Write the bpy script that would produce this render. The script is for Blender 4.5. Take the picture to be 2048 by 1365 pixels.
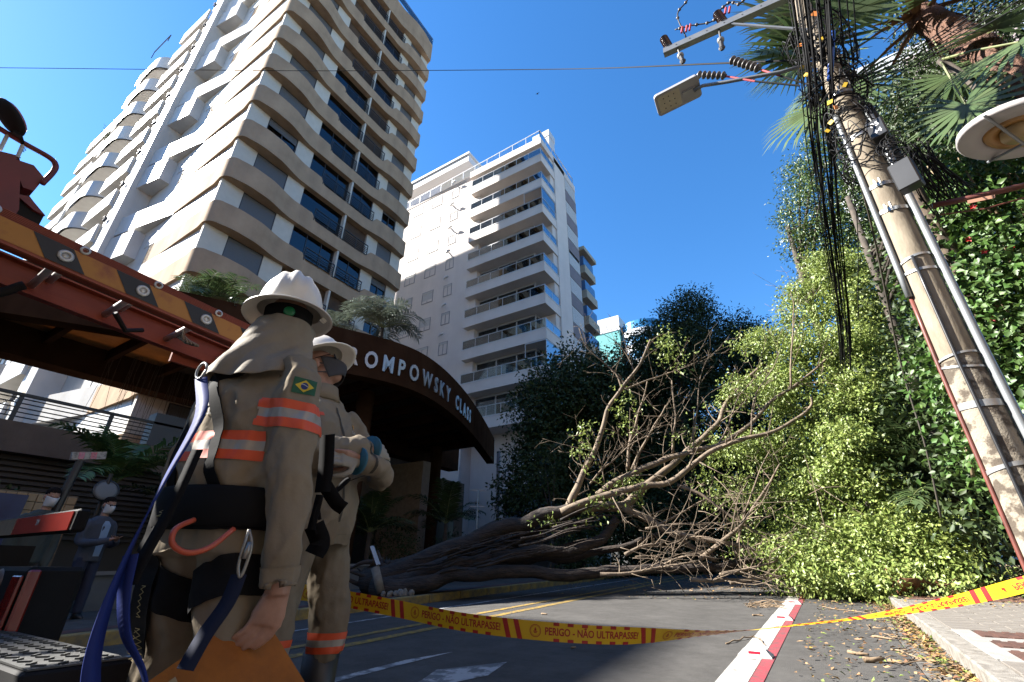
import bpy, bmesh, math, random
import numpy as np
from mathutils import Vector, Matrix, noise
from mathutils.bvhtree import BVHTree
for o in list(bpy.data.objects): bpy.data.objects.remove(o)
scene = bpy.context.scene
COL = scene.collection
R = math.radians
random.seed(7); rng = np.random.default_rng(7)

# ---------------------------------------------------------------- camera, sky, sun, exposure
FPX, PITCH, YAW, ROLL, HCAM, SLOPE = 915.0, R(26.3), R(32.4), R(.38), .80, .03
ct, st, cp, sp = math.cos(PITCH), math.sin(PITCH), math.cos(YAW), math.sin(YAW)
_R = Vector((cp, sp, 0)); _F = Vector((-sp, cp, 0)); _Z = Vector((0, 0, 1))
_U = _F * -st + _Z * ct; _D = _F * ct + _Z * st
_r = _R * math.cos(ROLL) + _U * math.sin(ROLL); _u = _U * math.cos(ROLL) - _R * math.sin(ROLL)
cam = bpy.data.objects.new('camera', bpy.data.cameras.new('camera')); COL.objects.link(cam)
cam.data.lens = 36 * FPX / 2048; cam.data.sensor_width = 36; cam.data.sensor_fit = 'HORIZONTAL'
cam.data.clip_start = .05; cam.data.clip_end = 3000
cam.matrix_world = Matrix(((_r.x, _u.x, -_D.x, 0), (_r.y, _u.y, -_D.y, 0), (_r.z, _u.z, -_D.z, HCAM), (0, 0, 0, 1)))
scene.camera = cam
SUN_EL = R(38); SX, SY = -.912, -.41
w = bpy.data.worlds.new('World'); scene.world = w; w.use_nodes = True
nt = w.node_tree; bgn = nt.nodes['Background']; sky = nt.nodes.new('ShaderNodeTexSky')
sky.sky_type = 'NISHITA'; sky.sun_disc = False; sky.sun_elevation = SUN_EL
sky.sun_rotation = math.atan2(SX, SY) % (2 * math.pi)
sky.altitude = 0; sky.air_density = 1.0; sky.dust_density = .1; sky.ozone_density = 5.0
hsv = nt.nodes.new('ShaderNodeHueSaturation'); hsv.inputs['Saturation'].default_value = 1.2; hsv.inputs['Value'].default_value = 1.0
nt.links.new(sky.outputs[0], hsv.inputs['Color']); nt.links.new(hsv.outputs[0], bgn.inputs[0]); bgn.inputs[1].default_value = .066
sl = bpy.data.lights.new('sun', 'SUN'); sl.energy = 5.0; sl.angle = R(.53); sl.color = (1, .955, .885)
so = bpy.data.objects.new('sun', sl); COL.objects.link(so)
sd = Vector((SX * math.cos(SUN_EL), SY * math.cos(SUN_EL), math.sin(SUN_EL)))
so.rotation_euler = sd.to_track_quat('Z', 'Y').to_euler(); so.location = sd * 100
vs = scene.view_settings; vs.view_transform = 'Standard'; vs.look = 'None'; vs.gamma = 1; vs.use_curve_mapping = False
vs.exposure = 2.3
scene.cycles.max_bounces = 6; scene.cycles.transparent_max_bounces = 8

# where a point of the photograph (2048 x 1365) lies at a known distance
def ray(x, y):
    a, b = x - 1024, 682.5 - y
    u = (a * math.cos(ROLL) - b * math.sin(ROLL)) / FPX; v = (a * math.sin(ROLL) + b * math.cos(ROLL)) / FPX
    f = ct - v * st
    return Vector((u * cp - f * sp, u * sp + f * cp, st + v * ct))
C0 = Vector((0, 0, HCAM))
def gg(x, y, h=0.0):
    d = ray(x, y); return C0 + d * ((h - HCAM) / (d.z - SLOPE * d.y))
def gd(x, y, dist):
    d = ray(x, y); return C0 + d * (dist / math.hypot(d.x, d.y))
def gx(x, y, X): d = ray(x, y); return C0 + d * (X / d.x)
def gy(x, y, Y): d = ray(x, y); return C0 + d * (Y / d.y)
def gpl(x, y, p, n):
    d = ray(x, y); n = Vector(n); return C0 + d * ((Vector(p) - C0).dot(n) / d.dot(n))
def cross(X): return .035 * min(0, X + 4.5)      # the road falls off a little to the left
def gz0(Y, X=0): return SLOPE * Y + cross(X)

# ---------------------------------------------------------------- helpers
def link(o, parent=None):
    COL.objects.link(o)
    if parent is not None: o.parent = parent
    return o
def tag(o, label=None, cat=None, group=None, kind=None):
    for k, v in (('label', label), ('category', cat), ('group', group), ('kind', kind)):
        if v: o[k] = v
    return o
def thing(name, label, cat, loc=(0, 0, 0), rz=0, group=None):
    o = bpy.data.objects.new(name, None); link(o); o.location = loc; o.rotation_euler = (0, 0, rz)
    o.empty_display_size = .2
    return tag(o, label, cat, group)
def copy_tree(o, parent=None):
    c = o.copy(); COL.objects.link(c); c.parent = parent
    for ch in o.children: copy_tree(ch, c)
    return c
def npmesh(name, V, faces, mat=None, smooth=False):
    """V (n,3) array; faces: (m,k) int array or list of tuples"""
    me = bpy.data.meshes.new(name)
    V = np.asarray(V, dtype=np.float32)
    if isinstance(faces, np.ndarray):
        m, k = faces.shape
        me.vertices.add(len(V)); me.vertices.foreach_set('co', V.ravel())
        me.loops.add(m * k); me.loops.foreach_set('vertex_index', faces.astype(np.int32).ravel())
        me.polygons.add(m)
        me.polygons.foreach_set('loop_start', np.arange(0, m * k, k, dtype=np.int32))
        me.polygons.foreach_set('loop_total', np.full(m, k, dtype=np.int32))
        me.update(calc_edges=True)
    else:
        me.from_pydata([tuple(map(float, v)) for v in V], [], faces); me.update()
    if mat: me.materials.append(mat)
    if smooth: me.polygons.foreach_set('use_smooth', np.ones(len(me.polygons), dtype=bool))
    return me
class MB:
    """collects shapes into one mesh"""
    def __init__(s): s.v = []; s.f = []; s.m = []
    def add(s, V, F, mi=0):
        b = len(s.v); s.v += [tuple(map(float, p)) for p in V]; s.f += [tuple(b + i for i in f) for f in F]; s.m += [mi] * len(F); return s
    def box(s, x0, x1, y0, y1, z0, z1, mi=0, bev=0):
        if bev:
            e = bev; P = []
            # bevelled box through a small bmesh
            bm = bmesh.new(); bmesh.ops.create_cube(bm, size=1)
            for vv in bm.verts: vv.co = Vector((x0 + (vv.co.x + .5) * (x1 - x0), y0 + (vv.co.y + .5) * (y1 - y0), z0 + (vv.co.z + .5) * (z1 - z0)))
            bmesh.ops.bevel(bm, geom=bm.edges[:], offset=e, segments=1, affect='EDGES')
            bm.verts.ensure_lookup_table()
            s.add([vv.co for vv in bm.verts], [[vv.index for vv in f.verts] for f in bm.faces], mi); bm.free(); return s
        V = [(x0, y0, z0), (x1, y0, z0), (x1, y1, z0), (x0, y1, z0), (x0, y0, z1), (x1, y0, z1), (x1, y1, z1), (x0, y1, z1)]
        return s.add(V, [(0, 3, 2, 1), (4, 5, 6, 7), (0, 1, 5, 4), (1, 2, 6, 5), (2, 3, 7, 6), (3, 0, 4, 7)], mi)
    def obox(s, c, ax, ay, az, mi=0):
        c, ax, ay, az = map(Vector, (c, ax, ay, az)); V = []
        for k in (-1, 1):
            for i, j in ((-1, -1), (1, -1), (1, 1), (-1, 1)): V.append(c + ax * i + ay * j + az * k)
        return s.add(V, [(0, 3, 2, 1), (4, 5, 6, 7), (0, 1, 5, 4), (1, 2, 6, 5), (2, 3, 7, 6), (3, 0, 4, 7)], mi)
    def bar(s, a, b, w, h=None, mi=0, up=(0, 0, 1)):
        a, b = Vector(a), Vector(b); d = b - a; L = d.length; d.normalize(); up = Vector(up)
        if abs(d.dot(up)) > .98: up = Vector((0, 1, 0))
        x = d.cross(up).normalized(); y = x.cross(d); h = h or w
        return s.obox((a + b) / 2, x * w / 2, y * h / 2, d * L / 2, mi)
    def tube(s, pts, rad, n=8, mi=0, cap=True):
        P = [Vector(p) for p in pts]
        if not hasattr(rad, '__len__'): rad = [rad] * len(P)
        V = []; F = []; x = None
        for i, p in enumerate(P):
            t = (P[min(i + 1, len(P) - 1)] - P[max(i - 1, 0)]).normalized()
            if x is None:
                ref = Vector((0, 0, 1)) if abs(t.z) < .9 else Vector((1, 0, 0)); x = t.cross(ref).normalized()
            else:
                x = (x - t * x.dot(t))
                x = x.normalized() if x.length > 1e-6 else t.orthogonal().normalized()
            y = t.cross(x)
            for k in range(n):
                a = 2 * math.pi * k / n; V.append(p + (x * math.cos(a) + y * math.sin(a)) * rad[i])
        for i in range(len(P) - 1):
            for k in range(n):
                F.append((i * n + k, i * n + (k + 1) % n, (i + 1) * n + (k + 1) % n, (i + 1) * n + k))
        if cap: F.append(tuple(range(n))[::-1]); F.append(tuple((len(P) - 1) * n + k for k in range(n)))
        return s.add(V, F, mi)
    def loft(s, rings, n=20, mi=0):
        """rings: (centre, half axis a, half axis b[, superellipse power])"""
        V = []; F = []
        for r in rings:
            c, a, b = map(Vector, r[:3]); pw = r[3] if len(r) > 3 else 1.0
            for k in range(n):
                t = 2 * math.pi * k / n; cc, ss = math.cos(t), math.sin(t)
                V.append(c + a * math.copysign(abs(cc) ** pw, cc) + b * math.copysign(abs(ss) ** pw, ss))
        for i in range(len(rings) - 1):
            for k in range(n): F.append((i * n + k, i * n + (k + 1) % n, (i + 1) * n + (k + 1) % n, (i + 1) * n + k))
        F.append(tuple(range(n))[::-1]); F.append(tuple((len(rings) - 1) * n + k for k in range(n)))
        return s.add(V, F, mi)
    def ball(s, c, rx, ry=None, rz=None, n=14, m=9, mi=0, rot=None):
        ry = ry or rx; rz = rz or rx; c = Vector(c); V = []; F = []
        for i in range(m + 1):
            ph = math.pi * i / m
            for k in range(n):
                t = 2 * math.pi * k / n; p = Vector((rx * math.sin(ph) * math.cos(t), ry * math.sin(ph) * math.sin(t), rz * math.cos(ph)))
                if rot is not None: p = rot @ p
                V.append(c + p)
        for i in range(m):
            for k in range(n): F.append((i * n + k, (i + 1) * n + k, (i + 1) * n + (k + 1) % n, i * n + (k + 1) % n))
        return s.add(V, F, mi)
    def prism(s, poly, z0, z1, mi=0):
        n = len(poly); V = [(x, y, z0) for x, y in poly] + [(x, y, z1) for x, y in poly]
        F = [tuple(range(n))[::-1], tuple(range(n, 2 * n))] + [(i, (i + 1) % n, n + (i + 1) % n, n + i) for i in range(n)]
        return s.add(V, F, mi)
    def lathe(s, prof, c=(0, 0, 0), n=24, mi=0, rot=None):
        c = Vector(c); V = []; F = []
        for r, z in prof:
            for k in range(n):
                t = 2 * math.pi * k / n; p = Vector((r * math.cos(t), r * math.sin(t), z))
                if rot is not None: p = rot @ p
                V.append(c + p)
        for i in range(len(prof) - 1):
            for k in range(n): F.append((i * n + k, i * n + (k + 1) % n, (i + 1) * n + (k + 1) % n, (i + 1) * n + k))
        return s.add(V, F, mi)
    def mesh(s, name, mats, smooth=False, weld=False):
        me = bpy.data.meshes.new(name); me.from_pydata(s.v, [], s.f)
        for m in (mats if isinstance(mats, (list, tuple)) else [mats]): me.materials.append(m)
        me.polygons.foreach_set('material_index', np.array(s.m, dtype=np.int32))
        bm = bmesh.new(); bm.from_mesh(me)
        if weld: bmesh.ops.remove_doubles(bm, verts=bm.verts[:], dist=1e-5)
        bmesh.ops.recalc_face_normals(bm, faces=bm.faces[:]); bm.to_mesh(me); bm.free()
        if smooth:
            me.polygons.foreach_set('use_smooth', np.ones(len(me.polygons), dtype=bool))
            if smooth == 'auto':
                try: me.set_sharp_from_angle(angle=R(40))
                except Exception: pass
        me.update(); return me
    def obj(s, name, mats, parent=None, smooth=False, loc=None):
        o = bpy.data.objects.new(name, s.mesh(name, mats, smooth)); link(o, parent)
        if loc is not None: o.location = loc
        return o
def inst(name, me, parent=None, loc=(0, 0, 0), rz=0, rot=None):
    o = bpy.data.objects.new(name, me); link(o, parent); o.location = loc
    o.rotation_euler = rot if rot is not None else (0, 0, rz); return o

# ---------------------------------------------------------------- materials
MATS = {}; ALB = .74
def mat(name, col, rough=.7, var=.0, vscale=6.0, bump=0.0, bscale=40.0, metal=0.0, spec=.5, col2=None, stretch=(1, 1, 1), detail=5.0, bdist=.01,
        emit=None, alpha=None, trans=0.0, coat=0.0, island=0.0, streak=None, contrast=(.35, .7), nrough=.62):
    if name in MATS: return MATS[name]
    col = tuple(c * ALB for c in col); col2 = tuple(c * ALB for c in col2) if col2 else None
    if streak: streak = (tuple(c * ALB for c in streak[0]), *streak[1:])
    m = bpy.data.materials.new(name); m.use_nodes = True; N = m.node_tree.nodes; Lk = m.node_tree.links
    p = N['Principled BSDF']; p.inputs['Roughness'].default_value = rough; p.inputs['Metallic'].default_value = metal
    p.inputs['Specular IOR Level'].default_value = spec
    if coat: p.inputs['Coat Weight'].default_value = coat; p.inputs['Coat Roughness'].default_value = .15
    tc = N.new('ShaderNodeTexCoord'); mp = N.new('ShaderNodeMapping'); mp.inputs['Scale'].default_value = stretch
    Lk.new(tc.outputs['Object'], mp.inputs[0])
    base = (*col, 1)
    sock = None
    if var or col2:
        nz = N.new('ShaderNodeTexNoise'); nz.inputs['Scale'].default_value = vscale; nz.inputs['Detail'].default_value = detail
        nz.inputs['Roughness'].default_value = nrough
        Lk.new(mp.outputs[0], nz.inputs[0])
        cr = N.new('ShaderNodeValToRGB'); Lk.new(nz.outputs[0], cr.inputs[0])
        c2 = col2 if col2 else tuple(c * (1 - var) for c in col); c1 = col if col2 else tuple(min(1, c * (1 + var * .6)) for c in col)
        cr.color_ramp.elements[0].position = contrast[0]; cr.color_ramp.elements[1].position = contrast[1]
        cr.color_ramp.elements[0].color = (*c2, 1); cr.color_ramp.elements[1].color = (*c1, 1)
        sock = cr.outputs[0]
    if streak:   # dirt runs: (colour, scale, amount)
        sc_, ssc, amt = streak
        mp2 = N.new('ShaderNodeMapping'); mp2.inputs['Scale'].default_value = (ssc, ssc, ssc * .12); Lk.new(tc.outputs['Object'], mp2.inputs[0])
        n2 = N.new('ShaderNodeTexNoise'); n2.inputs['Scale'].default_value = 1; n2.inputs['Detail'].default_value = 6; Lk.new(mp2.outputs[0], n2.inputs[0])
        r2 = N.new('ShaderNodeValToRGB'); r2.color_ramp.elements[0].position = .45; r2.color_ramp.elements[1].position = .75
        r2.color_ramp.elements[0].color = (0, 0, 0, 1); r2.color_ramp.elements[1].color = (amt, amt, amt, 1); Lk.new(n2.outputs[0], r2.inputs[0])
        mx = N.new('ShaderNodeMix'); mx.data_type = 'RGBA'; Lk.new(r2.outputs[0], mx.inputs[0])
        if sock: Lk.new(sock, mx.inputs[6])
        else: mx.inputs[6].default_value = base
        mx.inputs[7].default_value = (*sc_, 1); sock = mx.outputs[2]
    if island:
        ge = N.new('ShaderNodeNewGeometry'); hs = N.new('ShaderNodeHueSaturation')
        mr = N.new('ShaderNodeMapRange'); mr.inputs[3].default_value = 1 - island; mr.inputs[4].default_value = 1 + island
        Lk.new(ge.outputs['Random Per Island'], mr.inputs[0]); Lk.new(mr.outputs[0], hs.inputs['Value'])
        mh = N.new('ShaderNodeMapRange'); mh.inputs[3].default_value = .485; mh.inputs[4].default_value = .515
        mu = N.new('ShaderNodeMath'); mu.operation = 'FRACT'; mm = N.new('ShaderNodeMath'); mm.operation = 'MULTIPLY'; mm.inputs[1].default_value = 17.3
        Lk.new(ge.outputs['Random Per Island'], mm.inputs[0]); Lk.new(mm.outputs[0], mu.inputs[0]); Lk.new(mu.outputs[0], mh.inputs[0]); Lk.new(mh.outputs[0], hs.inputs['Hue'])
        if sock: Lk.new(sock, hs.inputs['Color'])
        else: hs.inputs['Color'].default_value = base
        sock = hs.outputs[0]
    if sock: Lk.new(sock, p.inputs['Base Color'])
    else: p.inputs['Base Color'].default_value = base
    if bump:
        nb = N.new('ShaderNodeTexNoise'); nb.inputs['Scale'].default_value = bscale; nb.inputs['Detail'].default_value = 6; Lk.new(mp.outputs[0], nb.inputs[0])
        bp = N.new('ShaderNodeBump'); bp.inputs['Strength'].default_value = bump; bp.inputs['Distance'].default_value = bdist
        Lk.new(nb.outputs[0], bp.inputs['Height']); Lk.new(bp.outputs[0], p.inputs['Normal'])
    if emit: p.inputs['Emission Color'].default_value = (*emit[0], 1); p.inputs['Emission Strength'].default_value = emit[1]
    if alpha is not None: p.inputs['Alpha'].default_value = alpha
    if trans:   # leaf: let some light through
        tr = N.new('ShaderNodeBsdfTranslucent'); mxs = N.new('ShaderNodeMixShader'); mxs.inputs[0].default_value = trans
        if sock: Lk.new(sock, tr.inputs[0])
        else: tr.inputs[0].default_value = base
        out = N['Material Output']; Lk.new(p.outputs[0], mxs.inputs[1]); Lk.new(tr.outputs[0], mxs.inputs[2]); Lk.new(mxs.outputs[0], out.inputs[0])
    MATS[name] = m; return m
def glass(name, tint, refl_rough=.03, mixv=.5):
    """thin window glass: part clear, part mirror of the sky"""
    if name in MATS: return MATS[name]
    m = bpy.data.materials.new(name); m.use_nodes = True; N = m.node_tree.nodes; Lk = m.node_tree.links
    N.remove(N['Principled BSDF']); out = N['Material Output']
    t = N.new('ShaderNodeBsdfTransparent'); t.inputs[0].default_value = (*tint, 1)
    g = N.new('ShaderNodeBsdfGlossy'); g.inputs['Roughness'].default_value = refl_rough; g.inputs[0].default_value = (.9, .95, 1, 1)
    fr = N.new('ShaderNodeFresnel'); fr.inputs[0].default_value = 1.5
    ad = N.new('ShaderNodeMath'); ad.operation = 'MULTIPLY_ADD'; ad.inputs[1].default_value = 1.0; ad.inputs[2].default_value = mixv
    ad.use_clamp = True; Lk.new(fr.outputs[0], ad.inputs[0])
    mx = N.new('ShaderNodeMixShader'); Lk.new(ad.outputs[0], mx.inputs[0]); Lk.new(t.outputs[0], mx.inputs[1]); Lk.new(g.outputs[0], mx.inputs[2])
    Lk.new(mx.outputs[0], out.inputs[0]); MATS[name] = m; return m

def text_mesh(body, size, bold=0.0, extrude=0.0, align='CENTER', res=3):
    cu = bpy.data.curves.new('lettering', 'FONT'); cu.body = body; cu.size = size; cu.align_x = align; cu.align_y = 'CENTER'
    cu.offset = bold; cu.extrude = extrude; cu.resolution_u = res
    o = bpy.data.objects.new('lettering', cu); COL.objects.link(o); dg = bpy.context.evaluated_depsgraph_get()
    me = bpy.data.meshes.new_from_object(o.evaluated_get(dg)); bpy.data.objects.remove(o); bpy.data.curves.remove(cu)
    return me
def remesh(mb, voxel, smooth_it=6, name='body', fac=.5):
    me = mb.mesh(name, [mat('plain', (.5, .5, .5))])
    o = bpy.data.objects.new(name, me); COL.objects.link(o)
    md = o.modifiers.new('r', 'REMESH'); md.mode = 'VOXEL'; md.voxel_size = voxel
    if smooth_it:
        s = o.modifiers.new('s', 'SMOOTH'); s.iterations = smooth_it; s.factor = fac
    dg = bpy.context.evaluated_depsgraph_get(); out = bpy.data.meshes.new_from_object(o.evaluated_get(dg))
    bpy.data.objects.remove(o); out.polygons.foreach_set('use_smooth', np.ones(len(out.polygons), dtype=bool)); out.materials.clear(); return out

# leaf shapes -------------------------------------------------------------
def leaf_quads(P, A, N_, L, W, fold=.25, tipdrop=.0):
    """kite shaped leaves: P base points, A axis dirs, N_ normals, lengths L, widths W -> V, F"""
    P, A, N_ = (np.asarray(a, float) for a in (P, A, N_)); n = len(P)
    L = np.broadcast_to(np.asarray(L, float), (n,))[:, None]; W = np.broadcast_to(np.asarray(W, float), (n,))[:, None]
    A = A / (np.linalg.norm(A, axis=1, keepdims=True) + 1e-9)
    S = np.cross(A, N_); S /= (np.linalg.norm(S, axis=1, keepdims=True) + 1e-9); N2 = np.cross(S, A)
    mid = P + A * L * .45 - N2 * W * 0
    V = np.stack([P, mid + S * W * .5 + N2 * W * fold, P + A * L - N2 * L * tipdrop, mid - S * W * .5 + N2 * W * fold], 1).reshape(-1, 3)
    i = np.arange(n)[:, None] * 4
    F = np.concatenate([i + np.array([[0, 1, 2]]), i + np.array([[0, 2, 3]])], 1).reshape(-1, 3)
    return V, F
class Cloud:
    def __init__(s): s.V = []; s.F = []; s.n = 0
    def add(s, V, F): s.V.append(np.asarray(V)); s.F.append(np.asarray(F) + s.n); s.n += len(V)
    def obj(s, name, m, parent=None, kind=None):
        me = npmesh(name, np.concatenate(s.V), np.concatenate(s.F), m); o = bpy.data.objects.new(name, me); link(o, parent)
        if kind: o['kind'] = kind
        return o
def rand_dirs(n, r=rng):
    v = r.normal(size=(n, 3)); return v / np.linalg.norm(v, axis=1, keepdims=True)
# ---------------------------------------------------------------- ground and road
def shear(o):
    me = o.data; n = len(me.vertices); v = np.empty(n * 3, dtype=np.float32); me.vertices.foreach_get('co', v); v = v.reshape(-1, 3)
    v[:, 2] += SLOPE * np.clip(v[:, 1] + o.location.y, -60, 90) + .035 * np.clip(v[:, 0] + o.location.x + 4.5, -40, 0); me.vertices.foreach_set('co', v.ravel()); me.update(); return o
def sheet(name, x0, x1, y0, y1, z, m, nx=1, ny=1, parent=None, kind='structure'):
    xs = np.linspace(x0, x1, nx + 1); ys = sorted(set(list(np.linspace(y0, y1, ny + 1)) + [y for y in (-60, 90) if y0 < y < y1]))
    V = [(x, y, z) for y in ys for x in xs]; k = nx + 1
    F = [(j * k + i, j * k + i + 1, (j + 1) * k + i + 1, (j + 1) * k + i) for j in range(len(ys) - 1) for i in range(nx)]
    o = bpy.data.objects.new(name, npmesh(name, V, F, m)); link(o, parent); shear(o)
    if kind and parent is None: o['kind'] = kind
    return o
m_asph = mat('asphalt', (.098, .094, .089), .85, var=.42, vscale=2.2, bump=.6, bscale=150, bdist=.01, detail=14, contrast=(.28, .72), nrough=.8, spec=.06)
m_earth = mat('earth', (.075, .06, .042), .95, var=.5, vscale=3, bump=.6, bscale=25)
m_kerb = mat('kerb stone', (.27, .25, .22), .85, col2=(.15, .135, .115), vscale=14, bump=.5, bscale=120, contrast=(.35, .62))
m_paver = mat('paver', (.25, .235, .205), .85, col2=(.13, .115, .095), vscale=3.5, bump=.3, bscale=90, island=.10)
m_joint = mat('joint', (.10, .09, .075), .95)
m_yel = mat('yellow paint', (.40, .26, .055), .8, col2=(.12, .105, .08), vscale=13, bump=.25, bscale=150, detail=11, contrast=(.4, .6), nrough=.75, spec=.1)
m_wht = mat('white paint', (.46, .44, .40), .75, col2=(.16, .155, .145), vscale=16, bump=.3, bscale=150, detail=12, contrast=(.38, .52), nrough=.75)
m_wworn = mat('worn white paint', (.40, .4, .4), .8, col2=(.125, .13, .135), vscale=7, detail=10, contrast=(.46, .54))
m_red = mat('red paint', (.30, .035, .05), .75, col2=(.13, .06, .06), vscale=14, detail=12, bump=.3, bscale=150, contrast=(.38, .56), nrough=.75)
m_gut = mat('gutter concrete', (.16, .152, .14), .9, spec=.1, var=.35, vscale=5, bump=.4, bscale=90)
m_lpav = mat('left pavement', (.12, .11, .10), .9, spec=.1, var=.3, vscale=4, bump=.3, bscale=70)
m_lred = mat('tactile red', (.10, .035, .03), .9, var=.3, vscale=9)
sheet('ground', -400, 400, -400, 600, -.12, m_earth, 200, 10)
sheet('road', -7.0, .36, -60, 120, 0, m_asph, 12, 30)
sheet('gutter', .364, .64, -60, 120, .002, m_gut, 1, 30)
def mark(name, x0, x1, y0, y1, m, z=.004, n=10):
    return sheet(name, x0, x1, y0, y1, z, m, 1, n)
mark('white_lane_line', -.85, -.662, -10, 60, m_wht)
mark('red_lane_stripe', -.658, -.572, -10, 60, m_red)
mark('yellow_centre_line', -4.62, -4.48, -20, 60, m_yel); mark('yellow_centre_line', -4.24, -4.10, -20, 60, m_yel)
mark('white_edge_line', -5.83, -5.73, -20, 60, m_wworn)
def polymark(name, pts, m):
    o = bpy.data.objects.new(name, npmesh(name, [(x, y, .004) for x, y in pts], [tuple(range(len(pts)))], m)); link(o); shear(o); o['kind'] = 'structure'
polymark('road_arrow', [(-2.40, 3.74), (-2.72, 3.25), (-2.60, 2.95), (-2.50, 2.3), (-2.37, 2.3), (-2.36, 3.05), (-2.28, 3.3)], m_wworn)
polymark('road_arrow', [(-3.05, 3.86), (-3.18, 3.4), (-3.20, 2.4), (-3.10, 2.4), (-3.08, 3.3)], m_wworn)

# right pavement: kerb stones and pavers, each a piece
pv = sheet('right_pavement', .66, 9, -12, 40, .085, m_joint, 1, 10)
mb = MB().box(0, .155, 0, .985, -.11, .125, bev=.012); kme = mb.mesh('kerb_stone', m_kerb)
for i in range(34):
    y = -3 + i * 1.0; inst('kerb_stone', kme, pv, (.625 + rng.uniform(-.004, .004), y, SLOPE * y + rng.uniform(-.003, .003)), rot=(R(1.72), 0, rng.uniform(-.004, .004)))
pme = MB().box(0, .292, 0, .192, -.03, .0, bev=.005).mesh('paver', m_paver)
plates = [(6.34, 5.95), (5.76, 5.42), (5.28, 4.90)]
cnt = 0
for j in range(36):
    y = 3.6 + j * .2
    for i in range(12):
        x = .79 + i * .3 - (.15 if j % 2 else 0)
        if x < .78: x = .785
        if any(b - .19 < y < a + .0 for a, b in plates) and x + .29 > .92: continue
        if y > 9.2 and x > 3.2: continue
        cnt += 1
        if cnt > 298: break
        inst('paver', pme, pv, (x, y, SLOPE * y + .122 + rng.uniform(-.004, .004)), rot=(R(1.72) + rng.uniform(-.006, .006), rng.uniform(-.006, .006), rng.uniform(-.008, .008)))
m_rib = mat('ribbed brown', (.10, .045, .032), .8, var=.35, vscale=8)
for a, b in plates:
    mb = MB(); mb.box(.93, 3.6, b, a, .09, .118)
    for k in range(30): mb.box(.94 + k * .09, .985 + k * .09, b + .015, a - .015, .119, .127)
    o = mb.obj('ribbed_plate', m_rib, pv); shear(o)
# pale slabs that frame the plates
m_pale = mat('pale slab', (.30, .29, .27), .85, var=.2, vscale=6, bump=.3, bscale=90)
for (y0, y1) in ((5.77, 5.94), (5.29, 5.41), (4.62, 4.89)):
    for i in range(6):
        o = MB().box(.80 + i * .5, 1.292 + i * .5, y0 + .005, y1 - .005, .09, .121, bev=.004).obj('pale_slab', m_pale, pv); shear(o)
for i in range(6):
    o = MB().box(.785, .92, 4.9 + i * .25, 5.145 + i * .25, .09, .1205, bev=.004).obj('pale_slab', m_pale, pv); shear(o)

# left pavement
lp = sheet('left_pavement', -13.5, -7.0, -40, 60, .14, m_lpav, 1, 20)
sheet('tactile_strip', -7.75, -7.35, -40, 60, .144, m_lred, 1, 10)
lk = MB().box(-7.12, -6.98, 0, .985, -.1, .15, bev=.012).mesh('kerb_stone', mat('yellow kerb', (.34, .23, .06), .8, col2=(.14, .12, .08), vscale=6, detail=8, contrast=(.38, .6)))
for i in range(26):
    y = -1 + i; inst('kerb_stone', lk, lp, (0, y, SLOPE * y - .09), rot=(R(1.72), 0, 0))
# lot on the right behind the pavement: planted earth
sheet('planting_bed', 3.7, 40, -12, 60, .10, m_earth, 1, 10)

# lane studs
m_stud = mat('stud white', (.6, .58, .53), .6, col2=(.26, .24, .2), vscale=18, contrast=(.3, .5)); m_refl = mat('red reflector', (.5, .01, .02), .25, var=.3, vscale=60, coat=.5)
m_grime = mat('tyre grime', (.02, .018, .015), .9)
def stud():
    t = thing('road_stud', 'x', 'road stud')
    mb = MB(); a = [(-.13, -.075, 0), (.13, -.075, 0), (.13, .075, 0), (-.13, .075, 0)]; b = [(-.085, -.032, .05), (.085, -.032, .05), (.085, .032, .05), (-.085, .032, .05)]
    mid = [(x * .97, y * .97, .012) for x, y, z in a]
    V = a + mid + b; F = [(0, 1, 5, 4), (1, 2, 6, 5), (2, 3, 7, 6), (3, 0, 4, 7), (4, 5, 9, 8), (5, 6, 10, 9), (6, 7, 11, 10), (7, 4, 8, 11), (8, 9, 10, 11)]
    mb.add(V, F); mb.obj('stud_body', m_stud, t)
    for s_ in (-1, 1):
        mb = MB(); n = Vector((0, s_ * .66, .75)).normalized()
        mb.obox((0, s_ * .0545, .031), (.045, 0, 0), (0, s_ * -.0085, .0085 * 1.5 * .6), n * .0015); mb.obj('reflector', m_refl, t)
    MB().add([(.10, -.05, .022), (.131, -.072, .004), (.131, .0, .004), (.09, -.02, .048)], [(0, 1, 2, 3)]).obj('tyre_scuff', m_grime, t)
    return t
s0 = stud()
slabs = ['white road stud with red reflector and black scuff, second along from the kerb plates', 'white road stud with red reflector beside the heap of twigs',
         'white road stud with red reflector and long dry stalk at its side', 'white road stud half covered by drooping green leaves', 'road stud on the white line among fallen branches']
for i, (x, y) in enumerate(((-.715, 4.93), (-.71, 7.5), (-.705, 9.66), (-.70, 12.03), (-.70, 14.3))):
    o = s0 if i == 0 else copy_tree(s0)
    o.location = (x, y, gz0(y) + .004); o.rotation_euler = (R(1.72), 0, R(rng.uniform(-2, 2)))
    o['label'] = ['white road stud with red reflector, standing nearest the bent twig on the white line', 'white road stud with red reflector and a dry stalk at its right side',
                  'white road stud with red reflector beside the little heap of dry twigs', 'white road stud with red reflector under the drooping green leaf tips', 'road stud on the lane line buried among the fallen branches'][i]
    o['group'] = 'studs along the white lane line'
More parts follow.
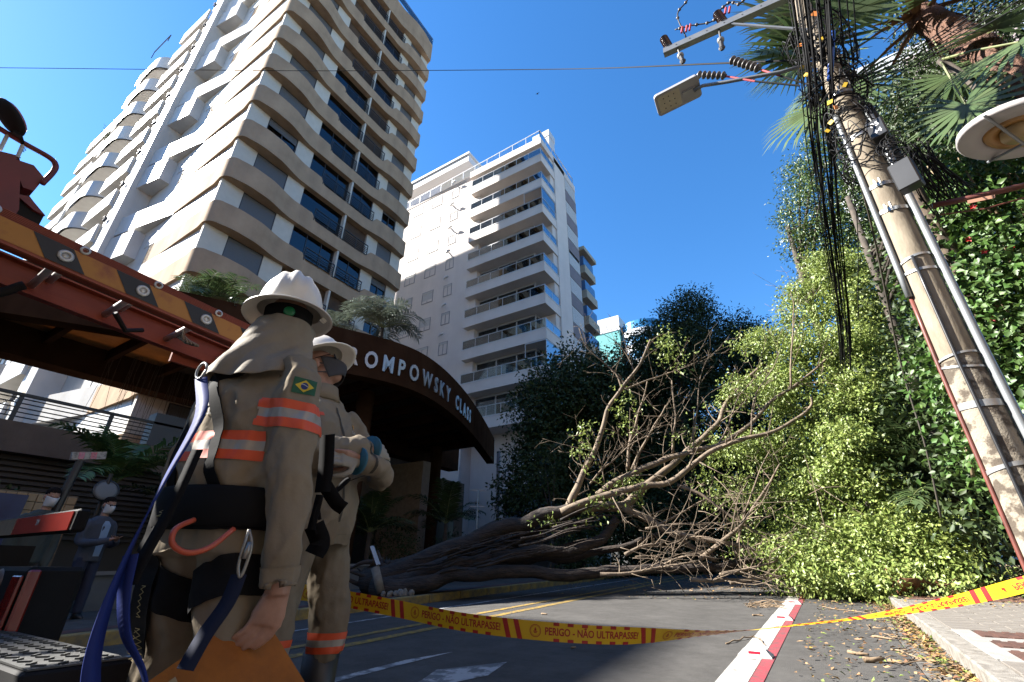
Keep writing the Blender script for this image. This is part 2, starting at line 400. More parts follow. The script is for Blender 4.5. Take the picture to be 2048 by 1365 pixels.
# ---------------------------------------------------------------- apartment tower
m_band = mat('tower band render', (.50, .36, .24), .9, spec=.08, var=.16, vscale=.9, bump=.18, bscale=30, detail=8, streak=((.30, .215, .15), 1.4, .55))
m_twall = mat('tower wall', (.72, .70, .66), .42, var=.07, vscale=1.1, bump=.12, bscale=18, streak=((.42, .39, .35), 1.2, .35))
m_tpier = mat('tower pier', (.66, .63, .55), .8, var=.06, vscale=3, bump=.3, bscale=60)
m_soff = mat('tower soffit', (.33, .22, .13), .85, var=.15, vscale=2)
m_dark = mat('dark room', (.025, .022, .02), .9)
m_frame_d = mat('dark window frame', (.035, .036, .04), .45)
m_shut_d = mat('grey shutter', (.13, .135, .145), .6)
m_glass_d = glass('dark glass', (.10, .11, .14), .02, .03)
m_curt = mat('dark curtain', (.055, .06, .085), .9, var=.3, vscale=8, stretch=(6, 6, .3))
m_rail = mat('dark railing', (.03, .028, .026), .5)
m_slot = mat('slot window reveal', (.36, .29, .21), .85)
TW = thing('apartment_tower', 'tall beige apartment tower with wavy spandrel bands behind the curved canopy', 'building', (-21.4, 6.5, 0), R(1.4))
FL, ZT = 2.9, 47.4
u0 = 1.03          # underside of a band, floor 0
DEP, WMAIN, WALL = 12.5, 16.6, 34.5
# core volumes
MB().box(-WMAIN, -.42, .25, 6.0, -1, ZT - .4).obj('wall', m_twall, TW); MB().box(-11.9, -.42, 6.002, DEP, -1, ZT - .4).obj('wall', m_twall, TW)
MB().box(-21.5, -WMAIN - .003, .6, DEP - .4, -1, 42.4).obj('wall', m_twall, TW)
MB().box(-27.5, -21.503, .25, DEP - .4, -1, 42.4).obj('wall', m_twall, TW)
MB().box(-WALL, -27.503, .6, DEP - 1.6, -1, 41.6).obj('wall', m_twall, TW)
MB().box(-WMAIN - .5, -.2, -.1, 6.0, ZT - .398, ZT - .15).box(-12.0, -.2, 6.002, DEP + .3, ZT - .398, ZT - .15).obj('roof', m_band, TW)
MB().box(-25.4, -22.6, 2.4, 5.6, 42.4, 45.2).obj('roof_tank', m_twall, TW)
def sm(t): t = min(1, max(0, t)); return t * t * (3 - 2 * t)
def out_road(y):
    a = .16 + .24 * sm(y / 1.3) * (1 - sm((y - 2.0) / 2.6)); b = .30 * sm((y - 8.2) / 2.2) * (1 - .55 * sm((y - 11) / 1.5)); return max(.04, a * (1 - sm((y - 2) / 2.4)) + b)
def out_end(wd, ext=5.2):
    return .14 + .12 * (1 - sm(wd / 1.2)) - .14 * sm((wd - 1.0) / ext)
# band outline: end face (from left to the corner), rounded corner, road face
def band_mesh(z0, z1, ext, lower, name):
    P = []
    for k in range(13):
        wd = (ext + 1.6) * (1 - k / 12) + .35; P.append((-wd, .25 - out_end(wd, ext), 0))
    oy = .25 - out_end(.35, ext); ox = out_road(.45)
    for k in range(1, 7):
        a = R(90) * k / 7; P.append((-.35 + (ox + .35) * math.sin(a) ** 1.0, oy + (.45 - oy) * (1 - math.cos(a)), 0))
    for k in range(41):
        y = .45 + (DEP - .45) * k / 40; P.append((out_road(y), y, 1 if 5.1 < y < 9.3 else 0))
    for k in range(1, 4): P.append((out_road(DEP) - .3 * k / 3 * 1.6, DEP + .12 * k / 3, 0))
    V = []; F = []; n = len(P)
    for x, y, lo in P:
        zt = z1 - (lower if lo else 0); V += [(x, y, z0), (x, y, zt)]
    inn = []
    for x, y, lo in P:
        if y < .25 and x < -.4: ix, iy = x, .40
        else: ix, iy = -.55, max(y, .4)
        zt = z1 - (lower if lo else 0); V += [(ix, iy, z0), (ix, iy, zt)]
    b = 2 * n
    for i in range(n - 1):
        F.append((2 * i, 2 * i + 2, 2 * i + 3, 2 * i + 1))
        F.append((2 * i, b + 2 * i, b + 2 * i + 2, 2 * i + 2)); F.append((2 * i + 1, 2 * i + 3, b + 2 * i + 3, b + 2 * i + 1))
    F.append((0, 1, b + 1, b)); F.append((2 * n - 2, b + 2 * n - 2, b + 2 * n - 1, 2 * n - 1))
    mb = MB(); mb.add(V, F, 0); me = mb.mesh(name, [m_band], 'auto'); return me
bandA = band_mesh(0, 1.3, 5.0, .42, 'band'); bandB = band_mesh(0, 1.3, 7.0, .42, 'band')
# band of the lit end face takes the lighter wall render: separate skin 6 mm proud
top_band = band_mesh(0, 2.4, 5.0, 0, 'band')
pier_me = {}
def boxme(key, mats, *a, bev=0):
    if key not in pier_me: pier_me[key] = MB().box(*a, bev=bev).mesh(key, mats)
    return pier_me[key]
PIERS = [(.12, 1.25), (3.15, 4.25), (9.3, 10.25), (11.6, 12.5)]
WINS = [(1.25, 3.15), (10.25, 11.6)]
win_f = {}
def tower_window(z, y0, y1, state):
    h0, h1 = z, z + 1.6
    key = (y0, state)
    if key not in win_f:
        f = MB(); x = -.30
        f.box(x - .12, x + .02, y0, y1, 0, .05); f.box(x - .12, x + .02, y0, y1, 1.55, 1.6); f.box(x - .12, x + .02, y0, y0 + .06, .05, 1.55); f.box(x - .12, x + .02, y1 - .06, y1, .05, 1.55)
        ym = (y0 + y1) / 2; f.box(x - .1, x + .0, ym - .03, ym + .03, .05, 1.55)
        drop = {0: 1.52, 1: .5, 2: .12, 3: .85}[state]
        s_ = MB(); n = int(drop / .06)
        for k in range(n): s_.box(x - .02, x + .012, y0 + .06, y1 - .06, 1.55 - (k + 1) * .06 + .006, 1.55 - k * .06)
        g = MB().box(x - .075, x - .065, y0 + .06, y1 - .06, .05, 1.55)
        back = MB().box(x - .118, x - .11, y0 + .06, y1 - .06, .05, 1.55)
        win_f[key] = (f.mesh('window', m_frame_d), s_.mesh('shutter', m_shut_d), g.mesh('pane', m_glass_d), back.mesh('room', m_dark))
    a, b, c, d = win_f[key]
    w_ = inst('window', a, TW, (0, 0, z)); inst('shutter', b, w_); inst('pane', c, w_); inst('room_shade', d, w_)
def rail_me(y0, y1):
    r = MB(); x = .05
    for k in range(5): r.box(x - .02, x + .02, y0, y1, .12 + k * .13, .14 + k * .13)
    r.box(x - .03, x + .03, y0, y1, .84, .89)
    n = max(2, int((y1 - y0) / .9))
    for k in range(n + 1):
        y = y0 + (y1 - y0 - .04) * k / n; r.box(x - .02, x + .02, y, y + .04, 0, .84)
    return r.mesh('railing', m_rail)
rl1, rl2 = rail_me(5.1, 7.15), rail_me(7.3, 9.3)
post_me = MB().box(-.3, .0, 7.16, 7.29, 0, 1.9).mesh('loggia_post', m_tpier)
logA = MB().box(-.34, -.33, 4.25, 7.16, 0, 1.62).mesh('pane', m_glass_d); logB = MB().box(-.34, -.33, 7.29, 9.3, 0, 1.62).mesh('pane', m_glass_d)
curA = MB(); curB = MB()
for mbx, y0, y1 in ((curA, 4.3, 7.1), (curB, 7.35, 9.25)):
    n = int((y1 - y0) / .09)
    for k in range(n): mbx.box(-.40 + .015 * (k % 2), -.385 + .015 * (k % 2), y0 + k * .09, y0 + k * .09 + .085, 0, 1.6)
curA = curA.mesh('curtain', m_curt); curB = curB.mesh('curtain', m_curt)
lfr = MB()
for y in (4.25, 5.2, 6.2, 7.09, 7.29, 8.3, 9.24): lfr.box(-.345, -.30, y, y + .05, 0, 1.62)
lfr.box(-.345, -.30, 4.25, 9.29, 1.57, 1.62); lfr = lfr.mesh('glazing_frame', m_frame_d)
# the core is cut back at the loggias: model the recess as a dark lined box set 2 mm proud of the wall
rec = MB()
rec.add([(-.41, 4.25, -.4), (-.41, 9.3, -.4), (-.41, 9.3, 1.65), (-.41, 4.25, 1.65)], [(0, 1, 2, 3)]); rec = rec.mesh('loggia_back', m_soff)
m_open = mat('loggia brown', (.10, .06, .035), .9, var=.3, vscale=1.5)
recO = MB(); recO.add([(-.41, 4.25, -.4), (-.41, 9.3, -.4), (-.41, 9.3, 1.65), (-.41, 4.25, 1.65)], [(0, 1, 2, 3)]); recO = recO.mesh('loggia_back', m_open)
nf = 16
for k in range(nf):
    z = u0 + FL * k
    last = k == nf - 1
    inst('band', top_band if last else (bandA if k % 2 else bandB), TW, (0, 0, z))
    if last: break
    zo = z + 1.3
    for i, (a, b) in enumerate(PIERS):
        inst('pier', boxme('pier%d' % i, m_tpier, -.44, -.25, a, b, 0, 1.6), TW, (0, 0, zo))
    tower_window(zo, *WINS[0], [0, 0, 0, 0, 0, 0, 0, 1, 3, 3, 0, 3, 1, 1, 0, 0][k])
    tower_window(zo, *WINS[1], [0, 1, 1, 3, 1, 1, 0, 2, 0, 3, 0, 0, 1, 0, 0, 0][k])
    lst = [(0, 0), (0, 0), (0, 0), (0, 0), (0, 0), (1, 1), (1, 0), (1, 1), (1, 1), (1, 0), (1, 0), (0, 1), (0, 0), (0, 1), (0, 0), (0, 0)][k]
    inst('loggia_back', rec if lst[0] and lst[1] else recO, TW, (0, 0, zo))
    fr_ = None
    if lst[0]: inst('pane', logA, TW, (0, 0, zo)); inst('curtain', curA, TW, (0, 0, zo))
    if lst[1]: inst('pane', logB, TW, (0, 0, zo)); inst('curtain', curB, TW, (0, 0, zo))
    if lst[0] and lst[1]: inst('glazing_frame', lfr, TW, (0, 0, zo))
    inst('loggia_post', post_me, TW, (0, 0, zo - .3)); inst('railing', rl1, TW, (0, 0, zo - .42)); inst('railing', rl2, TW, (0, 0, zo - .42))
# roof edge rail
rr = MB()
for y in np.arange(3, 12.6, 1.2): rr.tube([(.1, y, 0), (.1, y, 1.0)], .025, 6)
rr.tube([(.1, 3, 1.0), (.1, 12.5, 1.0)], .03, 6); rr.tube([(.1, 3, .5), (.1, 12.5, .5)], .018, 6)
rr.obj('roof_railing', mat('blue rail', (.05, .1, .2), .4), TW, loc=(0, 0, ZT - .45))
MB().box(.09, .10, 3, 12.5, .1, .95).obj('roof_glass', glass('blue glass', (.5, .65, .85), .03, .15), TW, loc=(0, 0, ZT - .45))
# lit end face: small windows, angled boxes, fin, balconies
slot = MB().box(0, .5, -.004, .12, 0, .8).mesh('slot_window', m_slot)
swf = MB(); swf.box(0, 1.1, -.03, .03, 0, .05); swf.box(0, 1.1, -.03, .03, .85, .9); swf.box(0, .05, -.03, .03, .05, .85); swf.box(1.05, 1.1, -.03, .03, .05, .85); swf.box(.53, .57, -.03, .03, .05, .85)
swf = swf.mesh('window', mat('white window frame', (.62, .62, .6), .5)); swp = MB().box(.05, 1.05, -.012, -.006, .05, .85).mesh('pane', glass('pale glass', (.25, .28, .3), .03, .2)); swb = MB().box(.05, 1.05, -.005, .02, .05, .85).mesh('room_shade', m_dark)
swsh = MB().box(.05, 1.05, -.02, -.012, .05, .83).mesh('blind', m_twall)
def wedge(w0, w1, d0, d1, h):
    mb = MB(); y0 = .248
    V = [(-w0, y0, 0), (-w1, y0, 0), (-w1, y0 - d1, 0), (-w0, y0 - d0, 0)]; V += [(x, y, h) for x, y, _ in V]
    mb.add(V, [(0, 3, 2, 1), (4, 5, 6, 7), (0, 1, 5, 4), (1, 2, 6, 5), (2, 3, 7, 6), (3, 0, 4, 7)]); return mb
box_me = wedge(8.3, 10.5, .6, .9, 1.75).mesh('bay_box', m_twall); wide_me = wedge(5.2, 10.5, .02, .85, 1.4).mesh('bay_band', m_twall)
MB().box(-12.3, -10.5, -.95, .24, -1, ZT - .1).obj('fin_wall', m_twall, TW)
m_brk = mat('bracket steel', (.07, .07, .075), .5)
brk = MB()
brk.box(0, .3, -.10, -.04, 0, .04); brk.box(.05, .08, -.2, -.04, -.15, 0); brk.box(.22, .25, -.2, -.04, -.12, .15); brk.box(0, .3, -.22, -.18, .12, .16); brk = brk.mesh('bracket', m_brk)
slot2 = MB().box(0, .55, -.004, .1, 0, 1.35).mesh('slot_window', m_slot)
bal_me = MB(); bal_me.box(-16.4, -12.3, -1.15, -1.0, 0, 1.35); bal_me.box(-16.4, -12.3, -1.0, .24, 0, .22); bal_me.box(-16.4, -16.25, -1.0, .24, .22, 1.35); bal_me = bal_me.mesh('balcony', m_twall)
balr = MB(); balr.tube([(-16.3, -1.08, 1.55), (-12.6, -1.08, 1.55)], .02, 6)
for x in (-16.2, -15, -13.8, -12.7): balr.tube([(x, -1.08, 1.3), (x, -1.08, 1.55)], .018, 5)
balr = balr.mesh('railing', m_rail)
door_me = MB().box(-16, -12.6, .22, .246, .22, 2.45).mesh('opening', mat('balcony opening', (.07, .05, .035), .8))
# curved balcony: half round at its right end
def curved_bal():
    mb = MB(); out = []
    cx, cy, r = -18.4, .1, 1.75
    pts = [(-21.4, -1.65)] + [(cx + r * math.sin(a), cy - r * math.cos(a)) for a in [R(t) for t in range(0, 91, 10)]] + [(cx + r, .6)]
    t = .14; n = len(pts)
    inner = [(-21.4, -1.65 + t)] + [(cx + (r - t) * math.sin(a), cy - (r - t) * math.cos(a)) for a in [R(t_) for t_ in range(0, 91, 10)]] + [(cx + r - t, .6)]
    V = [(x, y, z) for (x, y) in pts for z in (0, 1.4)] + [(x, y, z) for (x, y) in inner for z in (0, 1.4)]
    F = []
    for i in range(n - 1):
        F.append((2 * i, 2 * i + 2, 2 * i + 3, 2 * i + 1)); F.append((2 * n + 2 * i, 2 * n + 2 * i + 1, 2 * n + 2 * i + 3, 2 * n + 2 * i + 2)); F.append((2 * i + 1, 2 * i + 3, 2 * n + 2 * i + 3, 2 * n + 2 * i + 1))
    mb.add(V, F); poly = inner + [(-21.4, .6)]; mb.prism(poly, 0, .2); return mb
cb_me = curved_bal().mesh('curved_balcony', [m_twall], 'auto')
cdoor = MB().box(-21.3, -17, .57, .596, .2, 2.6).mesh('opening', MATS['balcony opening'])
lbal = MB(); lbal.box(-33.9, -28.2, -.75, -.6, 0, 1.4); lbal.box(-33.9, -28.2, -.6, .596, 0, .2); lbal.box(-33.9, -33.75, -.6, .596, .2, 1.4); lbal = lbal.mesh('balcony', m_twall)
ldoor = MB().box(-33.7, -28.4, .57, .596, .2, 2.5).mesh('opening', MATS['balcony opening'])
for k in range(nf - 1):
    z = u0 + FL * k
    if k >= 1:
        w_ = inst('window', swf, TW, (-7.6, .25, z + 1.35)); inst('pane', swp, w_); inst('blind' if k % 4 else 'room_shade', swsh if k % 4 else swb, w_)
        inst('slot_window', slot, TW, (-5.6, .25, z + .35 + (k % 2) * .9))
        if k % 2: inst('bay_box', box_me, TW, (0, 0, z + .9))
        else: inst('bay_band', wide_me, TW, (0, 0, z - .0))
    inst('bracket', brk, TW, (-11.9, -.95, z + 1.5)); inst('slot_window', slot2, TW, (-11.2, -.952, z + .4))
    inst('balcony', bal_me, TW, (0, 0, z)); inst('railing', balr, TW, (0, 0, z)); inst('opening', door_me, TW, (0, 0, z))
    if z < 41:
        inst('curved_balcony', cb_me, TW, (0, 0, z + .2)); inst('opening', cdoor, TW, (0, 0, z + .2))
        inst('balcony', lbal, TW, (0, 0, z)); inst('opening', ldoor, TW, (0, 0, z))
        inst('slot_window', slot2, TW, (-24, .246, z + .6)); inst('slot_window', slot2, TW, (-26.6, .246, z + .6))
rg = MB().tube([(-21.4, -1.6, 0), (-18.4, -1.6, 0)], .04, 6).tube([(-21.4, -1.6, 0), (-21.4, -1.6, -.9)], .03, 6).tube([(-18.4, -1.6, 0), (-18.4, -1.6, -.9)], .03, 6)
rg.obj('roof_railing', m_rail, TW, loc=(0, 0, 44.0))

# ---------------------------------------------------------------- white apartment building
m_wb = mat('white building render', (.80, .72, .66), .75, var=.06, vscale=.7, bump=.12, bscale=30, spec=.15, streak=((.6, .53, .48), .8, .35))
m_wtrim = mat('white trim', (.70, .71, .72), .5)
m_wfr = mat('aluminium frame', (.62, .64, .66), .35, metal=.3)
m_bgl = glass('balustrade glass', (.74, .84, .86), .02, .14); m_bgl2 = glass('blue balustrade glass', (.35, .5, .68), .02, .34)
m_wgl = glass('window glass', (.6, .63, .63), .02, .10)
m_room = mat('room beige', (.34, .31, .26), .9, var=.4, vscale=1.2); m_drape = mat('white curtain', (.58, .58, .57), .9, var=.12, vscale=3, stretch=(10, 10, .2))
m_purp = mat('mauve panel', (.235, .20, .215), .8, var=.1, vscale=3)
m_cream = mat('cream shutter', (.60, .585, .56), .6)
WB = thing('apartment_building', 'pale rendered apartment building with stacked glass balconies and a roof chimney', 'building', (0, 0, 0))
YF, XR, XL, Z0 = 25.75, -13.45, -21.1, 10.4
MB().box(-36, -21.1, 26.35, 41, -1, 35.6).obj('wall', m_wb, WB)
MB().box(-21.098, -13.55, 27.6, 32.9, -1, 35.0).obj('wall', m_wb, WB)      # body behind the balconies
MB().box(-13.9, -13.42, 28.3, 30.45, -1, 35.6).obj('wall', m_wb, WB)       # corner pier on the street side
MB().box(-36, -20.9, 26.0, 26.348, 5, 7.2).obj('base_band', m_wb, WB)
o = MB(); o.box(XL - .25, XR, YF, 28.28, 35.0, 35.75); o.box(-13.9, -13.42, 28.28, 32.9, 35.0, 35.75); o.box(-36, XL - .252, 26.3, 27, 35.603, 35.9); o.obj('parapet', m_wb, WB)
MB().box(XL - .25, XR - .02, 28.282, 33, 35.003, 35.6).obj('roof', m_wb, WB)
# roof railing with glass
r = MB()
def rrail(mbx, a, b, n, h=1.0):
    a, b = Vector(a), Vector(b)
    mbx.bar(a + Vector((0, 0, h)), b + Vector((0, 0, h)), .06, .05)
    for k in range(n + 1):
        p = a.lerp(b, k / n); mbx.bar(p, p + Vector((0, 0, h)), .05, .05)
rrail(r, (-33, 26.4, 35.75), (XR - .1, YF + .1, 35.75), 13); rrail(r, (XR - .1, YF + .1, 35.75), (XR - .1, 32.8, 35.75), 6); r.obj('roof_railing', m_wfr, WB)
g = MB(); g.add([(-33, 26.4, 35.8), (XR - .1, YF + .1, 35.8), (XR - .1, YF + .1, 36.7), (-33, 26.4, 36.7)], [(0, 1, 2, 3)]); g.add([(XR - .1, YF + .1, 35.8), (XR - .1, 32.8, 35.8), (XR - .1, 32.8, 36.7), (XR - .1, YF + .1, 36.7)], [(0, 1, 2, 3)])
g.obj('roof_glass', glass('clear glass', (.86, .93, .96), .02, .03), WB)
MB().box(-15.7, -13.95, 28.5, 29.7, 35.6, 39.6).box(-15.76, -13.9, 28.44, 29.76, 39.1, 39.9).obj('chimney', m_wtrim, WB)
MB().box(-36, -24.2, 29.2, 38, 35.6, 39.4).obj('penthouse', m_wb, WB)
MB().box(-37, -22.75, 27.0, 39, 39.402, 40.3).box(-37, -22.6, 26.85, 39, 40.3, 40.55).obj('penthouse_roof', m_wtrim, WB)
fe = MB(); fl_ = {}
def wb_parts():
    d = {}
    s_ = MB(); s_.box(XL, XR, YF, YF + .12, -.83, -.002); s_.box(XR - .12, XR - .001, YF + .121, 28.29, -.83, -.002); s_.box(XL + .001, XR - .121, YF + .121, 27.598, -.83, -.55); d['balcony_slab'] = s_.mesh('balcony_slab', m_wb)
    s_ = MB(); s_.box(XL, XR + .03, YF - .03, YF + .15, 0, .07); s_.box(XR - .15, XR + .03, YF + .151, 28.29, 0, .07); d['sill'] = s_.mesh('sill', m_wtrim)
    s_ = MB(); s_.box(XL, XR - .02, YF + .03, YF + .08, .82, .87); s_.box(XR - .08, XR - .03, YF + .081, 28.29, .82, .87); d['handrail'] = s_.mesh('handrail', m_wfr)
    s_ = MB()
    for i in range(7): x = XL + .02 + i * (XR - XL - .08) / 6; s_.box(x, x + .035, YF + .035, YF + .075, .07, .82)
    for i in range(1, 3): y = YF + .1 + i * 1.15; s_.box(XR - .075, XR - .035, y, y + .035, .07, .82)
    d['baluster'] = s_.mesh('baluster', m_wfr)
    pan = []
    for i in range(6):
        x0 = XL + .05 + i * (XR - XL - .08) / 6; x1 = XL + .02 + (i + 1) * (XR - XL - .08) / 6
        pan.append(MB().box(x0 + .01, x1 - .01, YF + .05, YF + .06, .09, .81).mesh('glass_pane', m_bgl))
    for i in range(2):
        y0 = YF + .14 + i * 1.15; y1 = y0 + 1.1; pan.append(MB().box(XR - .06, XR - .05, y0, y1, .09, .81).mesh('glass_pane', m_bgl2))
    pan.append(MB().box(XR - .06, XR - .05, YF + 2.44, 28.27, .09, .81).mesh('glass_pane', m_bgl2)); d['panes'] = pan
    # glazing line set back under the slab above
    s_ = MB(); X1 = -14.9
    xs = [XL + .75, XL + 2.65, XL + 4.5, X1]
    for x in xs: s_.box(x - .05, x + .05, 26.8, 26.9, -.55, 2.05)
    s_.box(xs[0], X1, 26.8, 26.9, 1.9, 2.05); s_.box(xs[0], X1, 26.8, 26.9, -.55, -.48); s_.box(X1 - .05, X1 + .05, 26.901, 27.59, 1.9, 2.05); d['frame'] = s_.mesh('window_frame', m_wfr)
    d['wpanes'] = [MB().box(xs[i] + .06, xs[i + 1] - .06, 26.84, 26.85, -.48, 1.9).mesh('pane', m_wgl) for i in range(3)]
    d['room'] = MB().box(xs[0], X1, 27.55, 27.59, -.5, 2.0).mesh('room_wall', m_room)
    s_ = MB(); n = 0; x = xs[0] + .08
    while x < X1 - .1:
        s_.box(x, x + .07, 26.98 + .03 * (n % 2), 27.0 + .03 * (n % 2), -.45, 1.88); x += .075; n += 1
    d['curtain'] = s_.mesh('curtain', m_drape)
    s_ = MB().box(xs[0] + .1, xs[1] - .1, 26.95, 26.97, .2, 1.88).box(xs[1] + .1, xs[2] - .1, 26.95, 26.97, .9, 1.88); d['blind'] = s_.mesh('blind', m_drape)
    d['return_wall'] = MB().box(XL + .003, XL + .70, 26.35, 27.595, -.55, 2.07).mesh('return_wall', m_wb)
    d['side_wall'] = MB().box(-13.95, -13.56, 28.0, 28.295, -.55, 2.07).mesh('side_wall', m_wb)
    return d
D = wb_parts()
curt = [0, 1, 1, 2, 0, 2, 3, 2, 2]
for k in range(9):
    z = Z0 + FL * k; L = (0, 0, z)
    b = inst('balcony', D['balcony_slab'], WB, L)
    inst('sill', D['sill'], b); inst('handrail', D['handrail'], b); inst('baluster', D['baluster'], b)
    for p in D['panes']: inst('glass_pane', p, b)
    w_ = inst('window', D['frame'], WB, L)
    for p in D['wpanes']: inst('pane', p, w_)
    inst('room_wall', D['room'], w_)
    c = curt[k]
    if c == 1 or c == 3: inst('curtain', D['curtain'], w_)
    if c == 2: inst('blind', D['blind'], w_)
    inst('return_wall', D['return_wall'], WB, L); inst('side_wall', D['side_wall'], WB, L)
    if k in (1, 6):   # two glazed-in balconies
        s_ = MB(); s_.box(XR - .07, XR - .03, YF + .08, 28.28, 1.98, 2.06); s_.box(XR - .07, XR - .03, YF + .03, YF + .079, .87, 2.06); s_.box(XR - 1.75, XR - .071, YF + .03, YF + .07, 1.98, 2.06); s_.box(XR - 1.8, XR - 1.752, YF + .03, YF + .07, .87, 2.06)
        s_.obj('balcony_frame', m_wfr, b); MB().box(XR - .055, XR - .048, YF + .09, 28.27, .88, 1.97).obj('glass_pane', m_bgl2, b)
# end-wall windows with roller shutters
m_roll = mat('roller shutter', (.56, .55, .53), .6)
def roller(w_, h, drop, key={}):
    kk = (w_, drop)
    if kk not in key:
        f = MB(); f.box(0, w_, -.04, .06, -.05, .0); f.box(0, w_, -.04, .06, h, h + .05); f.box(0, .05, -.03, .06, 0, h); f.box(w_ - .05, w_, -.03, .06, 0, h); f.box(w_ / 2 - .025, w_ / 2 + .025, -.02, .05, 0, h * (1 - drop) + .001)
        s_ = MB(); n = int(h * drop / .055)
        for i in range(n): s_.box(.05, w_ - .05, .0, .02, h - (i + 1) * .055 + .006, h - i * .055)
        s_.box(.05, w_ - .05, -.03, .02, h - .17, h - .0)
        key[kk] = (f.mesh('window', mat('grey window frame', (.34, .34, .35), .5)), s_.mesh('shutter', m_roll), MB().box(.05, w_ - .05, .03, .036, 0, h).mesh('pane', m_wgl), MB().box(.05, w_ - .05, .05, .058, 0, h).mesh('room_shade', m_dark))
    return key[kk]
hook = MB(); hook.tube([(.05, -.03, .45), (.02, -.25, .2), (.15, -.42, .05), (.4, -.45, .08)], .06, 8); hook.box(.3, .62, -.55, -.36, .1, .22); hook = hook.mesh('flue', m_wtrim)
for k in range(11):
    z = 4.6 + 2.9 * k + .55
    for (x, wd, h, dr) in ((-29.3, 1.35, 1.15, [.4, 0, 0, .1, .2, .8, .6, .4, .75, .9, .9][k]), (-26.7, 1.35, 1.15, [.3, .5, .1, .1, .15, .7, .8, .4, .9, .9, .3][k]), (-24.1, .95, 1.1, .12)):
        a, b_, c, d_ = roller(wd, h, dr)
        o = inst('window', a, WB, (x, 26.345, z)); inst('shutter', b_, o); inst('pane', c, o); inst('room_shade', d_, o)
    inst('flue', hook, WB, (-23.95, 26.35, z + 1.55))
# street-side strip of shutters and mauve panels
MB().box(-14.5, -13.46, 30.452, 32.88, -1, 35.0).obj('wall', m_cream, WB)
pm = MB().box(-13.459, -13.42, 30.5, 32.85, 0, 1.25).mesh('mauve_panel', m_purp); sh_ = MB()
for i in range(20): sh_.box(-13.459, -13.44, 30.55, 32.8, i * .07, i * .07 + .064)
sh_.box(-13.459, -13.41, 30.5, 32.86, -.08, -.005); sh_ = sh_.mesh('shutter', m_cream); sl_ = MB().box(-13.459, -13.44, 30.6, 32.75, 0, .45).mesh('window_gap', m_dark)
for k in range(10):
    z = 6.0 + 2.9 * k; inst('mauve_panel', pm, WB, (0, 0, z)); inst('shutter', sh_, WB, (0, 0, z + 1.4))
    if k == 7: inst('window_gap', sl_, WB, (0, 0, z - .3))

# darker block behind it, and the far teal-and-white tower
DB = thing('apartment_block', 'narrow block with blue glass and cream balconies showing behind the pale building', 'building', (0, 0, 0))
MB().box(-21, -13.9, 33.4, 36.0, -1, 28.0).obj('wall', mat('block wall', (.20, .18, .17), .8, var=.1), DB)
m_cbal = mat('cream balcony', (.44, .40, .31), .8, var=.1, vscale=2); m_bluegl = mat('blue window', (.06, .16, .34), .12, spec=.8)
for k in range(9):
    z = 3.6 + 2.75 * k
    MB().box(-13.9, -13.25, 33.6, 36.1, 0, .85).obj('balcony', m_cbal, DB, loc=(0, 0, z))
    MB().box(-13.899, -13.4, 33.7, 36.0, .86, 2.0).obj('window', m_bluegl, DB, loc=(0, 0, z))
MB().box(-22, -13.1, 33.3, 36.3, 28.002, 28.4).obj('roof', m_cbal, DB)
m_lowr = mat('far grey', (.10, .10, .095), .8)
FB = thing('distant_tower', 'far white tower with teal and blue bands rising over the dark trees', 'building', (0, 0, 0))
c = gd(1232, 690, 82); m_teal = mat('teal tile', (.10, .38, .36), .5); m_fblue = mat('blue band', (.05, .25, .5), .3); m_fw = mat('far white', (.62, .63, .64), .7)
MB().box(c.x - 7, c.x + 1.0, c.y, c.y + 10, c.z - 9, c.z + 3).obj('wall', m_teal, FB); MB().box(c.x - 7, c.x + 8, c.y + .2, c.y + 10, -1, c.z - 9.002).obj('podium', m_lowr, FB)
MB().box(c.x - 7.1, c.x + 1.1, c.y - .1, c.y + 10, c.z + 3.0, c.z + 6.2).obj('roof_block', m_fw, FB)
for k in range(4):
    z = c.z + 2.2 - k * 3.1; pts = [(c.x + 4.6 + 4.2 * math.cos(R(a)), c.y + 3 + 3.6 * math.sin(R(a))) for a in range(180, 361, 12)]
    MB().prism(pts, z - 1.4, z).obj('band', m_fw, FB); MB().prism([(x * .999 + c.x * .001, y + .1) for x, y in pts], z - 3.09, z - 1.403).obj('window', m_fblue, FB)
MB().prism([(c.x + 4.6 + 4.0 * math.cos(R(a)), c.y + 3 + 3.4 * math.sin(R(a))) for a in range(180, 361, 12)], c.z + 2.203, c.z + 4).obj('roof_block', m_fblue, FB)
# building off to the left whose shade lies over the street
OB = thing('neighbour_building', 'plain apartment block across the side plot beyond the tower', 'building', (0, 0, 0))
MB().box(-62, -35, -60, -9.0, -1, 28.9).obj('wall', m_wb, OB)
for k in range(8):
    for j in range(10): MB().box(-35.0, -34.96, -14 - j * 4.5, -12 - j * 4.5, 3 + k * 3, 4.5 + k * 3).obj('window', m_frame_d, OB)

